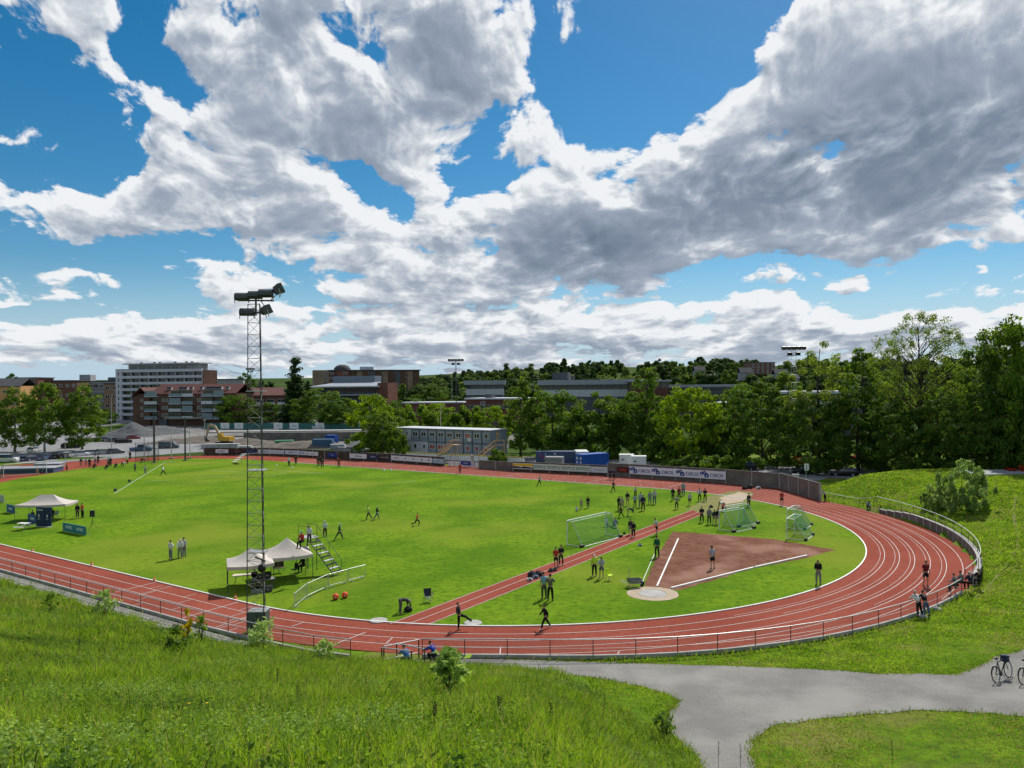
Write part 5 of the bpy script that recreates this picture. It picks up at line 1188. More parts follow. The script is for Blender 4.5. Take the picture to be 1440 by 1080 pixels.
def pose_meshes(pose):
    if pose in PM: return PM[pose]
    J = joints(pose); out = {}; names = ['pelvis', 'waist', 'chest', 'neck', 'jaw', 'skull', 'crown']; rad = [(.145, .105), (.125, .09), (.155, .105), .055, .066, .088, .06]
    vs = [J[n] for n in names]; es = [(i, i+1) for i in range(6)]
    for i in (0, 1):
        b = len(vs); vs += [J['sh%d' % i], J['el%d' % i], J['wr%d' % i], J['hd%d' % i]]; rad += [.058, .042, .029, (.036, .022)]; es += [(2, b), (b, b+1), (b+1, b+2), (b+2, b+3)]
        b = len(vs); vs += [J['hip%d' % i], J['kn%d' % i], J['an%d' % i], J['toe%d' % i]]; rad += [.088, .056, .040, .036]; es += [(0, b), (b, b+1), (b+1, b+2), (b+2, b+3)]
    body = skin_mesh('person', vs, es, rad, [M['skin'], M['eye']])
    # face, ears and fingers join the same mesh
    mb = MB(); hu, hf = J['hu'], J['hf']; rt = hf.cross(hu); sk = J['skull']; mid = sk-hu*.02
    nose = [mid+hf*.082+hu*.02, mid+hf*.082-rt*.014-hu*.025, mid+hf*.082+rt*.014-hu*.025, mid+hf*.112-hu*.022]
    mb.add(nose, [(0, 1, 3), (0, 3, 2), (1, 2, 3)], M['skin'])
    for sg in (-1, 1):
        mb.ball(mid+rt*sg*.033+hf*.083+hu*.018, .011, M['eye'], 6); mb.ball(mid+rt*sg*.088-hu*.01, .024, M['skin'], 6, (.5, .9, 1.2))
    mb.add([J['jaw']+hf*.068+rt*.024+hu*.012, J['jaw']+hf*.068-rt*.024+hu*.012, J['jaw']+hf*.066-rt*.02+hu*.003, J['jaw']+hf*.066+rt*.02+hu*.003], [(0, 1, 2, 3)], M['eye'])
    for i, sd_ in enumerate((-1, 1)):
        w_, h_ = J['wr%d' % i], J['hd%d' % i]; d = (h_-w_).normalized(); side = d.cross(Vector((sd_, .2, .1))).normalized(); inn = d.cross(side).normalized()*-sd_
        for k, (ln, o_) in enumerate(((.072, -.027), (.082, -.009), (.076, .009), (.058, .026))):
            b0 = h_+side*o_+d*.012; b1 = b0+d*ln*.5+inn*.006; b2 = b1+(d*.8+inn*.55).normalized()*ln*.5
            mb.tube([b0, b1, b2], [.0095, .0085, .007], M['skin'], 5)
        t0 = w_+d*.03+side*-.03; mb.tube([t0, t0+(d*.6-side*.8).normalized()*.04, t0+(d*.95-side*.5).normalized()*.075], [.012, .0105, .008], M['skin'], 5)
    bm = bmesh.new(); bm.from_mesh(body)
    me2 = bpy.data.meshes.new('t'); me2.from_pydata(mb.v, [], mb.f); me2.polygons.foreach_set('material_index', [mb.mats.index(M['eye']) == mb_m and 1 or 0 for mb_m in mb.m]); bm.from_mesh(me2); bm.to_mesh(body); bm.free(); bpy.data.meshes.remove(me2)
    out['body'] = body
    def part(nm, chain, m):
        vs, es, rd = [], [], []
        for (p, r, par) in chain: vs.append(p); rd.append(tuple(q*1.14 for q in r) if isinstance(r, tuple) else r*1.2); es += [(par, len(vs)-1)] if par is not None else []
        return skin_mesh(nm, vs, es, rd, [m])
    def top(long_):
        ch = [(J['pelvis']+(J['waist']-J['pelvis'])*.05, (.158, .12), None), (J['waist'], (.142, .108), 0), (J['chest'], (.170, .122), 1), (J['neck']-(J['neck']-J['chest'])*.22, (.075, .066), 2)]
        for i in (0, 1):
            b = len(ch); ch.append((J['sh%d' % i], .072, 2))
            if long_: ch += [(J['el%d' % i], .056, b), (J['wr%d' % i]*.96+J['el%d' % i]*.04, .043, b+1)]
            else: ch.append((J['sh%d' % i].lerp(J['el%d' % i], .72), .062, b))
        return part('shirt' if not long_ else 'jacket', ch, M['black'])
    def bottom(ln):
        ch = [(J['pelvis']+(J['waist']-J['pelvis'])*.12, (.152, .116), None), (J['pelvis'], (.155, .12), 0)]
        for i in (0, 1):
            b = len(ch); ch.append((J['hip%d' % i], .10, 1))
            if ln == 'long': ch += [(J['kn%d' % i], .070, b), (J['an%d' % i]*.95+J['kn%d' % i]*.05, .056, b+1)]
            else: ch.append((J['hip%d' % i].lerp(J['kn%d' % i], .78 if ln == 'short' else .45), .085, b))
        return part('trousers' if ln == 'long' else 'shorts', ch, M['black'])
    out['jacket'], out['shirt'] = top(True), top(False); out['trousers'], out['shorts'] = bottom('long'), bottom('short')
    for i in (0, 1):
        sm_ = MB(); a, t = J['an%d' % i], J['toe%d' % i]; d = (t-a); sm_.tube([a+Vector((0, 0, -.02))-d*.25, a+d*.35+Vector((0, 0, -.03)), t+d*.25], [.055, .05, .036], M['black'], 7); out['shoe%d' % i] = sm_
    hm = MB(); rt = hf.cross(hu); Rm = Matrix((rt, hf, hu)).transposed()
    vs = []; fs = []; n = 12
    for k in range(6):
        a = PI*.5*k/5*1.12
        for j in range(n):
            b = 2*PI*j/n; rr = .103; front = math.sin(b) > .3
            aa = min(a, .75) if front else a
            vs.append(J['skull']+hu*.012+Rm @ Vector((rr*math.sin(aa)*math.cos(b)*.93, rr*math.sin(aa)*math.sin(b)*1.02-.01, rr*math.cos(aa)*1.05)))
    for k in range(5):
        for j in range(n): fs.append((k*n+j, k*n+(j+1) % n, (k+1)*n+(j+1) % n, (k+1)*n+j))
    hm.add(vs, fs, M['black'], True); out['hair'] = hm
    pt = MB(); b0 = J['skull']-hf*.1+hu*.03; pt.tube([b0, b0-hf*.05-hu*.02, b0-hf*.055-hu*.14], [.02, .032, .012], M['black'], 6); out['ponytail'] = pt
    cp_ = MB(); cp_.add(vs, fs, M['black'], True); v4 = [J['skull']+hf*.10+hu*.05-rt*.06, J['skull']+hf*.10+hu*.05+rt*.06, J['skull']+hf*.18+hu*.035+rt*.045, J['skull']+hf*.18+hu*.035-rt*.045]; cp_.add(v4+[v-hu*.012 for v in v4], [(0, 1, 2, 3), (7, 6, 5, 4), (2, 6, 7, 3)], M['black']); out['cap'] = cp_
    for k in ('shoe0', 'shoe1', 'hair', 'ponytail', 'cap'):
        o = out[k].build(k); out[k] = o.data; bpy.data.objects.remove(o)
    out['drop'] = J['drop']; PM[pose] = out; return out
def person(px, py, face, pose, hpx, topc, botc, label, long_=True, short=False, hair=(.05, .03, .02), cap=None, pony=False, shoes=(.05, .05, .055), z=None, skin='skin', group=None, hh=None):
    """face: heading in degrees, 0 = away from camera, 90 = to the photo's left, 180 = towards camera, 270 = right"""
    pm = pose_meshes(pose)
    p = at(px, py, z or 0) if z is not None or outside(*at(px, py).xy)[0] < 0 else ground(px, py)
    hgt = hh or max(1.5, min(1.95, hpx*p.y/FPX)) if pose in ('stand', 'relaxed', 'crossed', 'hips', 'camera', 'phone', 'walk', 'stride', 'run', 'wave') else (hh or 1.72)
    s = hgt/1.72
    b = bpy.data.objects.new('person', pm['body']); C.objects.link(b); b.location = (p.x, p.y, p.z-pm['drop']*s); b.rotation_euler.z = math.radians(face); b.scale = (s, s, s)
    if skin != 'skin': b.material_slots[0].link = 'OBJECT'; b.material_slots[0].material = M[skin]
    def wear(key, col, nm=None):
        o = bpy.data.objects.new(nm or key, pm[key]); C.objects.link(o); o.parent = b
        o.material_slots[0].link = 'OBJECT'; o.material_slots[0].material = paint(col, .85, .15)
    wear('jacket' if long_ else 'shirt', topc); wear('shorts' if short else 'trousers', botc); wear('shoe0', shoes, 'shoe'); wear('shoe1', shoes, 'shoe')
    if cap: wear('cap', cap)
    else: wear('hair', hair)
    if pony: wear('ponytail', hair)
    return tag(b, label, 'person', group)
K = (.018, .018, .022); NV = (.02, .03, .075); WH = (.62, .63, .64); GY = (.20, .21, .22); LG = (.42, .43, .44); RD = (.45, .04, .03); OR = (.75, .16, .05); GN = (.02, .12, .055); YL = (.55, .75, .05); BL = (.03, .10, .35); DK = (.05, .05, .055); JN = (.09, .13, .22); TANC = (.35, .25, .16); DR = (.16, .02, .025); OL = (.10, .11, .06)
PEOPLE = [
 # middle of the field
 (240,787,150,'hips',27,WH,GY,'person in a white shirt and grey trousers standing apart, left of the pair',{}),
 (253.5,785,200,'relaxed',27,WH,GY,'person in a pale shirt and cap, left one of the standing pair',dict(cap=WH)),
 (259,783,170,'stand',27,LG,GY,'taller person in a grey top, right one of the standing pair',{}),
 (109,728.5,190,'stand',20,K,DK,'person all in black standing right of the left gazebo',{}),
 (116,728.5,160,'stand',21,OR,K,'person in an orange top standing beside the one all in black',dict(long_=False)),
 (457,755,20,'stand',22,WH,K,'person in a white jacket and black trousers on the open lawn',dict(cap=WH)),
 (477,758.5,270,'stride',23,GN,DK,'person in a dark green jacket walking to the right on the open lawn',dict(cap=WH)),
 (518.5,730.5,100,'walk',20,(.5,.62,.2),DK,'person in a yellowish vest walking with a person in black',{}),
 (530,730.5,280,'walk',19,K,JN,'person in a black top walking beside the yellowish vest',dict(cap=LG)),
 (586,739,260,'run',20,OR,K,'person in orange and black running alone on the lawn',dict(long_=False)),
 (435,765,200,'stand',25,WH,K,'person in a pale jacket with a dark backpack on the scaffold stair platform',dict(z=3.04)),
 (425.5,770,150,'sit',18,RD,K,'person in red sitting behind the peak of the gazebo on the scaffold',dict(z=2.6,cap=(.05,.4,.45))),
 (563,862,300,'bend',24,(.05,.05,.06),(.09,.09,.10),'person in black bending down over a bag beside the runway',dict(hair=(.35,.35,.36))),
 (646,885,255,'kick',34,K,K,'athlete in black swinging one leg up high at the edge of the track',{}),
 (767,884,110,'stride',35,K,K,'athlete in black with legs apart stretching at the edge of the track',dict(shoes=WH)),
 (782,799,160,'stand',29,RD,K,'athlete in red and black standing on the runway edge',dict(long_=False,short=True)),
 (789,795,190,'crossed',28,K,DK,'person in dark clothes standing beside the athlete in red',{}),
 (765,842,30,'stand',37,(.24,.42,.58),OL,'person in pale blue and olive standing by the heap of bags',dict(long_=False)),
 (774,845,350,'camera',38,(.12,.13,.09),K,'person in a dark olive top and black trousers beside the pile of bags',{}),
 (836,810,180,'stand',30,YL,K,'person in a bright yellow vest and dark trousers by the lime chair',dict(long_=False,cap=WH)),
 (846,813,170,'phone',30,LG,JN,'person with long hair in grey beside the yellow vest',dict(pony=True,short=True)),
 (891,755.5,200,'stand',22,K,K,'dark-clad person standing on the runway, left of the shorter one',{}),
 (886.5,752,190,'stand',22,DK,GY,'person in dark grey on the runway by the goal end',dict(short=True)),
 (923.5,752.5,100,'phone',24,WH,K,'athlete in a white top and dark shorts on the runway',dict(long_=False,short=True)),
 (924,784,10,'stand',31,GN,(.02,.05,.03),'person in a green jacket seen at the left edge of the red earth',{}),
 (1002,800,20,'stand',32,(.36,.36,.46),K,'person in a grey-lilac shirt and black shorts on the red earth',dict(long_=False,short=True,cap=K)),
 (1151,822,150,'phone',38,K,GY,'person with a dark top and grey trousers standing near the inner kerb of the bend',dict(hair=(.1,.06,.04))),
 (1302,824,185,'stand',37,DR,K,'athlete in dark red and black shorts on the lanes of the right bend',dict(long_=False,short=True)),
 # runway end and crowd
 (987,734.5,170,'crossed',22,K,K,'man all in black standing by the goal at the runway end',dict(cap=K)),
 (997.5,737,175,'stand',23,GY,DK,'person in dark grey right of the man all in black',dict(hair=(.3,.3,.3))),
 (1004.5,737,185,'relaxed',20,DK,(.3,.3,.32),'shorter person with a backpack between two others at the goal',dict(short=True)),
 (1009.5,737.5,190,'stand',22,K,TANC,'person in black with bare legs closest to the small goals',dict(short=True,pony=True)),
 (1013,716,200,'bend',20,WH,TANC,'person in a pale shirt leaning over the take-off pit',{}),
 (1017,719,180,'crouch',20,RD,K,'person in red crouching beside the take-off pit',{}),
 (1053,713,190,'stand',19,DK,K,'person in dark clothes standing behind the small goals',{}),
 (1099.5,711,170,'stand',20,RD,K,'athlete in red top and black shorts on the far bend',dict(long_=False,short=True)),
 (970,711,180,'stand',18,LG,K,'person in a grey top and dark shorts standing alone by the worn turf',dict(short=True)),
 (984,705,190,'hips',18,LG,K,'person in a light jacket with one foot forward near the far track',{}),
 (991.5,705,180,'crossed',18,K,K,'person in black standing beside the light jacket near the far track',{}),
 (961,697,170,'stand',19,(.25,.33,.36),JN,'person with a backpack standing on the edge of the far track',{}),
 (955,703,190,'stand',18,(.2,.03,.03),DK,'long-haired person in dark red behind the grey standing one',dict(pony=True)),
 (946.5,704,150,'relaxed',18,K,K,'person in black leaning slightly, left of the long-haired one in dark red',{}),
 (951.5,716,180,'camera',19,(.3,.34,.3),DK,'person in a greenish top and dark leggings standing forward of the group',{}),
 (920.5,709,190,'stand',21,LG,JN,'person in a pale top with light hair, rightmost of the crowd by the lawn edge',dict(hair=(.45,.35,.2))),
 (914,709,170,'stand',18,(.22,.26,.28),GY,'person in a grey hooded top, second from the right of the crowd',{}),
 (904.5,718,180,'stand',24,NV,K,'tall person in a navy jacket standing in front of the crowd',{}),
 (901,713.5,160,'stand',22,(.35,.42,.5),JN,'person in a pale blue jacket behind the navy one',{}),
 (893,713,200,'relaxed',17,(.3,.38,.5),DK,'person in blue-grey with a pale bag in the crowd',{}),
 (893.5,699,180,'walk',15,(.5,.45,.4),K,'person in beige walking behind the crowd',{}),
 (882.5,711.5,190,'crossed',20,K,TANC,'person in a black shirt with bare legs in the crowd',dict(short=True)),
 (875,718.5,170,'stand',20,(.4,.36,.25),TANC,'person in a light dress-like top between two dark figures',dict(short=True,pony=True)),
 (871,718,180,'stand',20,K,K,'person all in black, leftmost of the crowd',{}),
 (883,726,280,'bend',16,DK,TANC,'person bending forward in front of the crowd',dict(short=True)),
 (873.5,728,90,'stride',17,K,K,'person in black stepping out behind the big goal post',{}),
 (827,714.5,170,'stand',15,K,DK,'slim person in black standing left of the crowd behind the big goal',{}),
 (817.5,716,190,'stand',12,(.4,.3,.2),TANC,'child in a tan top left of the slim person in black',dict(hh=1.35)),
 (811,719,180,'ground',8,WH,GY,'small child sitting on the grass behind the big goal',dict(hh=1.1)),
 (853,740.5,200,'ground',8,WH,GY,'person in white sitting inside the big goal, left of the other',{}),
 (865,742,160,'ground',9,(.1,.14,.25),GY,'person in blue sitting inside the big goal near its far post',{}),
 (862.5,691.5,270,'walk',16,K,K,'person in black walking by the far edge of the lawn',{}),
 (758.5,682.5,280,'walk',15,LG,K,'person in a grey top walking along the far lawn edge',{}),
 (858,674.5,180,'stand',15,NV,K,'person in dark clothes by the red sign, left of two',{}),
 (863.5,674.5,175,'stand',15,(.05,.05,.09),K,'person in dark clothes by the red sign, right of two',{}),
 (647,666,180,'stand',14,RD,K,'small figure in dark red standing on the far track in front of the blue sign',{}),
 (1160,705,120,'lean',20,LG,K,'person in a grey jacket leaning on the railing at the end of the grey wall',dict(z=.0)),
 (1220,717,180,'crouch',14,(.08,.14,.25),DK,'person in blue bending at the railing below the grassy bank',dict(z=.0)),
 # far side of the field
 (406.5,655.5,170,'stand',14,WH,K,'person in white on the far track right of the near mast',{}),
 (416,653.5,190,'walk',13,K,K,'person in black on the far track right of the one in white',{}),
 (447.5,656,180,'stand',16,K,K,'left person of three in black on the far track',{}), (451,655,170,'stand',17,K,DK,'middle person of three in black on the far track',{}), (453.5,658,200,'stand',17,DK,K,'right person of three in black on the far track',{}),
 (476.5,657.5,180,'stand',14,(.3,.05,.03),K,'person in dark red on the lawn edge below the blue sign',{}), (478,645.5,180,'stand',13,RD,K,'person in bright red on the far track in front of the blue sign',{}),
 (229.5,668.5,90,'stride',14,WH,K,'person in a white top striding by the discus sector line',dict(short=False)),
 (204.5,666.5,200,'stand',13,(.5,.55,.35),GY,'person in pale yellow-green left of the white sector line',{}), (190,663,180,'stand',12,GY,DK,'person in grey standing on the lawn left of the pale yellow-green one',{}),
 (114,656,190,'stand',12,DK,TANC,'leftmost person of the group on the red surface behind the lawn',{}), (121,654.5,170,'relaxed',11,LG,GY,'person in grey in the group on the red surface, second from the left',{}), (126,657.5,180,'stand',14,K,K,'person in black in front of the group on the red surface',{}),
 (134,653,190,'stand',13,WH,JN,'tall person in white in the group on the red surface',{}), (138,652,180,'stand',12,DK,K,'person in dark clothes right of the tall person in white',{}), (152.5,655.5,170,'stand',14,LG,DK,'person in light grey near the middle of the red surface group',{}),
 (155.5,656,180,'stand',13,K,K,'person in black right of the light grey one on the red surface',{}), (172,656.5,260,'bend',11,LG,K,'person in grey bending on the red surface near the cage',{}), (179,652.5,170,'lean',11,(.5,.5,.2),K,'person in yellowish top leaning near the cage',{}),
 (183,646.5,180,'stand',13,K,K,'person in black standing behind the others near the cage',{}), (199,651,270,'bend',9,K,K,'person in black bending beside the cage',{}),
 (133,658.5,180,'ground',7,K,K,'person sitting on the grass in front of the group, left of three',{}), (150,659.5,180,'ground',8,K,DK,'person in black sitting on the grass, middle of three',{}), (163,657.5,180,'ground',7,DK,K,'person sitting on the grass, right of three',{}),
 (52.5,669,180,'stand',10,TANC,TANC,'small person in tan seen through the white goal frame at the left',dict(hh=1.5)), (94,662,180,'stand',9,OR,K,'small person in orange behind the right post of the white goal frame',{}),
 (47,733,160,'sit',14,K,K,'person in black sitting at the left end of the long table under the gazebo',dict(z=.0)), (74,730,190,'sit',18,K,K,'person in black sitting at the right end of the long table under the gazebo',{}), (66,728.5,180,'stand',18,K,DK,'person in dark clothes standing behind the table under the left gazebo',{}),
 (358,823,200,'sit',18,K,K,'person in black sitting at the equipment table behind the mast',{}), (373,824,160,'sit',18,GY,K,'person in grey sitting at the equipment table behind the mast',{}), (427,803.5,150,'sit',10,K,K,'dark figure sitting by the foot of the scaffold stair',{}),
 # near: by the railing and the entrance
 (1292,866,18,'lean',35,WH,K,'person in a white top leaning on the railing of the bend',dict(hair=(.5,.45,.38),z=.1)), (1302,866,8,'lean',35,K,JN,'person in a black jacket leaning on the railing beside the white top',dict(z=.1)),
 (1344,833,40,'sit',15,(.14,.17,.19),K,'person in grey sitting on the kerb by the railing, leftmost of four',dict(z=.25)), (1353,829,30,'sit',15,(.16,.18,.22),K,'person in grey-blue sitting on the kerb, second of four from the left',dict(z=.25)),
 (1365,830,10,'sit',17,NV,K,'person in a navy jacket and pale cap sitting on the kerb, third of four',dict(cap=WH,z=.25)), (1377,826,350,'sit',17,K,K,'person in dark clothes with brown hair sitting on the kerb, rightmost of four',dict(hair=(.16,.07,.03),z=.25)),
 (573,938,40,'crouch',24,(.05,.17,.42),DK,'person in a blue jacket crouching behind the short steel barrier',dict(z=.1)), (612,931,60,'crouch',20,(.02,.05,.33),K,'person in a dark blue jacket crouching at the start of the path',dict(z=.1,hair=K)),
 (429,643,180,'crouch',8,K,K,'dark figure low behind the hoarding left of the container offices',{}),
]
for a in PEOPLE[:-1]:
    px, py, face, pose, hpx, tc_, bc, lab, kw = a; person(px, py, face, pose, hpx, tc_, bc, lab, **kw)
# ---------------------------------------------------------------- cars, vans, bicycles, excavators
mat('tyre', (.02, .02, .021), .9); mat('rim', (.35, .36, .37), .35, .8); mat('car_glass', (.02, .025, .03), .06, spec=.8); mat('lamp_clear', (.7, .72, .74), .15); mat('lamp_red', (.35, .01, .01), .25)
CARS = {}
def car_proto(key, L_, Wd, Ht, belt, st, nose=.0):
    """st: stations (x, lower z, belt z, roof z, body half width, roof half width) from front to back"""
    root = bpy.data.objects.new('parked_car', None); C.objects.link(root); root.name = 'parked_car'
    body = MB(); glass = MB(); rows = []
    for (x, z0, zb, zr, hw, hr) in st:
        rows.append([(x, -hw*.92, z0), (x, -hw, z0+(zb-z0)*.45), (x, -hw*.95, zb), (x, -hr, zr), (x, hr, zr), (x, hw*.95, zb), (x, hw, z0+(zb-z0)*.45), (x, hw*.92, z0)])
    pm_ = M['black']; vs = [p for r in rows for p in r]; n = len(rows)
    fs = []; gs_ = []
    for i in range(n-1):
        for j in range(8):
            f = (i*8+j, (i+1)*8+j, (i+1)*8+(j+1) % 8, i*8+(j+1) % 8)
            cabin = st[i][3]-st[i][2] > .1 or st[i+1][3]-st[i+1][2] > .1
            (gs_ if (cabin and j in (2, 4)) or (j == 3 and cabin and abs(st[i][3]-st[i+1][3]) > .18) else fs).append(f)
    fs += [tuple(range(7, -1, -1)), tuple(range((n-1)*8, n*8))]
    body.add(vs, fs, pm_, True); b = body.build('body', root)
    md = b.modifiers.new('b', 'BEVEL'); md.width = .05; md.segments = 2; md.limit_method = 'ANGLE'; md.angle_limit = math.radians(25)
    glass.add(vs, gs_, M['car_glass']); glass.build('windows', root)
    for sx_ in (.30, -.29):
        for sy in (-1, 1):
            t = MB(); t.lathe([(.2, -.1), (.31, -.1), (.33, -.05), (.33, .05), (.31, .1), (.2, .1)], (0, 0, 0), M['tyre'], 16, 'Y'); w_ = t.build('wheel', root, (L_*sx_, sy*(Wd/2-.09), .33))
            r = MB(); r.lathe([(.02, -.105), (.2, -.1), (.21, .1), (.02, .105)], (0, 0, 0), M['rim'], 12, 'Y'); r.build('rim', w_)
    for sy in (-1, 1):
        h = MB(); h.box((st[0][0]+.03, sy*Wd*.36, .66), (.08, .34, .15), M['lamp_clear'], sy*-.25); h.build('headlight', root)
        h = MB(); h.box((st[-1][0]-.02, sy*Wd*.39, .82), (.08, .22, .22), M['lamp_red']); h.build('tail_light', root)
        h = MB(); h.box((L_*.17, sy*(Wd/2+.07), 1.0), (.12, .18, .12), pm_); h.build('mirror', root)
    h = MB(); h.box((st[0][0]+.02, 0, .45), (.06, .5, .11), M['plastic_white']); h.box((st[-1][0]-.01, 0, .6), (.06, .5, .11), M['plastic_white']); h.build('number_plate', root)
    CARS[key] = root
car_proto('hatch', 4.1, 1.76, 1.48, .9, [(2.05, .32, .62, .64, .70, .60), (1.9, .22, .78, .80, .84, .74), (1.0, .2, .92, .95, .88, .74), (.35, .2, .95, 1.42, .88, .60), (-1.2, .2, .98, 1.46, .88, .60), (-1.85, .22, 1.0, 1.25, .86, .60), (-2.05, .35, .95, .98, .80, .62)])
car_proto('estate', 4.6, 1.8, 1.5, .9, [(2.3, .32, .62, .64, .70, .60), (2.12, .22, .78, .80, .86, .74), (1.1, .2, .92, .95, .9, .74), (.35, .2, .95, 1.44, .9, .62), (-1.5, .2, .98, 1.48, .9, .62), (-2.15, .22, 1.0, 1.3, .88, .62), (-2.3, .35, .95, .98, .82, .64)])
car_proto('suv', 4.7, 1.9, 1.7, 1.0, [(2.35, .4, .75, .78, .78, .66), (2.2, .28, .95, .98, .92, .78), (1.2, .26, 1.08, 1.12, .95, .8), (.55, .26, 1.1, 1.64, .95, .66), (-1.6, .26, 1.12, 1.70, .95, .68), (-2.2, .3, 1.14, 1.5, .93, .66), (-2.35, .42, 1.05, 1.08, .86, .68)])
car_proto('van', 5.1, 2.0, 2.0, 1.1, [(2.55, .36, .8, .82, .8, .7), (2.4, .26, 1.0, 1.04, .96, .84), (1.75, .24, 1.15, 1.2, 1.0, .88), (1.1, .24, 1.2, 1.95, 1.0, .85), (-2.3, .24, 1.2, 2.02, 1.0, .87), (-2.5, .24, 1.2, 1.95, .98, .85), (-2.55, .4, 1.15, 1.2, .95, .84)])
car_proto('pickup', 5.3, 1.95, 1.85, 1.1, [(2.65, .42, .85, .88, .8, .7), (2.5, .3, 1.05, 1.08, .95, .84), (1.4, .28, 1.12, 1.15, .97, .84), (.8, .28, 1.15, 1.78, .97, .7), (-.7, .28, 1.15, 1.8, .97, .7), (-.95, .28, 1.15, 1.17, .97, .84), (-2.6, .3, 1.1, 1.12, .96, .84), (-2.65, .45, 1.05, 1.07, .9, .8)])
def car(key, px, py, rz, col, label, z=.04, group='parked cars', s=1.):
    o = copy_tree(CARS[key]); o.location = at(px, py, z); o.rotation_euler.z = math.radians(rz); o.scale = (s, s, s); c = paint(col, .28, .5, .15)
    for ch in o.children:
        if ch.name.startswith(('body', 'mirror')): ch.material_slots[0].link = 'OBJECT'; ch.material_slots[0].material = c
    o.name = 'parked_van' if key == 'van' else 'parked_car'
    return tag(o, label, 'van' if key == 'van' else 'car', group)
SV, WC, BK, GB_, DB, BW = (.32, .34, .35), (.6, .61, .62), (.012, .012, .014), (.10, .11, .12), (.03, .05, .10), (.07, .12, .2)
for a in [('van',8,651,10,WC,'white van at the left photo edge beyond the red surface'),('estate',40,648.5,95,DB,'dark blue car right of the white van, front row'),('hatch',48,636,95,WC,'white car half hidden in the second row behind the blue ones'),
 ('suv',62,647.5,100,BW,'steel blue car in the front row under the left birches'),('hatch',71,646,100,DB,'navy car right of the steel blue one'),('suv',83,645,100,BK,'black car in the front row, left of the silver one'),('estate',97,643.5,100,SV,'silver-grey car in the front row below the right birch'),
 ('hatch',112,642,60,WC,'white car in the front row below the rightmost birch'),('estate',127,640.5,55,WC,'white estate car right of the rightmost birch'),('hatch',145,639.5,50,SV,'silver car right of the white estate car'),('hatch',162,638.5,45,GB_,'grey car at the right end of the front row'),
 ('suv',100,631,20,BK,'dark car parked by itself behind the rightmost birch trunk'),('estate',137,622,30,DB,'dark blue car at the left of the rear row'),('hatch',148,621,30,GB_,'grey car in the rear row, second from the left'),('hatch',157,621.5,30,SV,'silver car in the middle of the rear row'),('estate',164,622,28,GB_,'charcoal car squeezed in the rear row'),('suv',174,623.5,20,BK,'large black car at the right end of the rear row'),
 ('hatch',188,618,20,(.3,.05,.04),'dark red car beyond the black one in the rear row'),('pickup',199,635,12,BW,'blue pickup parked near the discus cage'),('van',238,631,10,GB_,'dark grey vehicle parked between the two dark cage posts'),
 ('hatch',146,597,10,SV,'silver car in front of the white tower block'),('estate',156,595,5,BK,'black car in front of the white tower block, right of the silver one'),('van',87,601,5,WC,'white van between the birches in front of the brick houses'),('hatch',100,614,15,SV,'pale car seen between the middle and right birch'),('suv',106,606,10,BK,'dark car in the upper lot between two birches'),
 ('suv',1044,662,175,BK,'black car in deep shade behind the end of the white banner'),('suv',1133,667,170,BK,'black car in the shade behind the small white sign'),('estate',1187,670,160,BK,'black car with a bright windscreen glint, rightmost in the shade'),
 ('hatch',226,591,5,SV,'silver car by the entrance of the brick flats')]: car(*a)
for i, (px, lab) in enumerate(((482, 'pale car behind the fence left of the white handwriting banner'), (496, 'silver car behind the white handwriting banner'), (508, 'white car behind the navy banner'))): car('hatch', px, 637-i*.4, 10*i, (SV, GB_, WC)[i], lab, .1)
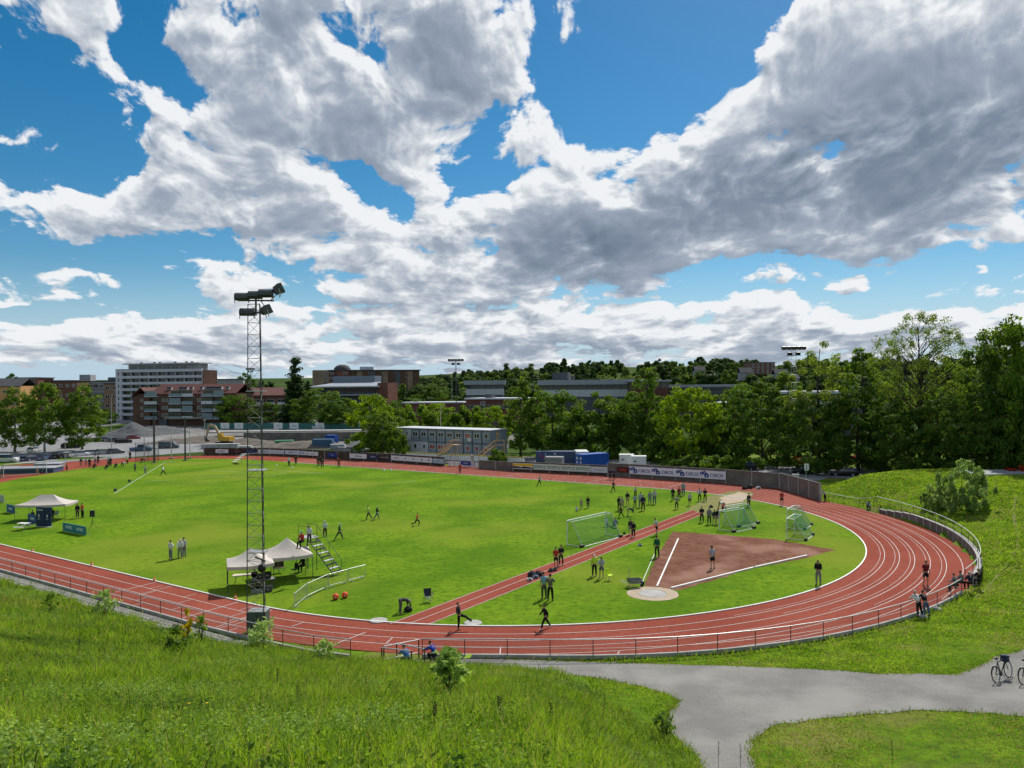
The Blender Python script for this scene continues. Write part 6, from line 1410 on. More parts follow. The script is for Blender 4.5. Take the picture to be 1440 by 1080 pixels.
# bicycles on the path at the right
def bicycle(p, rz, lean, label, seat_cover=None):
    r = thing('bicycle', label, 'bicycle', p, rz, 'bicycles on the path'); r.scale = (1.15,)*3; R = Matrix.Rotation(lean, 4, 'X')
    def ring(mb, c, rad, rr, m, n=24):
        for k in range(n):
            a, b = 2*PI*k/n, 2*PI*(k+1)/n; mb.bar(R @ (Vector(c)+Vector((rad*math.cos(a), 0, rad*math.sin(a)))), R @ (Vector(c)+Vector((rad*math.cos(b), 0, rad*math.sin(b)))), rr, m, 6)
    A, B = Vector((-.53, 0, .35)), Vector((.55, 0, .35)); BB, ST_, HT = Vector((-.08, 0, .30)), Vector((-.23, 0, .80)), Vector((.37, 0, .85))
    for c, nm in ((A, 'wheel'), (B, 'wheel')):
        m = MB(); ring(m, c, .335, .022, M['tyre'])
        w_ = m.build(nm, r); m = MB(); ring(m, c, .305, .009, M['steel'])
        for k in range(10): a = 2*PI*k/10; m.bar(R @ c, R @ (c+Vector((.3*math.cos(a), 0, .3*math.sin(a)))), .0035, M['steel'], 3)
        m.build('rim', w_)
    m = MB()
    for a, b in ((A, BB), (A, ST_), (BB, ST_), (BB, HT-Vector((-.03, 0, .12))), (ST_, HT), (HT, HT-Vector((-.04, 0, .15)))): m.bar(R @ a, R @ b, .02, M['black'], 7)
    m.build('frame', r)
    m = MB(); m.bar(R @ (HT+Vector((-.01, 0, .1))), R @ B, .017, M['dark_steel'], 6); m.build('fork', r)
    m = MB(); m.tube([R @ Vector((.30, -.30, .97)), R @ Vector((.36, -.1, .97)), R @ Vector((.36, .1, .97)), R @ Vector((.30, .30, .97))], .016, M['black'], 6); m.bar(R @ HT, R @ Vector((.36, 0, .97)), .016, M['black']); m.build('handlebar', r)
    m = MB(); m.bar(R @ ST_, R @ Vector((-.26, 0, .93)), .015, M['steel']); m.lathe_scaled([(0, -1), (.9, -.5), (1, .2), (0, 1)], R @ Vector((-.26, 0, .96)), .06, (2.2, 1.2, .6), M['black'], 10); m.build('saddle', r)
    m = MB(); m.lathe([(.02, -.02), (.1, -.02), (.1, .0), (.02, .0)], R @ BB, M['dark_steel'], 14, 'Y'); m.bar(R @ (BB+Vector((0, -.06, 0))), R @ (BB+Vector((.12, -.08, -.12))), .012, M['steel']); m.bar(R @ (BB+Vector((0, .06, 0))), R @ (BB+Vector((-.12, .08, .12))), .012, M['steel']); m.build('crank', r)
    m = MB()
    for k in range(8):
        a, b = PI*.15+PI*.1*k, PI*.15+PI*.1*(k+1); m.bar(R @ (A+Vector((.37*math.cos(a), 0, .37*math.sin(a)))), R @ (A+Vector((.37*math.cos(b), 0, .37*math.sin(b)))), .022, M['plastic_white'] if k < 4 else M['black'], 5)
    m.build('mudguard', r)
    if seat_cover: m = MB(); m.box(R @ Vector((.44, 0, .84)), (.26, .28, .26), paint(seat_cover), taper=.85); m.build('handlebar_bag', r)
    m = MB(); m.bar(R @ Vector((-.1, -.05, .3)), Vector((-.12, -.28, 0)), .012, M['steel'], 5); m.build('kickstand', r)
pb = ground(1411, 957); bicycle(pb, math.radians(33), -.16, 'black bicycle leaning on its stand on the grey path', (.02, .03, .07))
pb2 = ground(1449, 960); bicycle(pb2, math.radians(30), -.12, 'bicycle cut off by the right edge of the photo', None)
# excavators
def excavator(p, rz, s, label, swing=.0):
    r = thing('excavator', label, 'excavator', p, rz); r.scale = (s, s, s); Y = mat('digger_yellow', (.52, .31, .03), .55, var=.2, scale=1.5) if 'digger_yellow' not in M else M['digger_yellow']; BR = paint((.36, .27, .16))
    for sy in (-1.1, 1.1):
        m = MB(); m.prism([(-1.8, .1), (1.8, .1), (2.1, .5), (1.8, .9), (-1.8, .9), (-2.1, .5)], sy-.3, sy+.3, M['black']); m.build('track', r)
    m = MB(); m.box((-.5, 0, 1.75), (3.4, 2.5, 1.1), Y, taper=.95); m.box((-1.9, 0, 1.75), (.6, 2.5, 1.0), Y); m.box((0, 0, 1.05), (1.6, 1.6, .3), M['dark_steel']); m.build('house', r)
    m = MB(); m.box((.75, .65, 2.45), (1.4, 1.1, 1.6), Y, taper=.85); m.box((.8, .65, 2.6), (1.46, 1.0, .9), M['glass'], taper=.86); m.build('cab', r)
    m = MB(); m.prism([(.9, 1.6), (1.4, 1.5), (3.4, 4.6), (5.0, 5.0), (4.9, 5.5), (3.1, 5.2)], -.85, -.4, BR); m.build('boom', r)
    m = MB(); m.prism([(4.7, 5.6), (5.4, 5.3), (6.0, 2.2), (5.7, 2.1)], -.8, -.45, BR); m.bar((3.2, -.62, 5.3), (4.9, -.62, 5.7), .09, M['steel']); m.build('stick', r)
    m = MB(); m.prism([(5.6, 2.3), (6.2, 2.2), (6.3, 1.2), (5.5, .8), (5.0, 1.3)], -1.1, -.15, M['dark_steel']); m.build('bucket', r)
excavator(at(316, 626, .3), math.radians(168), 1.05, 'yellow excavator with a folded brown boom on the building site')
excavator(at(466, 599, .8), math.radians(150), 1.0, 'small orange-yellow excavator far back by the green hoarding')
# ---------------------------------------------------------------- buildings
def brickmat(name, c1, c2, mortar, scale=1.):
    m = bpy.data.materials.new(name); n, l = nodes_of(m); nt = m.node_tree; b = n['Principled BSDF']; b.inputs['Roughness'].default_value = .92; b.inputs['Specular IOR Level'].default_value = .15
    tcn = n.new('ShaderNodeTexCoord'); br = n.new('ShaderNodeTexBrick'); mp = n.new('ShaderNodeMapping'); mp.inputs['Rotation'].default_value = (PI/2, 0, 0)
    l.new(tcn.outputs['Object'], mp.inputs[0]); l.new(mp.outputs[0], br.inputs['Vector'])
    br.inputs['Color1'].default_value = (*c1, 1); br.inputs['Color2'].default_value = (*c2, 1); br.inputs['Mortar'].default_value = (*mortar, 1); br.inputs['Scale'].default_value = 2.*scale; br.inputs['Mortar Size'].default_value = .012
    q = n.new('ShaderNodeTexNoise'); q.inputs['Scale'].default_value = .25; q.inputs['Detail'].default_value = 6; l.new(tcn.outputs['Object'], q.inputs['Vector'])
    l.new(mixc(maprange(q.outputs['Fac'], .35, .7, 0, .5, True, nt), br.outputs['Color'], (*[c*.6 for c in c1], 1), nt), b.inputs['Base Color'])
    M[name] = m; return m
brickmat('brick_red', (.16, .058, .04), (.20, .08, .055), (.25, .2, .17)); brickmat('brick_brown', (.12, .062, .042), (.15, .08, .055), (.2, .16, .13)); brickmat('brick_tan', (.25, .175, .11), (.28, .20, .13), (.33, .28, .22)); brickmat('brick_dark', (.12, .05, .04), (.16, .065, .05), (.14, .11, .1))
mat('render_white', (.50, .52, .56), .85, var=.10, scale=.3, detail=8); mat('render_grey', (.30, .31, .32), .88, var=.15, scale=.3, detail=8); mat('render_dark', (.10, .105, .115), .85, var=.2, scale=.4); mat('render_orange', (.55, .30, .12), .88, var=.12, scale=.4)
mat('roof_tile', (.115, .042, .034), .85, var=.25, scale=1.2, bump=.4, bscale=5); mat('roof_felt', (.07, .072, .078), .9, var=.2, scale=.5); mat('roof_metal', (.30, .325, .36), .55, .4, var=.1, scale=.4); mat('roof_pale', (.50, .52, .55), .75, var=.1, scale=.3)
mat('window_dark', (.022, .026, .032), .12, spec=.7); mat('window_blue', (.16, .22, .28), .15, spec=.8); mat('frame_white', (.66, .66, .65), .6)
def place(px0, d0, px1, d1, name, label, cat='building', zb=None, group=None):
    a, b = far(px0, 540, d0), far(px1, 540, d1); a.z = b.z = 0; z = min(tz(a.x, a.y), tz(b.x, b.y)) if zb is None else zb
    d = b-a; r = thing(name, label, cat, (a.x, a.y, z), math.atan2(d.y, d.x), group); return r, d.length, z
def zat(px, py, d): return far(px, py, d).z
def part_box(r, name, x0, x1, y0, y1, z0, z1, m, par=None):
    b = MB(); b.box(((x0+x1)/2, (y0+y1)/2, (z0+z1)/2), (x1-x0, y1-y0, z1-z0), m); return b.build(name, par or r)
def window(r, x, z, w_, h_, y=-.0, frame='frame_white', glass='window_dark', name='window', sub=False, mull=1):
    b = MB(); f = M[frame]; t = .09
    b.box((x, y-.03, z+h_/2-t/2), (w_, .1, t), f); b.box((x, y-.03, z-h_/2+t/2), (w_, .1, t), f); b.box((x-w_/2+t/2, y-.032, z), (t, .1, h_-2*t), f); b.box((x+w_/2-t/2, y-.032, z), (t, .1, h_-2*t), f)
    for k in range(1, mull+1): b.box((x-w_/2+w_*k/(mull+1), y-.034, z), (t*.7, .08, h_-2*t), f)
    g_ = M[glass]; gv = [(x-w_/2+t, y-.02, z-h_/2+t), (x+w_/2-t, y-.02, z-h_/2+t), (x+w_/2-t, y-.02, z+h_/2-t), (x-w_/2+t, y-.02, z+h_/2-t)]
    if not sub: b.add(gv, [(0, 1, 2, 3)], g_); return b.build(name, r)
    o = b.build(name, r); p = MB(); p.add(gv, [(0, 1, 2, 3)], g_); p.build('pane', o); return o
def gable(r, x0, x1, y0, y1, z0, zr, m, name='roof', over=.5, axis='x'):
    b = MB(); ym = (y0+y1)/2
    x0 -= over; x1 += over; y0 -= over; y1 += over
    v = [(x0, y0, z0), (x1, y0, z0), (x1, ym, zr), (x0, ym, zr), (x0, y1, z0), (x1, y1, z0)] if axis == 'x' else [(x0, y0, z0), (x0, y1, z0), ((x0+x1)/2, y1, zr), ((x0+x1)/2, y0, zr), (x1, y0, z0), (x1, y1, z0)]
    b.add(v+[(p[0], p[1], p[2]-.25) for p in v], [(0, 1, 2, 3), (3, 2, 5, 4), (6, 9, 8, 7), (9, 10, 11, 8), (0, 3, 9, 6), (3, 4, 10, 9), (1, 7, 8, 2), (2, 8, 11, 5), (0, 6, 7, 1), (4, 5, 11, 10)], m)
    return b.build(name, r)
# --- white tower block
r, L_, z0 = place(163, 350, 285, 340, 'apartment_tower', 'white nine-storey apartment block with long balcony bands, tallest building at the left')
hT = zat(230, 521, 345)-z0; st_h = hT/8
part_box(r, 'wall', 3.2, L_-.5, 1.4, 10.5, 0, hT, M['render_dark']); part_box(r, 'stair_tower', 0, 3.2, -.2, 10.5, 0, hT+1.0, M['render_white'])
for k in range(8):
    b = MB(); b.box((1.6, -.25, st_h*(k+.55)), (.5, .1, st_h*.55), M['window_dark']); b.build('stair_window', r)
for k in range(8):
    zc = st_h*(k+1); xe = L_-.4
    part_box(r, 'balcony_band', 3.2, xe, -.4, 1.4, zc-.55, zc+.55, M['render_white'])
    part_box(r, 'balcony_floor', 3.2, xe, -.35, 1.4, zc-.75, zc-.56, M['render_grey'])
    for j in range(9):
        xw = 3.2+(xe-3.2)*(j+.5)/9; window(r, xw, zc-st_h*.5+.0, (xe-3.2)/9*.95, st_h*.64, 1.38, 'render_dark')
    for j in range(10):
        xw = 3.2+(xe-3.2)*j/9; part_box(r, 'pier', xw-.11, xw+.11, .3, 1.35, zc-st_h+.56, zc-.56, M['render_white'])
part_box(r, 'end_wall', L_-.5, L_, .6, 11, 0, hT, M['brick_brown'])
part_box(r, 'penthouse', 5, L_-3.5, 2.2, 9, hT, hT+3.0, M['render_grey']); part_box(r, 'roof', 3.4, L_-2.0, .4, 10, hT+3.0, hT+3.5, M['render_white'])
for j in range(7): window(r, 8+j*4.4, hT+1.5, 3.6, 1.7, 2.18, 'render_white')
for x in (9, 16, 19, 27, 33, 36): part_box(r, 'roof_vent', x, x+.7, 5, 6, hT+3.5, hT+4.2, M['render_dark'])
# --- brick flats with red roof, in front of the tower
r, L_, z0 = place(188, 312, 331, 302, 'brick_flats', 'red-brown brick flats with tiled roof and glazed balconies in front of the white tower')
hE = zat(265, 553.5, 305)-z0; hR = zat(265, 540, 308)-z0
part_box(r, 'wall', 0, L_, 0, 13, 0, hE, M['brick_brown'])
gable(r, 8.5, L_, 0, 13, hE, hR, M['roof_tile']); gable(r, .3, 8.3, -1.2, 12, hE-1., hR-1.2, M['roof_tile'], 'side_roof', .4, 'y')
part_box(r, 'gable_bay', .4, 8.2, -1.0, 0, 0, hE-.9, M['brick_brown'])
sh = hE/4.3
for k, (x0, x1) in enumerate(((6.2, 12.0), (17.5, 23.2), (23.6, 28.6), (32.5, 37.6), (38.0, 42.5))):
    for j in range(1, 5):
        zz = sh*j; part_box(r, 'balcony_front', x0, x1, -1.7, -1.5, zz-.1, zz+.95, M['window_blue'] if (k+j) % 3 else M['roof_pale']); part_box(r, 'balcony_slab', x0, x1, -1.75, .0, zz-.32, zz-.1, M['render_white'])
        window(r, (x0+x1)/2, zz+1.45, (x1-x0)*.94, sh*.46, -.06 if (k+j) % 2 else -1.45, 'render_grey', 'window_dark' if (k+j) % 4 else 'window_blue', 'balcony_glazing', mull=3)
for x in (4.6, 13.8, 15.4, 30.2, 31.2, 43.6):
    for j in range(1, 4): window(r, x, sh*j+1.3, 1.1, 1.3, -.01 if x > 8 else -1.02)
for x, w_ in ((15, 2.2), (21.5, 4.2), (25.5, 1.2), (30, 1.2), (35.5, 8), (42, 1.2)):
    b = MB(); zz = hE+(hR-hE)*.45; yy = 6.5*.45-.3; b.box((x, yy, zz+.25), (w_, .9, 1.1), M['frame_white'], rx=-.55); b.box((x, yy-.25, zz+.42), (w_*.9, .6, .9), M['window_dark'], rx=-.55); b.build('dormer_window', r)
part_box(r, 'entrance', 12.4, 16.2, -.9, 0, 0, 2.9, M['render_dark'])
b = MB(); b.box((25.5, -2.4, 3.3), (17, 3.2, .35), paint((.35, .36, .26))); b.build('canopy', r)
r2_, L2, z2 = place(342, 318, 402, 326, 'brick_flats', 'brick flats with red roof seen behind the near mast, right of the larger brick flats')
hE = zat(370, 556, 320)-z2; hR = zat(370, 545, 324)-z2
part_box(r2_, 'wall', 0, L2, 0, 12, 0, hE, M['brick_brown']); gable(r2_, 0, L2, 0, 12, hE, hR, M['roof_tile'])
for k in range(4):
    for j in range(3):
        x = L2*(k+.5)/4; window(r2_, x, hE*(j+.55)/3.2, L2/4*.7, 1.4, -.01, 'frame_white'); part_box(r2_, 'balcony_front', x-1.6, x+1.6, -1.2, -1.05, hE*(j+.55)/3.2-1.7, hE*(j+.55)/3.2-.75, M['render_white'])
# --- left: older brick and grey houses
def flats(px0, d0, px1, d1, ytop, m, label, nx, nz, roof='flat', yridge=None, rm='roof_felt', dep=12, wsz=(1.3, 1.4), win='frame_white', name='apartment_building', band=None, zb=None, group=None, cat='building'):
    r, L_, z0 = place(px0, d0, px1, d1, name, label, cat, zb, group); h = zat((px0+px1)/2, ytop, (d0+d1)/2)-z0
    part_box(r, 'wall', 0, L_, 0, dep, 0, h, M[m])
    if roof == 'flat': part_box(r, 'roof', -.4, L_+.4, -.5, dep+.4, h, h+.45, M[rm])
    else: gable(r, 0, L_, 0, dep, h, zat((px0+px1)/2, yridge, (d0+d1)/2+dep/2)-z0, M[rm])
    for k in range(nx):
        for j in range(nz): window(r, L_*(k+.5)/nx, h*(j+.55)/nz, min(wsz[0], L_/nx*.9), min(wsz[1], h/nz*.7), -.01, win)
    if band:
        for j in range(1, nz+1): part_box(r, 'band', -.05, L_+.05, -.12, .02, h*j/nz-.5, h*j/nz-.15, M[band])
    return r, L_, h
flats(-25, 330, 28, 330, 543, 'render_orange', 'orange-fronted house with a dark roof at the left photo edge', 4, 3, 'gable', 532, 'roof_felt', wsz=(2.6, 1.3))
r, L_, h = flats(21, 345, 53, 345, 532, 'brick_red', 'red brick block with a flat dark roof edge behind the left birches', 3, 4, band='render_grey')
flats(54, 350, 108, 352, 536, 'brick_brown', 'long brown brick house with a dark roof between the birch tops', 6, 4, rm='roof_felt')
r, L_, h = flats(105, 365, 164, 368, 537, 'render_grey', 'grey balcony flats left of the white tower block', 7, 4, wsz=(2.0, 1.6), band='render_white')
part_box(r, 'penthouse', 1, 6, 3, 10, h+.45, h+3.6, M['render_grey']); part_box(r, 'roof_garden', 14, 19, 3, 9, h+.45, h+2.2, M['render_dark'])
r, L_, h = flats(146, 360, 166, 358, 540, 'brick_tan', 'tan-brown balcony house squeezed against the white tower block', 2, 4, wsz=(2.4, 1.5))
r, L_, h = flats(292, 420, 342, 425, 534, 'render_grey', 'pale low house behind the brick flats, left of the near mast', 5, 3)
# --- school with overhanging grey roofs
r, L_, z0 = place(446, 405, 547, 398, 'school_building', 'low grey building with wide overhanging metal roofs left of the small brick block')
h1 = zat(500, 556, 400)-z0; h2 = zat(500, 543, 400)-z0
part_box(r, 'wall', 0, L_*.86, 0, 22, 0, h2, M['render_dark']); part_box(r, 'lower_roof', -2, L_*.9, -3, 4, h1-.1, h1+.7, M['roof_metal'])
b = MB(); b.add([(-3, -4, h2), (L_*.9, -4, h2), (L_*.78, 12, h2+2.2), (6, 12, h2+2.2)], [(0, 1, 2, 3)], M['roof_metal']); b.box((L_*.43, -4, h2-.25), (L_*.95, .3, .6), M['roof_pale']); b.build('roof', r)
part_box(r, 'roof_house', 4, L_*.7, 12, 22, h2, h2+5.6, mat('metal_blue', (.17, .21, .25), .7, .2, var=.1, scale=.4)); part_box(r, 'brick_block', L_*.86, L_, -2, 14, 0, h2+1.6, M['brick_red'])
for k in range(9): window(r, 2+(L_*.84-2)*(k+.5)/9, (h1+h2)/2+.4, 3.0, (h2-h1)*.55, -.01, 'render_grey', 'window_dark', mull=2)
# --- brick flats up the hill
r, L_, z0 = place(441, 560, 590, 585, 'hillside_flats', 'long brown brick apartment row with balconies on the hill, with a dark domed roof', zb=zat(500, 548, 570))
h = zat(500, 521.5, 570)-z0
part_box(r, 'tan_wing', 0, L_*.14, -1, 14, 0, h+.6, M['brick_tan']); part_box(r, 'wall', L_*.14, L_, 0, 14, 0, h, M['brick_brown']); part_box(r, 'roof', L_*.13, L_+1, -1, 15, h, h+.8, M['roof_felt'])
b = MB(); b.lathe([(6.5, 0), (6.2, 1.6), (4.6, 3.4), (2.2, 4.4), (.2, 4.6)], (L_*.27, 5, h+.4), M['roof_felt'], 8); b.build('dome_roof', r); part_box(r, 'dome_block', L_*.21, L_*.33, -1.5, 12, 0, h+.5, M['brick_red'])
for k in range(16):
    x = L_*(.03+.96*(k+.3)/16)
    for j in range(4):
        if k in (1, 2, 4, 8, 10, 12, 14): window(r, x, h*(j+.5)/4, 3.4, 1.7, -1.55 if k == 4 else (-1.02 if k < 2 else -.02), 'render_white' if k % 3 else 'brick_tan')
for k in range(5): part_box(r, 'balcony_tower', L_*(.40+.12*k), L_*(.45+.12*k), -1.4, 0, 0, h-.6, M['render_dark' if k % 2 else 'brick_tan'])
part_box(r, 'roof_house', L_*.44, L_*.56, 2, 9, h+.8, h+3.2, M['render_white'])
# --- long low roofs across the middle
def long_block(px0, d0, px1, d1, ytop, yband, ybase, label, wall='render_dark', roof='roof_metal', nx=12, dep=25, low='roof_pale', zb=None, name='school_building'):
    dm = (d0+d1)/2; pm = (px0+px1)/2; r, L_, z0 = place(px0, d0, px1, d1, name, label, zb=zb if zb is not None else None); z0_ = r.location.z
    ht = zat(pm, ytop, dm)-z0_; hb = zat(pm, yband, dm)-z0_
    part_box(r, 'wall', 0, L_, 0, dep, 0, ht-.2, M[wall]); part_box(r, 'roof', -1, L_+1, -1.5, dep, hb, ht, M[roof])
    hw = zat(pm, ybase, dm)-z0_; part_box(r, 'lower_panel', 0, L_, -.15, 0, max(0, hw-3), hw, M[low])
    for k in range(nx): window(r, L_*(k+.5)/nx, (hw+hb)/2, L_/nx*.82, (hb-hw)*.75, -.01, 'render_grey', mull=2)
    return r, L_, ht
long_block(655, 380, 708, 380, 535, 541, 547, 'short grey-roofed building between the spruces and the long grey roof', nx=6)
r, L_, ht = long_block(760, 330, 893, 318, 534, 541, 548, 'long grey-roofed school building with a pale band above the dark green trees', nx=14); part_box(r, 'roof_house', 4, 11, 6, 12, ht, ht+3.4, M['render_dark']); part_box(r, 'chimney', 12, 13.2, 8, 9.2, ht, ht+2., M['render_dark'])
long_block(893, 300, 940, 300, 534.5, 537, 546, 'small brick-ended building right of the long grey roof', wall='brick_dark', nx=4, low='brick_dark')
long_block(942, 340, 1042, 332, 541, 544.5, 552, 'dark low building with small windows behind the round bright tree', nx=10, low='render_dark')
long_block(1092, 230, 1215, 218, 550, 553.5, 562, 'long low building with a pale flat roof edge behind the airy trees', nx=12, roof='roof_pale', low='render_grey', dep=18)
long_block(1325, 215, 1410, 205, 549, 553, 565, 'low pale-roofed building glimpsed between the dark right-hand trees', nx=8, roof='roof_pale', low='render_grey', dep=14)
r, L_, h = flats(655, 262, 748, 252, 561.5, 'brick_dark', 'dark red brick building with a flat white roof edge behind the container offices', 7, 2, rm='roof_pale', wsz=(3.4, 1.2), win='render_grey'); part_box(r, 'roof_unit', 6, 8.5, 3, 6, h+.45, h+1.8, M['render_dark']); window(r, 6.6, h-1.4, 1.6, 1.2, -.06)
flats(566, 290, 650, 285, 567, 'brick_dark', 'low brick building with pale roof behind the sunny trees left of centre', 6, 1, rm='roof_pale', wsz=(2, 1))
flats(1008, 265, 1044, 262, 567.5, 'brick_red', 'small brick building with a pale roof edge left of the dark bushy tree', 3, 1, rm='roof_pale', wsz=(2, 1))
flats(1056, 640, 1090, 645, 510, 'brick_red', 'pink-red block of flats on the wooded hill, left of the right floodlight mast', 5, 4, zb=zat(1070, 526, 640), wsz=(2.5, 1.6), name='hillside_flats')
for px, w_, yt, yr, d, lab in ((1050, 16, 524, 517, 560, 'dark-roofed house below the pink-red flats on the hill'), (1100, 18, 526, 519, 540, 'house with a dark gable on the hill right of the pink-red flats'), (985, 14, 521, 515, 620, 'small house roof among the hill trees above the round bright tree'), (1118, 12, 532, 526, 470, 'brown-roofed house left of the right floodlight mast')):
    flats(px-w_/2, d, px+w_/2, d, yt, 'render_grey', lab, 3, 2, 'gable', yr, 'roof_felt', dep=8, zb=zat(px, yt+11, d), name='house', cat='house')
# --- container offices
co, LC, zc = place(555, 176, 690, 160.7, 'site_offices', 'two-storey grey container offices with a flat white roof beside the far straight', zb=.95)
cg = mat('container_grey', (.25, .30, .35), .6, .1, var=.1, scale=.5); cl = mat('container_pale', (.56, .58, .60), .6, .1, var=.1, scale=.5); mat('window_red', (.30, .07, .05), .3)
nC = 11; wC = LC/nC; hC = 2.72
for k in range(nC):
    for j in range(2):
        light = (k < 2) or (j == 0 and k < 4); mm = cl if light else cg
        b = MB(); x0 = k*wC; z0 = j*(hC+.05)
        b.box((x0+wC/2, 3, z0+hC/2), (wC-.06, 6, hC), mm)
        for xx in (x0+.06, x0+wC-.06): b.box((xx, -.02, z0+hC/2), (.11, .08, hC), M['render_dark'] if not light else cl)
        for q in range(9): b.box((x0+.2+(wC-.4)*q/8, -.012, z0+hC/2), (.05, .03, hC-.3), mm)
        b.box((x0+wC/2, -.03, z0+hC-.07), (wC-.06, .06, .14), M['render_dark'] if not light else M['render_grey'])
        c_ = b.build('container', co)
        def cw(x, w_, red=False, h_=1.05, zz=1.55): window(c_, x, z0+zz, w_, h_, -.06, 'frame_white', 'window_red' if red else 'window_dark', mull=1 if w_ > 1 else 0)
        if k < 2: cw(x0+wC/2, .62, False, .95 if j else .45)
        elif j == 1: cw(x0+wC/2, 1.5 if k < 10 else 1.0, k in (8,))
        elif k in (4, 5): cw(x0+wC/2, 1.7, True)
        elif k == 3: cw(x0+wC*.55, .7)
        elif k > 7: cw(x0+wC/2, 1.0, True)
        elif k == 2: cw(x0+wC*.5, .9)
b = MB(); b.box((LC/2, 3, 2*hC+.17), (LC+.3, 6.5, .16), M['roof_pale']); b.build('roof', co)
b = MB(); b.box((LC+.03, 2.3, hC+1.4), (.06, .95, 2.1), M['wood_new']); b.build('door', co)
b = MB(); b.box((LC*.80, -.3, hC+.75), (.8, .4, .6), M['frame_white']); b.build('air_conditioner', co)
def wood_stair(px, d, rz, h, run, label, landing=1.4):
    p = far(px, 560, d); r = thing('wooden_stair', label, 'stairs', (p.x-1.0*TN.x, p.y-1.0*TN.y, .95), rz, 'wooden stairs of the container offices'); n = max(5, int(h/.22))
    for sy in (-.6, .6):
        m = MB(); m.bar((0, sy, .05), (run, sy, h), .13, M['wood_new'], 4); m.bar((0, sy, 1.0), (run, sy, h+1), .08, M['wood_new'], 4); m.bar((run, sy, h+1), (run+landing, sy, h+1), .05, M['wood_new'], 4)
        for k in range(5): m.bar((run*k/4, sy, h*k/4), (run*k/4, sy, h*k/4+1), .045, M['wood_new'], 4)
        m.bar((run+landing, sy, 0), (run+landing, sy, h+1), .07, M['wood_new'], 4); m.bar((run, sy, 0), (run, sy, h), .07, M['wood_new'], 4); m.bar((run, sy, .1), (run+landing, sy, h-.2), .05, M['wood_new'], 4); m.build('side_frame', r)
    m = MB()
    for k in range(n): m.box((run*(k+.5)/n, 0, h*(k+.5)/n), (run/n+.06, 1.2, .05), M['wood_new'])
    m.build('treads', r); m = MB(); m.box((run+landing/2, 0, h), (landing, 1.3, .08), M['wood_new']); m.build('landing', r)
cdir = Vector((math.cos(co.rotation_euler.z), math.sin(co.rotation_euler.z)))
wood_stair(621, 162.5, co.rotation_euler.z, 2.75, 3.6, 'pale wooden stair climbing to the upper floor in the middle of the container offices', 1.9)
wood_stair(676, 157.5, .1, 2.75, 3.6, 'pale wooden stair at the right end wall of the container offices', 1.8)
wood_stair(546, 176, .2, 2.4, 3.2, 'pale wooden stair at the left end of the container offices', .8)
# --- containers and trailers in the yard
def ship_container(px, py, d, sz, rz, col, label, z=.2, graffiti=False, doors=True, name='shipping_container'):
    p = far(px, py, d); r = thing(name, label, 'container', (p.x, p.y, z), rz, 'containers in the yard behind the back wall'); L_, Wd, Hh = sz; c = paint(col, .55)
    m = MB(); m.box((L_/2, Wd/2, Hh/2), (L_, Wd, Hh-.02), c)
    for q in range(int(L_/.28)): m.box((.14+q*.28, -.02, Hh/2), (.13, .05, Hh-.3), c)
    for x in (.06, L_-.06): m.box((x, -.03, Hh/2), (.14, .1, Hh), c)
    m.box((L_/2, -.03, Hh-.08), (L_, .08, .16), c); m.build('box', r)
    if doors:
        for sy in (.27, .73):
            m = MB(); m.box((-.03, Wd*sy, Hh/2), (.05, Wd*.46, Hh-.24), c); m.bar((-.08, Wd*(sy-.08), .2), (-.08, Wd*(sy-.08), Hh-.2), .025, M['galv'], 5); m.bar((-.08, Wd*(sy+.08), .2), (-.08, Wd*(sy+.08), Hh-.2), .025, M['galv'], 5)
            if col[2] > .25 and sum(col) < .8: m.box((-.07, Wd*sy, Hh*.72), (.02, Wd*.2, .4), M['plastic_white']); m.box((-.07, Wd*sy, Hh*.45), (.02, Wd*.2, .3), M['plastic_white'])
            m.build('door', r)
    if graffiti:
        gr = random.Random(3)
        for k in range(11):
            m = MB(); x = .8+gr.uniform(0, 4.2); z_ = .7+gr.uniform(0, 1.3); pts = [(x, -.06, z_)]
            for q in range(6): pts.append((pts[-1][0]+gr.uniform(-.35, .5), -.06-.002*k, min(2.2, max(.5, pts[-1][2]+gr.uniform(-.5, .5)))))
            m.tube(pts, .07, paint(gr.choice([(.62, .62, .66), (.45, .06, .12), (.25, .45, .55), (.1, .1, .3)])), 5); m.build('graffiti', r)
    return r
ship_container(753.5, 640, 151.5, (8.2, 2.4, 2.6), TH*.25, (.055, .085, .15), 'long slate-blue container covered with graffiti behind the green-lettered banners', graffiti=True, doors=False)
ship_container(766, 645, 144.5, (3.4, 2.2, 2.1), TH*.4, (.24, .25, .25), 'grey metal container standing in front of the graffiti one', doors=False)
ship_container(811, 640, 148, (2.4, 5.2, 2.75), .0, (.55, .56, .54), 'white container end squeezed left of the bright blue container')
ship_container(820, 645, 141.5, (6.1, 2.5, 2.75), .55, (.012, .085, .36), 'bright blue shipping container with closed doors behind the pale grey banner')
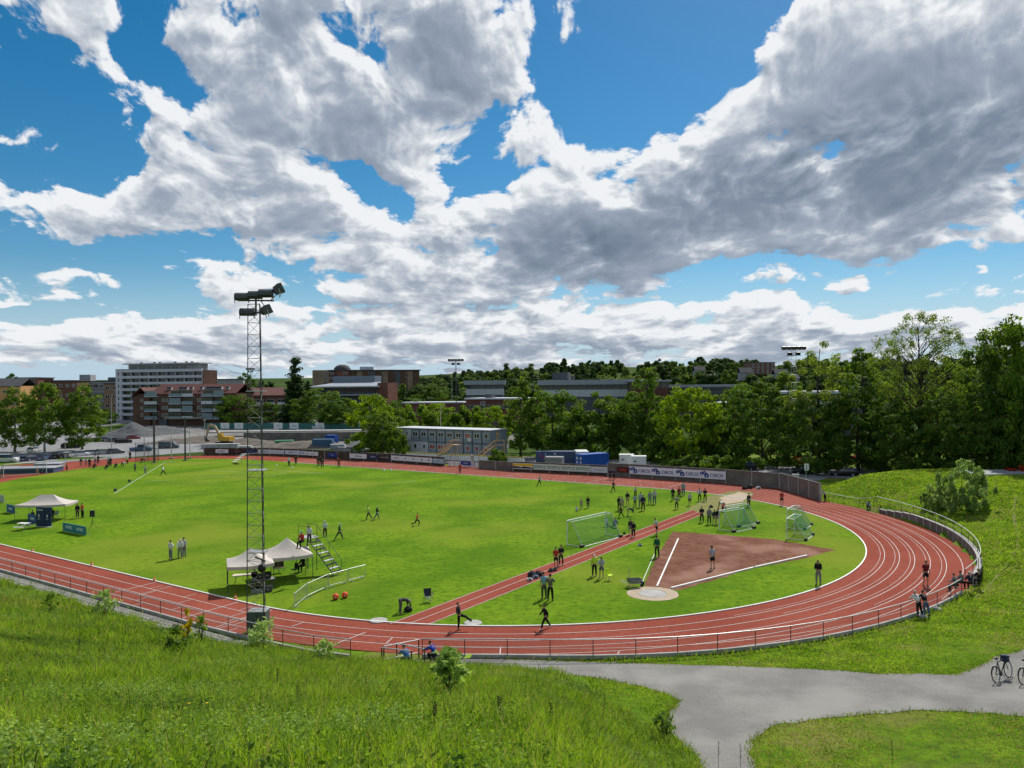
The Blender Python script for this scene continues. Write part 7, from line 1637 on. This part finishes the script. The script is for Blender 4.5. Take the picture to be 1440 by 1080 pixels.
def trailer(px, d, label):
    p = far(px, 640, d); r = thing('cargo_trailer', label, 'trailer', (p.x, p.y, .1), -.15, 'white box trailers in the yard')
    m = MB(); m.box((1.35, 1., 1.45), (2.7, 1.9, 2.1), paint((.66, .66, .64))); m.box((1.35, 1., 2.53), (2.8, 2.0, .07), M['plastic_white']); m.box((1.35, .03, .5), (2.7, .04, .12), M['dark_steel']); m.build('box', r)
    m = MB(); m.bar((.5, .02, 1.8), (.8, .02, 1.5), .08, M['black'], 5); m.bar((.35, .02, 1.55), (.95, .02, 1.62), .05, M['black'], 5); m.build('emblem', r)
    for y in (-.0, 2.0): m = MB(); m.lathe([(.12, -.1), (.32, -.09), (.32, .09), (.12, .1)], (1.4, y, .32), M['tyre'], 14, 'Y'); m.build('wheel', r)
    m = MB(); m.bar((2.7, 1, .5), (3.9, 1, .5), .06, M['steel']); m.build('drawbar', r)
trailer(871, 144, 'white box trailer with a small black emblem, left of two in the yard'); trailer(888, 140.5, 'white box trailer with a small black emblem, right of two in the yard')
# --- building site
def heap(px, py, rx, ry, h, m, label, seed, name='gravel_heap', z=None):
    p = at(px, py, .3 if z is None else z); rr = np.random.RandomState(seed); n = 26; xs = np.linspace(-1, 1, n); X, Y = np.meshgrid(xs, xs); q = np.clip(1-np.hypot(X, Y), 0, 1)
    Z = h*(q**.85)*(1+.25*np.sin(X*5+seed)*np.cos(Y*4+seed))+rr.normal(0, .05*h, X.shape)*(q > .02)-.05
    V = np.stack([X.ravel()*rx, Y.ravel()*ry, Z.ravel()], 1); i = (np.arange(n-1)[:, None]*n+np.arange(n-1)[None]).ravel()
    o = npmesh(name, V, np.stack([i, i+1, i+1+n, i+n], 1), m, smooth=True); o.location = p; return tag(o, label, 'heap', 'heaps on the building site')
mat('soil', (.13, .11, .09), .95, var=.35, scale=.6, bump=.6, bscale=3, detail=8); mat('gravel_dark', (.095, .10, .105), .95, var=.3, scale=.8, bump=.6, bscale=4, detail=8)
for a in ((186, 613, 11, 9, 4.2, M['gravel_dark'], 'dark grey gravel heap behind the parked cars, leftmost of the heaps', 1), (222, 610, 12, 9, 3.2, M['gravel_dark'], 'dark gravel heap behind the thick dark cage post', 2), (276, 621, 13, 7, 1.8, M['soil'], 'low soil heap left of the yellow excavator', 3), (345, 624, 11, 6, 1.6, M['soil'], 'brown soil heap right of the yellow excavator', 4), (430, 628, 13, 6, 1.8, M['soil'], 'rubble heap behind the pale banner with blue words', 5), (500, 626, 9, 5, 1.3, M['gravel_dark'], 'grey rubble heap left of the container offices', 6)): heap(*a)
def slab(px, py, d, sz, rz, m, label, z, cat, name, group=None):
    p = far(px, py, d); b = MB(); b.box((sz[0]/2, 0, sz[2]/2), sz, m, 0); b.box((sz[0]/2, 0, sz[2]+.03), (sz[0]*1.01, sz[1]+.12, .07), M['concrete'])
    for k in range(int(sz[0]/3)): b.box((1.5+3*k, -sz[1]/2-.02, sz[2]/2), (.08, .05, sz[2]*.96), M['concrete_dark'])
    o = b.build(name, None, (p.x, p.y, z), rz); return tag(o, label, cat, group)
slab(343, 620, 226, (37, .5, 2.6), -.05, M['concrete_dark'], 'long dark concrete foundation wall across the building site', .2, 'wall', 'foundation_wall')
slab(297, 612, 250, (50, 5, .35), .02, M['concrete'], 'pale grey concrete deck behind the dark foundation wall', 1.6, 'slab', 'concrete_deck')
slab(285, 631, 200, (9.5, 2.5, 1.3), .05, paint((.38, .40, .40)), 'pale tarpaulin-covered stack above the dark wall left of the mast', .1, 'stack', 'covered_stack')
hd, LH, zh = place(288, 285, 512, 272, 'hoarding', 'long green site hoarding with white notices in front of the dark trees', 'hoarding'); gm = mat('hoarding_green', (.045, .15, .135), .75, var=.2, scale=.5)
part_box(hd, 'panel', 0, LH, -.05, .05, 0, 2.6, gm)
for k in range(int(LH/3)): part_box(hd, 'post', 3*k-.06, 3*k+.06, .05, .2, 0, 2.7, M['steel'])
for k, (x, t) in enumerate(((.13, 'Info'), (.22, 'HEI'), (.47, 'OBS'), (.57, 'Bygg'), (.73, 'Her')),):
    b = MB(); b.box((LH*x, -.09, 1.6), (3.6, .04, 2.2), M['plastic_white']); s_ = b.build('notice', hd); text_mesh(t, .9, paint((.15, .3, .4)), parent=s_, loc=(LH*x, -.12, 1.7))
for px, py, sz, c, lab in ((455, 629, (5.5, 2.5, 2.2), (.06, .13, .22), 'blue tarpaulin stack on the building site left of the bright blue one'), (467, 626, (3.2, 2.4, 2.8), (.01, .06, .30), 'bright blue tarpaulin-covered stack on the building site'), (400, 626, (5, 2, 1.4), (.10, .30, .16), 'green covered stack behind the pale banner right of the mast'),
   (447, 606, (4, 2.5, 1.8), (.6, .62, .63), 'white site box on the concrete deck'), (475, 631, (4, 2, 1.2), (.4, .42, .44), 'grey stack of boards right of the bright blue stack'), (327, 598, (4.5, 2.4, 1.5), (.48, .45, .12), 'small yellow machine by the green hoarding'), (520, 634, (5, 2, 1.2), (.5, .5, .48), 'pale stack of boards near the left end of the container offices'), (535, 632, (3, 2, 1.5), (.36, .37, .38), 'grey stack right of the pale board stack'),
   (345, 634.5, (3, 2, 1.4), (.45, .47, .46), 'pale grey bin behind the dark wall seen through the mast'), (430, 606, (7, 3, .7), (.42, .44, .45), 'flat pale pallet stack on the concrete deck'), (380, 607, (6, 2.2, .9), (.3, .3, .31), 'grey formwork stack on the concrete deck')):
    p = at(px, py, .3); m = MB(); rr = random.Random(px)
    for k in range(3): m.box((rr.uniform(-.15, .15), rr.uniform(-.1, .1), sz[2]*(k+.5)/3), (sz[0]*rr.uniform(.85, 1), sz[1]*rr.uniform(.85, 1), sz[2]/3-.03), paint(c), rr.uniform(-.06, .06))
    m.bar((-sz[0]*.3, -sz[1]/2-.02, 0), (-sz[0]*.3, -sz[1]/2-.02, sz[2]), .03, M['black'], 4); m.bar((sz[0]*.3, -sz[1]/2-.02, 0), (sz[0]*.3, -sz[1]/2-.02, sz[2]), .03, M['black'], 4)
    tag(m.build('material_stack', None, p, rr.uniform(-.3, .3)), lab, 'stack', 'stacks on the building site')
# lamp posts
for px, top, py, lab in ((157, 555, 634, 'slim grey lamp post between the parked cars and the white tower'), (92, 620, 648, 'short grey pole by the front row of cars'), (620, 572, 640, 'thin pole against the container offices'), (636, 536, 600, 'dark pole in front of the spruces')):
    p = at(px, py); h = zat(px, top, p.y); m = MB(); m.bar((0, 0, 0), (0, 0, h), .11, M['steel'], 7, .06); m.bar((0, 0, h), (.9, -.2, h+.15), .05, M['steel'], 6); m.box((1.1, -.25, h+.14), (.55, .25, .12), M['dark_steel']); tag(m.build('lamp_post', None, p), lab, 'lamp post', 'lamp posts')
# ---------------------------------------------------------------- tall grass and weeds on the hillside, short turf elsewhere
def scatter(n, x0, x1, y0, y1, dens, rng):
    """points kept with probability dens(x, y)"""
    out = []; tot = 0
    while tot < n:
        x = rng.uniform(x0, x1, 400000); y = rng.uniform(y0, y1, 400000); k = rng.uniform(0, 1, 400000) < dens(x, y); out.append(np.stack([x[k], y[k]], 1)); tot += k.sum()
        if len(out) > 60: break
    return np.concatenate(out)[:n]
def inview(x, y, pad=.03):
    return (np.abs(x/np.maximum(y, 1)) < .70+pad+.6/np.maximum(y, 1)) & (y > 3)
PATH = [ground(*p).xy for p in path_px]
def inside_poly(x, y, poly):
    c = np.zeros(x.shape, bool); n = len(poly)
    for i in range(n):
        x0, y0 = poly[i]; x1, y1 = poly[(i+1) % n]
        if y0 == y1: continue
        c ^= ((y0 > y) != (y1 > y)) & (x < (x1-x0)*(y-y0)/(y1-y0)+x0)
    return c
def blades(name, P, hgt, wid, mats, midx, rng, lean=.45, seg=2, kind='stuff'):
    """tapering bent blades"""
    n = len(P); a = rng.uniform(0, 2*PI, n); la = rng.uniform(0, 2*PI, n); ln = rng.uniform(.1, lean, n)*hgt
    z = terr(P[:, 0], P[:, 1]); B = np.stack([P[:, 0], P[:, 1], z-.02], 1); side = np.stack([np.cos(a), np.sin(a), 0*a], 1)*wid[:, None]*.5; ld = np.stack([np.cos(la), np.sin(la), 0*la], 1)*ln[:, None]
    mid = B+np.stack([0*hgt, 0*hgt, hgt*.58], 1)+ld*.35; tip = B+np.stack([0*hgt, 0*hgt, hgt*.95], 1)+ld
    V = np.stack([B-side, B+side, mid+side*.8, mid-side*.8, tip], 1).reshape(-1, 3); b = np.arange(n)*5
    quads = np.stack([b, b+1, b+2, b+3], 1); tris = np.stack([b+3, b+2, b+4, b+4], 1)
    me = bpy.data.meshes.new(name); me.vertices.add(len(V)); me.vertices.foreach_set('co', V.astype(np.float32).ravel())
    li = np.concatenate([quads.ravel(), tris[:, :3].ravel()]).astype(np.int32); me.loops.add(len(li)); me.loops.foreach_set('vertex_index', li)
    me.polygons.add(2*n); me.polygons.foreach_set('loop_start', np.concatenate([np.arange(n)*4, 4*n+np.arange(n)*3]).astype(np.int32)); me.polygons.foreach_set('material_index', np.concatenate([midx, midx]).astype(np.int32))
    for m in mats: me.materials.append(m)
    me.update(calc_edges=True); o = bpy.data.objects.new(name, me); C.objects.link(o); o['kind'] = kind; return o
rng = np.random.RandomState(42)
def hill_w(x, y):
    rho, phi, s, t = outside(x, y); deg = np.degrees(phi); return rho, deg
def dens_hill(x, y):
    rho, deg = hill_w(x, y); d = np.hypot(x, y)
    left = (deg < -50.5-np.clip((12-rho)*.35, -3, 3)) & (rho > 1.9)
    ok = inview(x, y) & left & ~inside_poly(x, y, PATH)
    bare = fbm2(x, y, 1.5, 3)
    dn = np.clip(20/np.maximum(d, 5), .12, 1)**1.3*(d > 3.5)
    return ok*dn*np.where(bare > .62, .25, 1)
P = scatter(300000, -62, 16, 3, 80, dens_hill, rng); d_ = np.hypot(P[:, 0], P[:, 1]); clump = np.clip(.5+.65*fbm2(P[:, 0], P[:, 1], .9, 1)+.3*fbm2(P[:, 0], P[:, 1], 3.3, 8), 0, 1.3)
hg = (.08+.52*rng.uniform(0, 1, len(P))**1.5*(.25+1.2*clump))*np.clip(.45+d_/26, .5, 1)*np.clip(.75+d_/60, .75, 1.2); wd = .004+.006*rng.uniform(0, 1, len(P))+.0007*d_
mi = (rng.uniform(0, 1, len(P)) < .12+.25*(fbm2(P[:, 0], P[:, 1], 5, 7) > .45)).astype(int)
blades('tall_grass', P, hg, wd, [M['grass_blade'], M['grass_dry']], mi, rng, .8)
# leafy weeds among the grass: rosettes and stems of small leaves
def weeds(name, pts, hts, nl, leaf, m, rng, spread=.13, kind='stuff'):
    PV = []; N_ = []
    for (x, y), h in zip(pts, hts):
        z = float(terr(x, y)); k = rng.randint(nl[0], nl[1]); u = rng.uniform(.15, 1, k); a = rng.uniform(0, 2*PI, k); r_ = spread*(1.15-u*.7)*rng.uniform(.4, 1.2, k)*(h/.45)
        PV.append(np.stack([x+r_*np.cos(a), y+r_*np.sin(a), z+h*u], 1)); N_.append(np.stack([np.cos(a)*.5, np.sin(a)*.5, 0*a+1], 1))
    V, F = leaf_cards(np.concatenate(PV), np.concatenate(N_), leaf, rng, 1.7); o = npmesh(name, V, F, m); o['kind'] = kind; return o
def dens_weed(x, y): return (dens_hill(x, y) > 0)*np.clip((np.hypot(x, y)-5)/12, .0, 1)*np.clip(fbm2(x, y, 2.2, 5)+.55, .15, 1)
Pw = scatter(30000, -60, 15, 3, 75, dens_weed, rng); weeds('leafy_weeds', Pw, rng.uniform(.15, .5, len(Pw)), (10, 24), .034, M['weed_leaf'], rng, .15)
Pw = scatter(7000, -60, 15, 3, 75, lambda x, y: dens_weed(x, y)*np.clip(fbm2(x, y, 2.6, 9)-.1, .03, 1), rng); weeds('pale_weeds', Pw, rng.uniform(.2, .5, len(Pw)), (14, 28), .03, M['weed_pale'], rng)
Pw = scatter(4600, -60, 15, 3, 75, lambda x, y: dens_weed(x, y)*np.clip(fbm2(x, y, 1.7, 12)-.15, .0, 1), rng); weeds('dark_weeds', Pw, rng.uniform(.2, .45, len(Pw)), (16, 30), .045, M['leaf_dark'], rng, .2)
# turf on the bank, the verges and round the path
def dens_bank(x, y):
    rho, deg = hill_w(x, y); d = np.hypot(x, y); ok = inview(x, y) & (rho > .55) & (rho < 30) & (deg > -52) & (deg < 66) & ~inside_poly(x, y, PATH)
    return ok*np.clip(38/np.maximum(d, 20), .15, 1)**1.5
P = scatter(120000, 0, 82, 18, 130, dens_bank, rng); d_ = np.hypot(P[:, 0], P[:, 1]); cl_ = .5+.5*fbm2(P[:, 0], P[:, 1], 2.4, 4)
rho_, deg_ = hill_w(P[:, 0], P[:, 1]); rough = np.clip((P[:, 1]-40)/30, .25, 1)
short = (P[:, 1] < 36) & (P[:, 0] > 7); hg = (.06+.22*rng.uniform(0, 1, len(P))*cl_)*(.5+.8*rough)*np.where(short, .7, 1); wd = .02+.0011*d_
blades('bank_grass', P, hg, wd, [M['grass_blade'], M['grass_dry']], (rng.uniform(0, 1, len(P)) < np.where(short, .5, .14)).astype(int), rng, .9)
# fringe of taller grass along the railing and the foot of the walls
fr = []
for a in np.radians(np.linspace(-58, 60, 2600)): rr_ = fence_r(a)+rng.uniform(.15, .9); p = W(rr_*math.cos(a), rr_*math.sin(a)); fr.append((p.x, p.y))
for s_ in np.linspace(-62, 10, 900): p = W(s_, -41.6-rng.uniform(.2, 2.0)); fr.append((p.x, p.y))
fr = np.array(fr); fr = fr[~inside_poly(fr[:, 0], fr[:, 1], PATH)]
blades('verge_grass', fr, rng.uniform(.1, .38, len(fr)), np.full(len(fr), .05), [M['grass_blade'], M['grass_dry']], (rng.uniform(0, 1, len(fr)) < .3).astype(int), rng, .8)
# ragged turf along the edges of the path
ed = []
for i in range(len(PATH)):
    a, b = PATH[i], PATH[(i+1) % len(PATH)]; k = int((b-a).length*55); u = rng.uniform(0, 1, k)
    for q in u: c = a.lerp(b, q); ed.append((c.x+rng.normal(0, .13), c.y+rng.normal(0, .13)))
ed = np.array(ed); ed = ed[inview(ed[:, 0], ed[:, 1])]
blades('path_edge_grass', ed, rng.uniform(.04, .2, len(ed)), np.full(len(ed), .035), [M['grass_blade'], M['grass_dry']], (rng.uniform(0, 1, len(ed)) < .35).astype(int), rng, .9)
# seed heads standing above the grass
Ps = scatter(2600, -60, 14, 4, 70, lambda x, y: (dens_hill(x, y) > 0)*(np.hypot(x, y) > 6)*np.clip(fbm2(x, y, 4.1, 15)+.4, .05, 1)*np.clip(24/np.maximum(np.hypot(x, y), 8), .3, 1), rng)
d_ = np.hypot(Ps[:, 0], Ps[:, 1]); blades('seed_stems', Ps, rng.uniform(.4, .75, len(Ps))*np.clip(.5+d_/26, .55, 1), .006+.0006*d_, [M['grass_dry'], M['stem_dark']], (rng.uniform(0, 1, len(Ps)) < .3).astype(int), rng, .5)
# --- single plants one can point at
def leafy_plant(px, py, base, h, w_, leaf, m, n, label, name='sapling', cat='plant', stem='stem_dark', seed=0, z=None):
    r_ = np.random.RandomState(seed); g_ = ground(px, base); d = g_.y; p = far(px, py, d); zb = tz(p.x, p.y); r = thing(name, label, cat, (p.x, p.y, zb-.03)); hh = h if h else p.z-zb
    k = 9; mb = MB(); ends = []
    for i in range(k):
        a = r_.uniform(0, 6.28); u = r_.uniform(.35, .95); e = Vector((math.cos(a)*w_*r_.uniform(.3, 1), math.sin(a)*w_*r_.uniform(.3, 1), hh*u)); ends.append(e); mb.tube([(0, 0, hh*u*.35), e*.6+Vector((0, 0, hh*.08)), e], [.012, .009, .005], M[stem], 5)
    mb.tube([(0, 0, 0), (.02*hh, 0, hh*.5), (0, .02*hh, hh)], [.022, .016, .006], M[stem], 6); mb.build('stem', r)
    P = []; N = []
    for e in ends+[Vector((0, 0, hh))]*3:
        q = np.array(e)[None]+r_.normal(0, 1, (n//12, 3))*np.array([.2, .2, .16])*w_*1.3; P.append(q); N.append(r_.normal(0, .5, (n//12, 3))+np.array([0, -.3, 1]))
    P = np.concatenate(P); P[:, 2] = np.maximum(P[:, 2], .05); V, F = leaf_cards(P, np.concatenate(N), leaf, r_, 1.9); npmesh('leaves', V, F, m, parent=r); return r
leafy_plant(630, 922, 988, None, .50, .16, M['weed_pale'], 330, 'small leafy sapling with big fresh leaves standing in the grass below the track entrance', seed=1)
leafy_plant(262, 858, 915, None, .42, .20, M['leaf_yellow'], 60, 'small sapling with yellow leaves at the top edge of the grassy slope', seed=2)
leafy_plant(283, 868, 912, None, .34, .12, M['weed_leaf'], 160, 'green shoot right of the yellow-leafed sapling', seed=3)
leafy_plant(147, 834, 868, None, .75, .16, M['weed_pale'], 320, 'leafy bush by the near railing at the left, above the slope', seed=4, name='bush', cat='shrub')
leafy_plant(370, 878, 916, None, .85, .15, M['weed_pale'], 360, 'pale leafy bush at the foot of the near floodlight mast', seed=5, name='bush', cat='shrub')
leafy_plant(455, 902, 930, None, .55, .13, M['weed_pale'], 200, 'small bush at the slope edge right of the mast foot', seed=6, name='bush', cat='shrub')
leafy_plant(70, 836, 866, None, .4, .12, M['weed_leaf'], 160, 'dark-stemmed shoot at the upper left edge of the slope', seed=8)
leafy_plant(930, 1008, 1042, None, .4, .10, M['leaf_dark'], 200, 'dark leafy plant at the edge of the path fork', seed=9)
leafy_plant(248, 885, 925, None, .5, .16, M['leaf_dark'], 160, 'dark leafy clump below the yellow-leafed sapling', seed=10)
for i, (px, py, d, lab) in enumerate(((775, 985, 15, 'dark dry dock stalk standing in the middle of the slope'), (850, 970, 19, 'dark dry stalk right of the middle dock stalk'), (702, 975, 17, 'thin dry stalk left of the middle dock stalk'), (1011, 1042, 17, 'dry stalk by the lower end of the path'), (1042, 1046, 17, 'dry stalk at the foot of the right-hand turf'), (390, 935, 16, 'tall dark dry stem left of centre on the slope'), (418, 960, 16, 'second dark dry stem left of centre on the slope'), (612, 985, 14, 'thin stem below the leafy sapling'), (112, 880, 17, 'lone grass stalk at the left of the slope'), (1255, 1040, 26, 'short dark stalk on the turf right of the path'))):
    p = ground(px, py+50); zb = p.z; h = max(.35, min(1.2, 46*p.y/FPX)); m = MB(); rr = random.Random(i); m.tube([(0, 0, -.05), (rr.uniform(-.03, .03), 0, h*.5), (rr.uniform(-.05, .05), 0, h)], [.009, .007, .004], M['stem_dark'], 5)
    for k in range(26): z_ = h*(.55+.44*k/26); a = rr.uniform(0, 6.28); m.bar((0, 0, z_), (.035*math.cos(a), .035*math.sin(a), z_+.02), .006, M['stem_dark'], 4)
    tag(m.build('dry_stalk', None, (p.x, p.y, zb)), lab, 'stalk', 'dry stalks on the slope')
for i, (px, py, lab) in enumerate(((265, 1027, 'yellow dandelion in the lower middle of the slope'), (290, 1026, 'second yellow dandelion beside the first on the slope'), (8, 985, 'yellow dandelion at the lower left photo edge'))):
    p = ground(px, py); m = MB(); m.bar((0, 0, 0), (.01, 0, .42), .004, M['stem_green'], 5); m.lathe_scaled([(0, -1), (.9, -.4), (1, .3), (.5, .9), (0, 1)], (.01, 0, .44), .024, (1, 1, .5), paint((.75, .55, .01)), 10); tag(m.build('dandelion', None, p), lab, 'flower', 'dandelions on the slope')
for k in list(TREES): drop_tree(TREES[k][0])
for k in list(CARS): drop_tree(CARS[k])
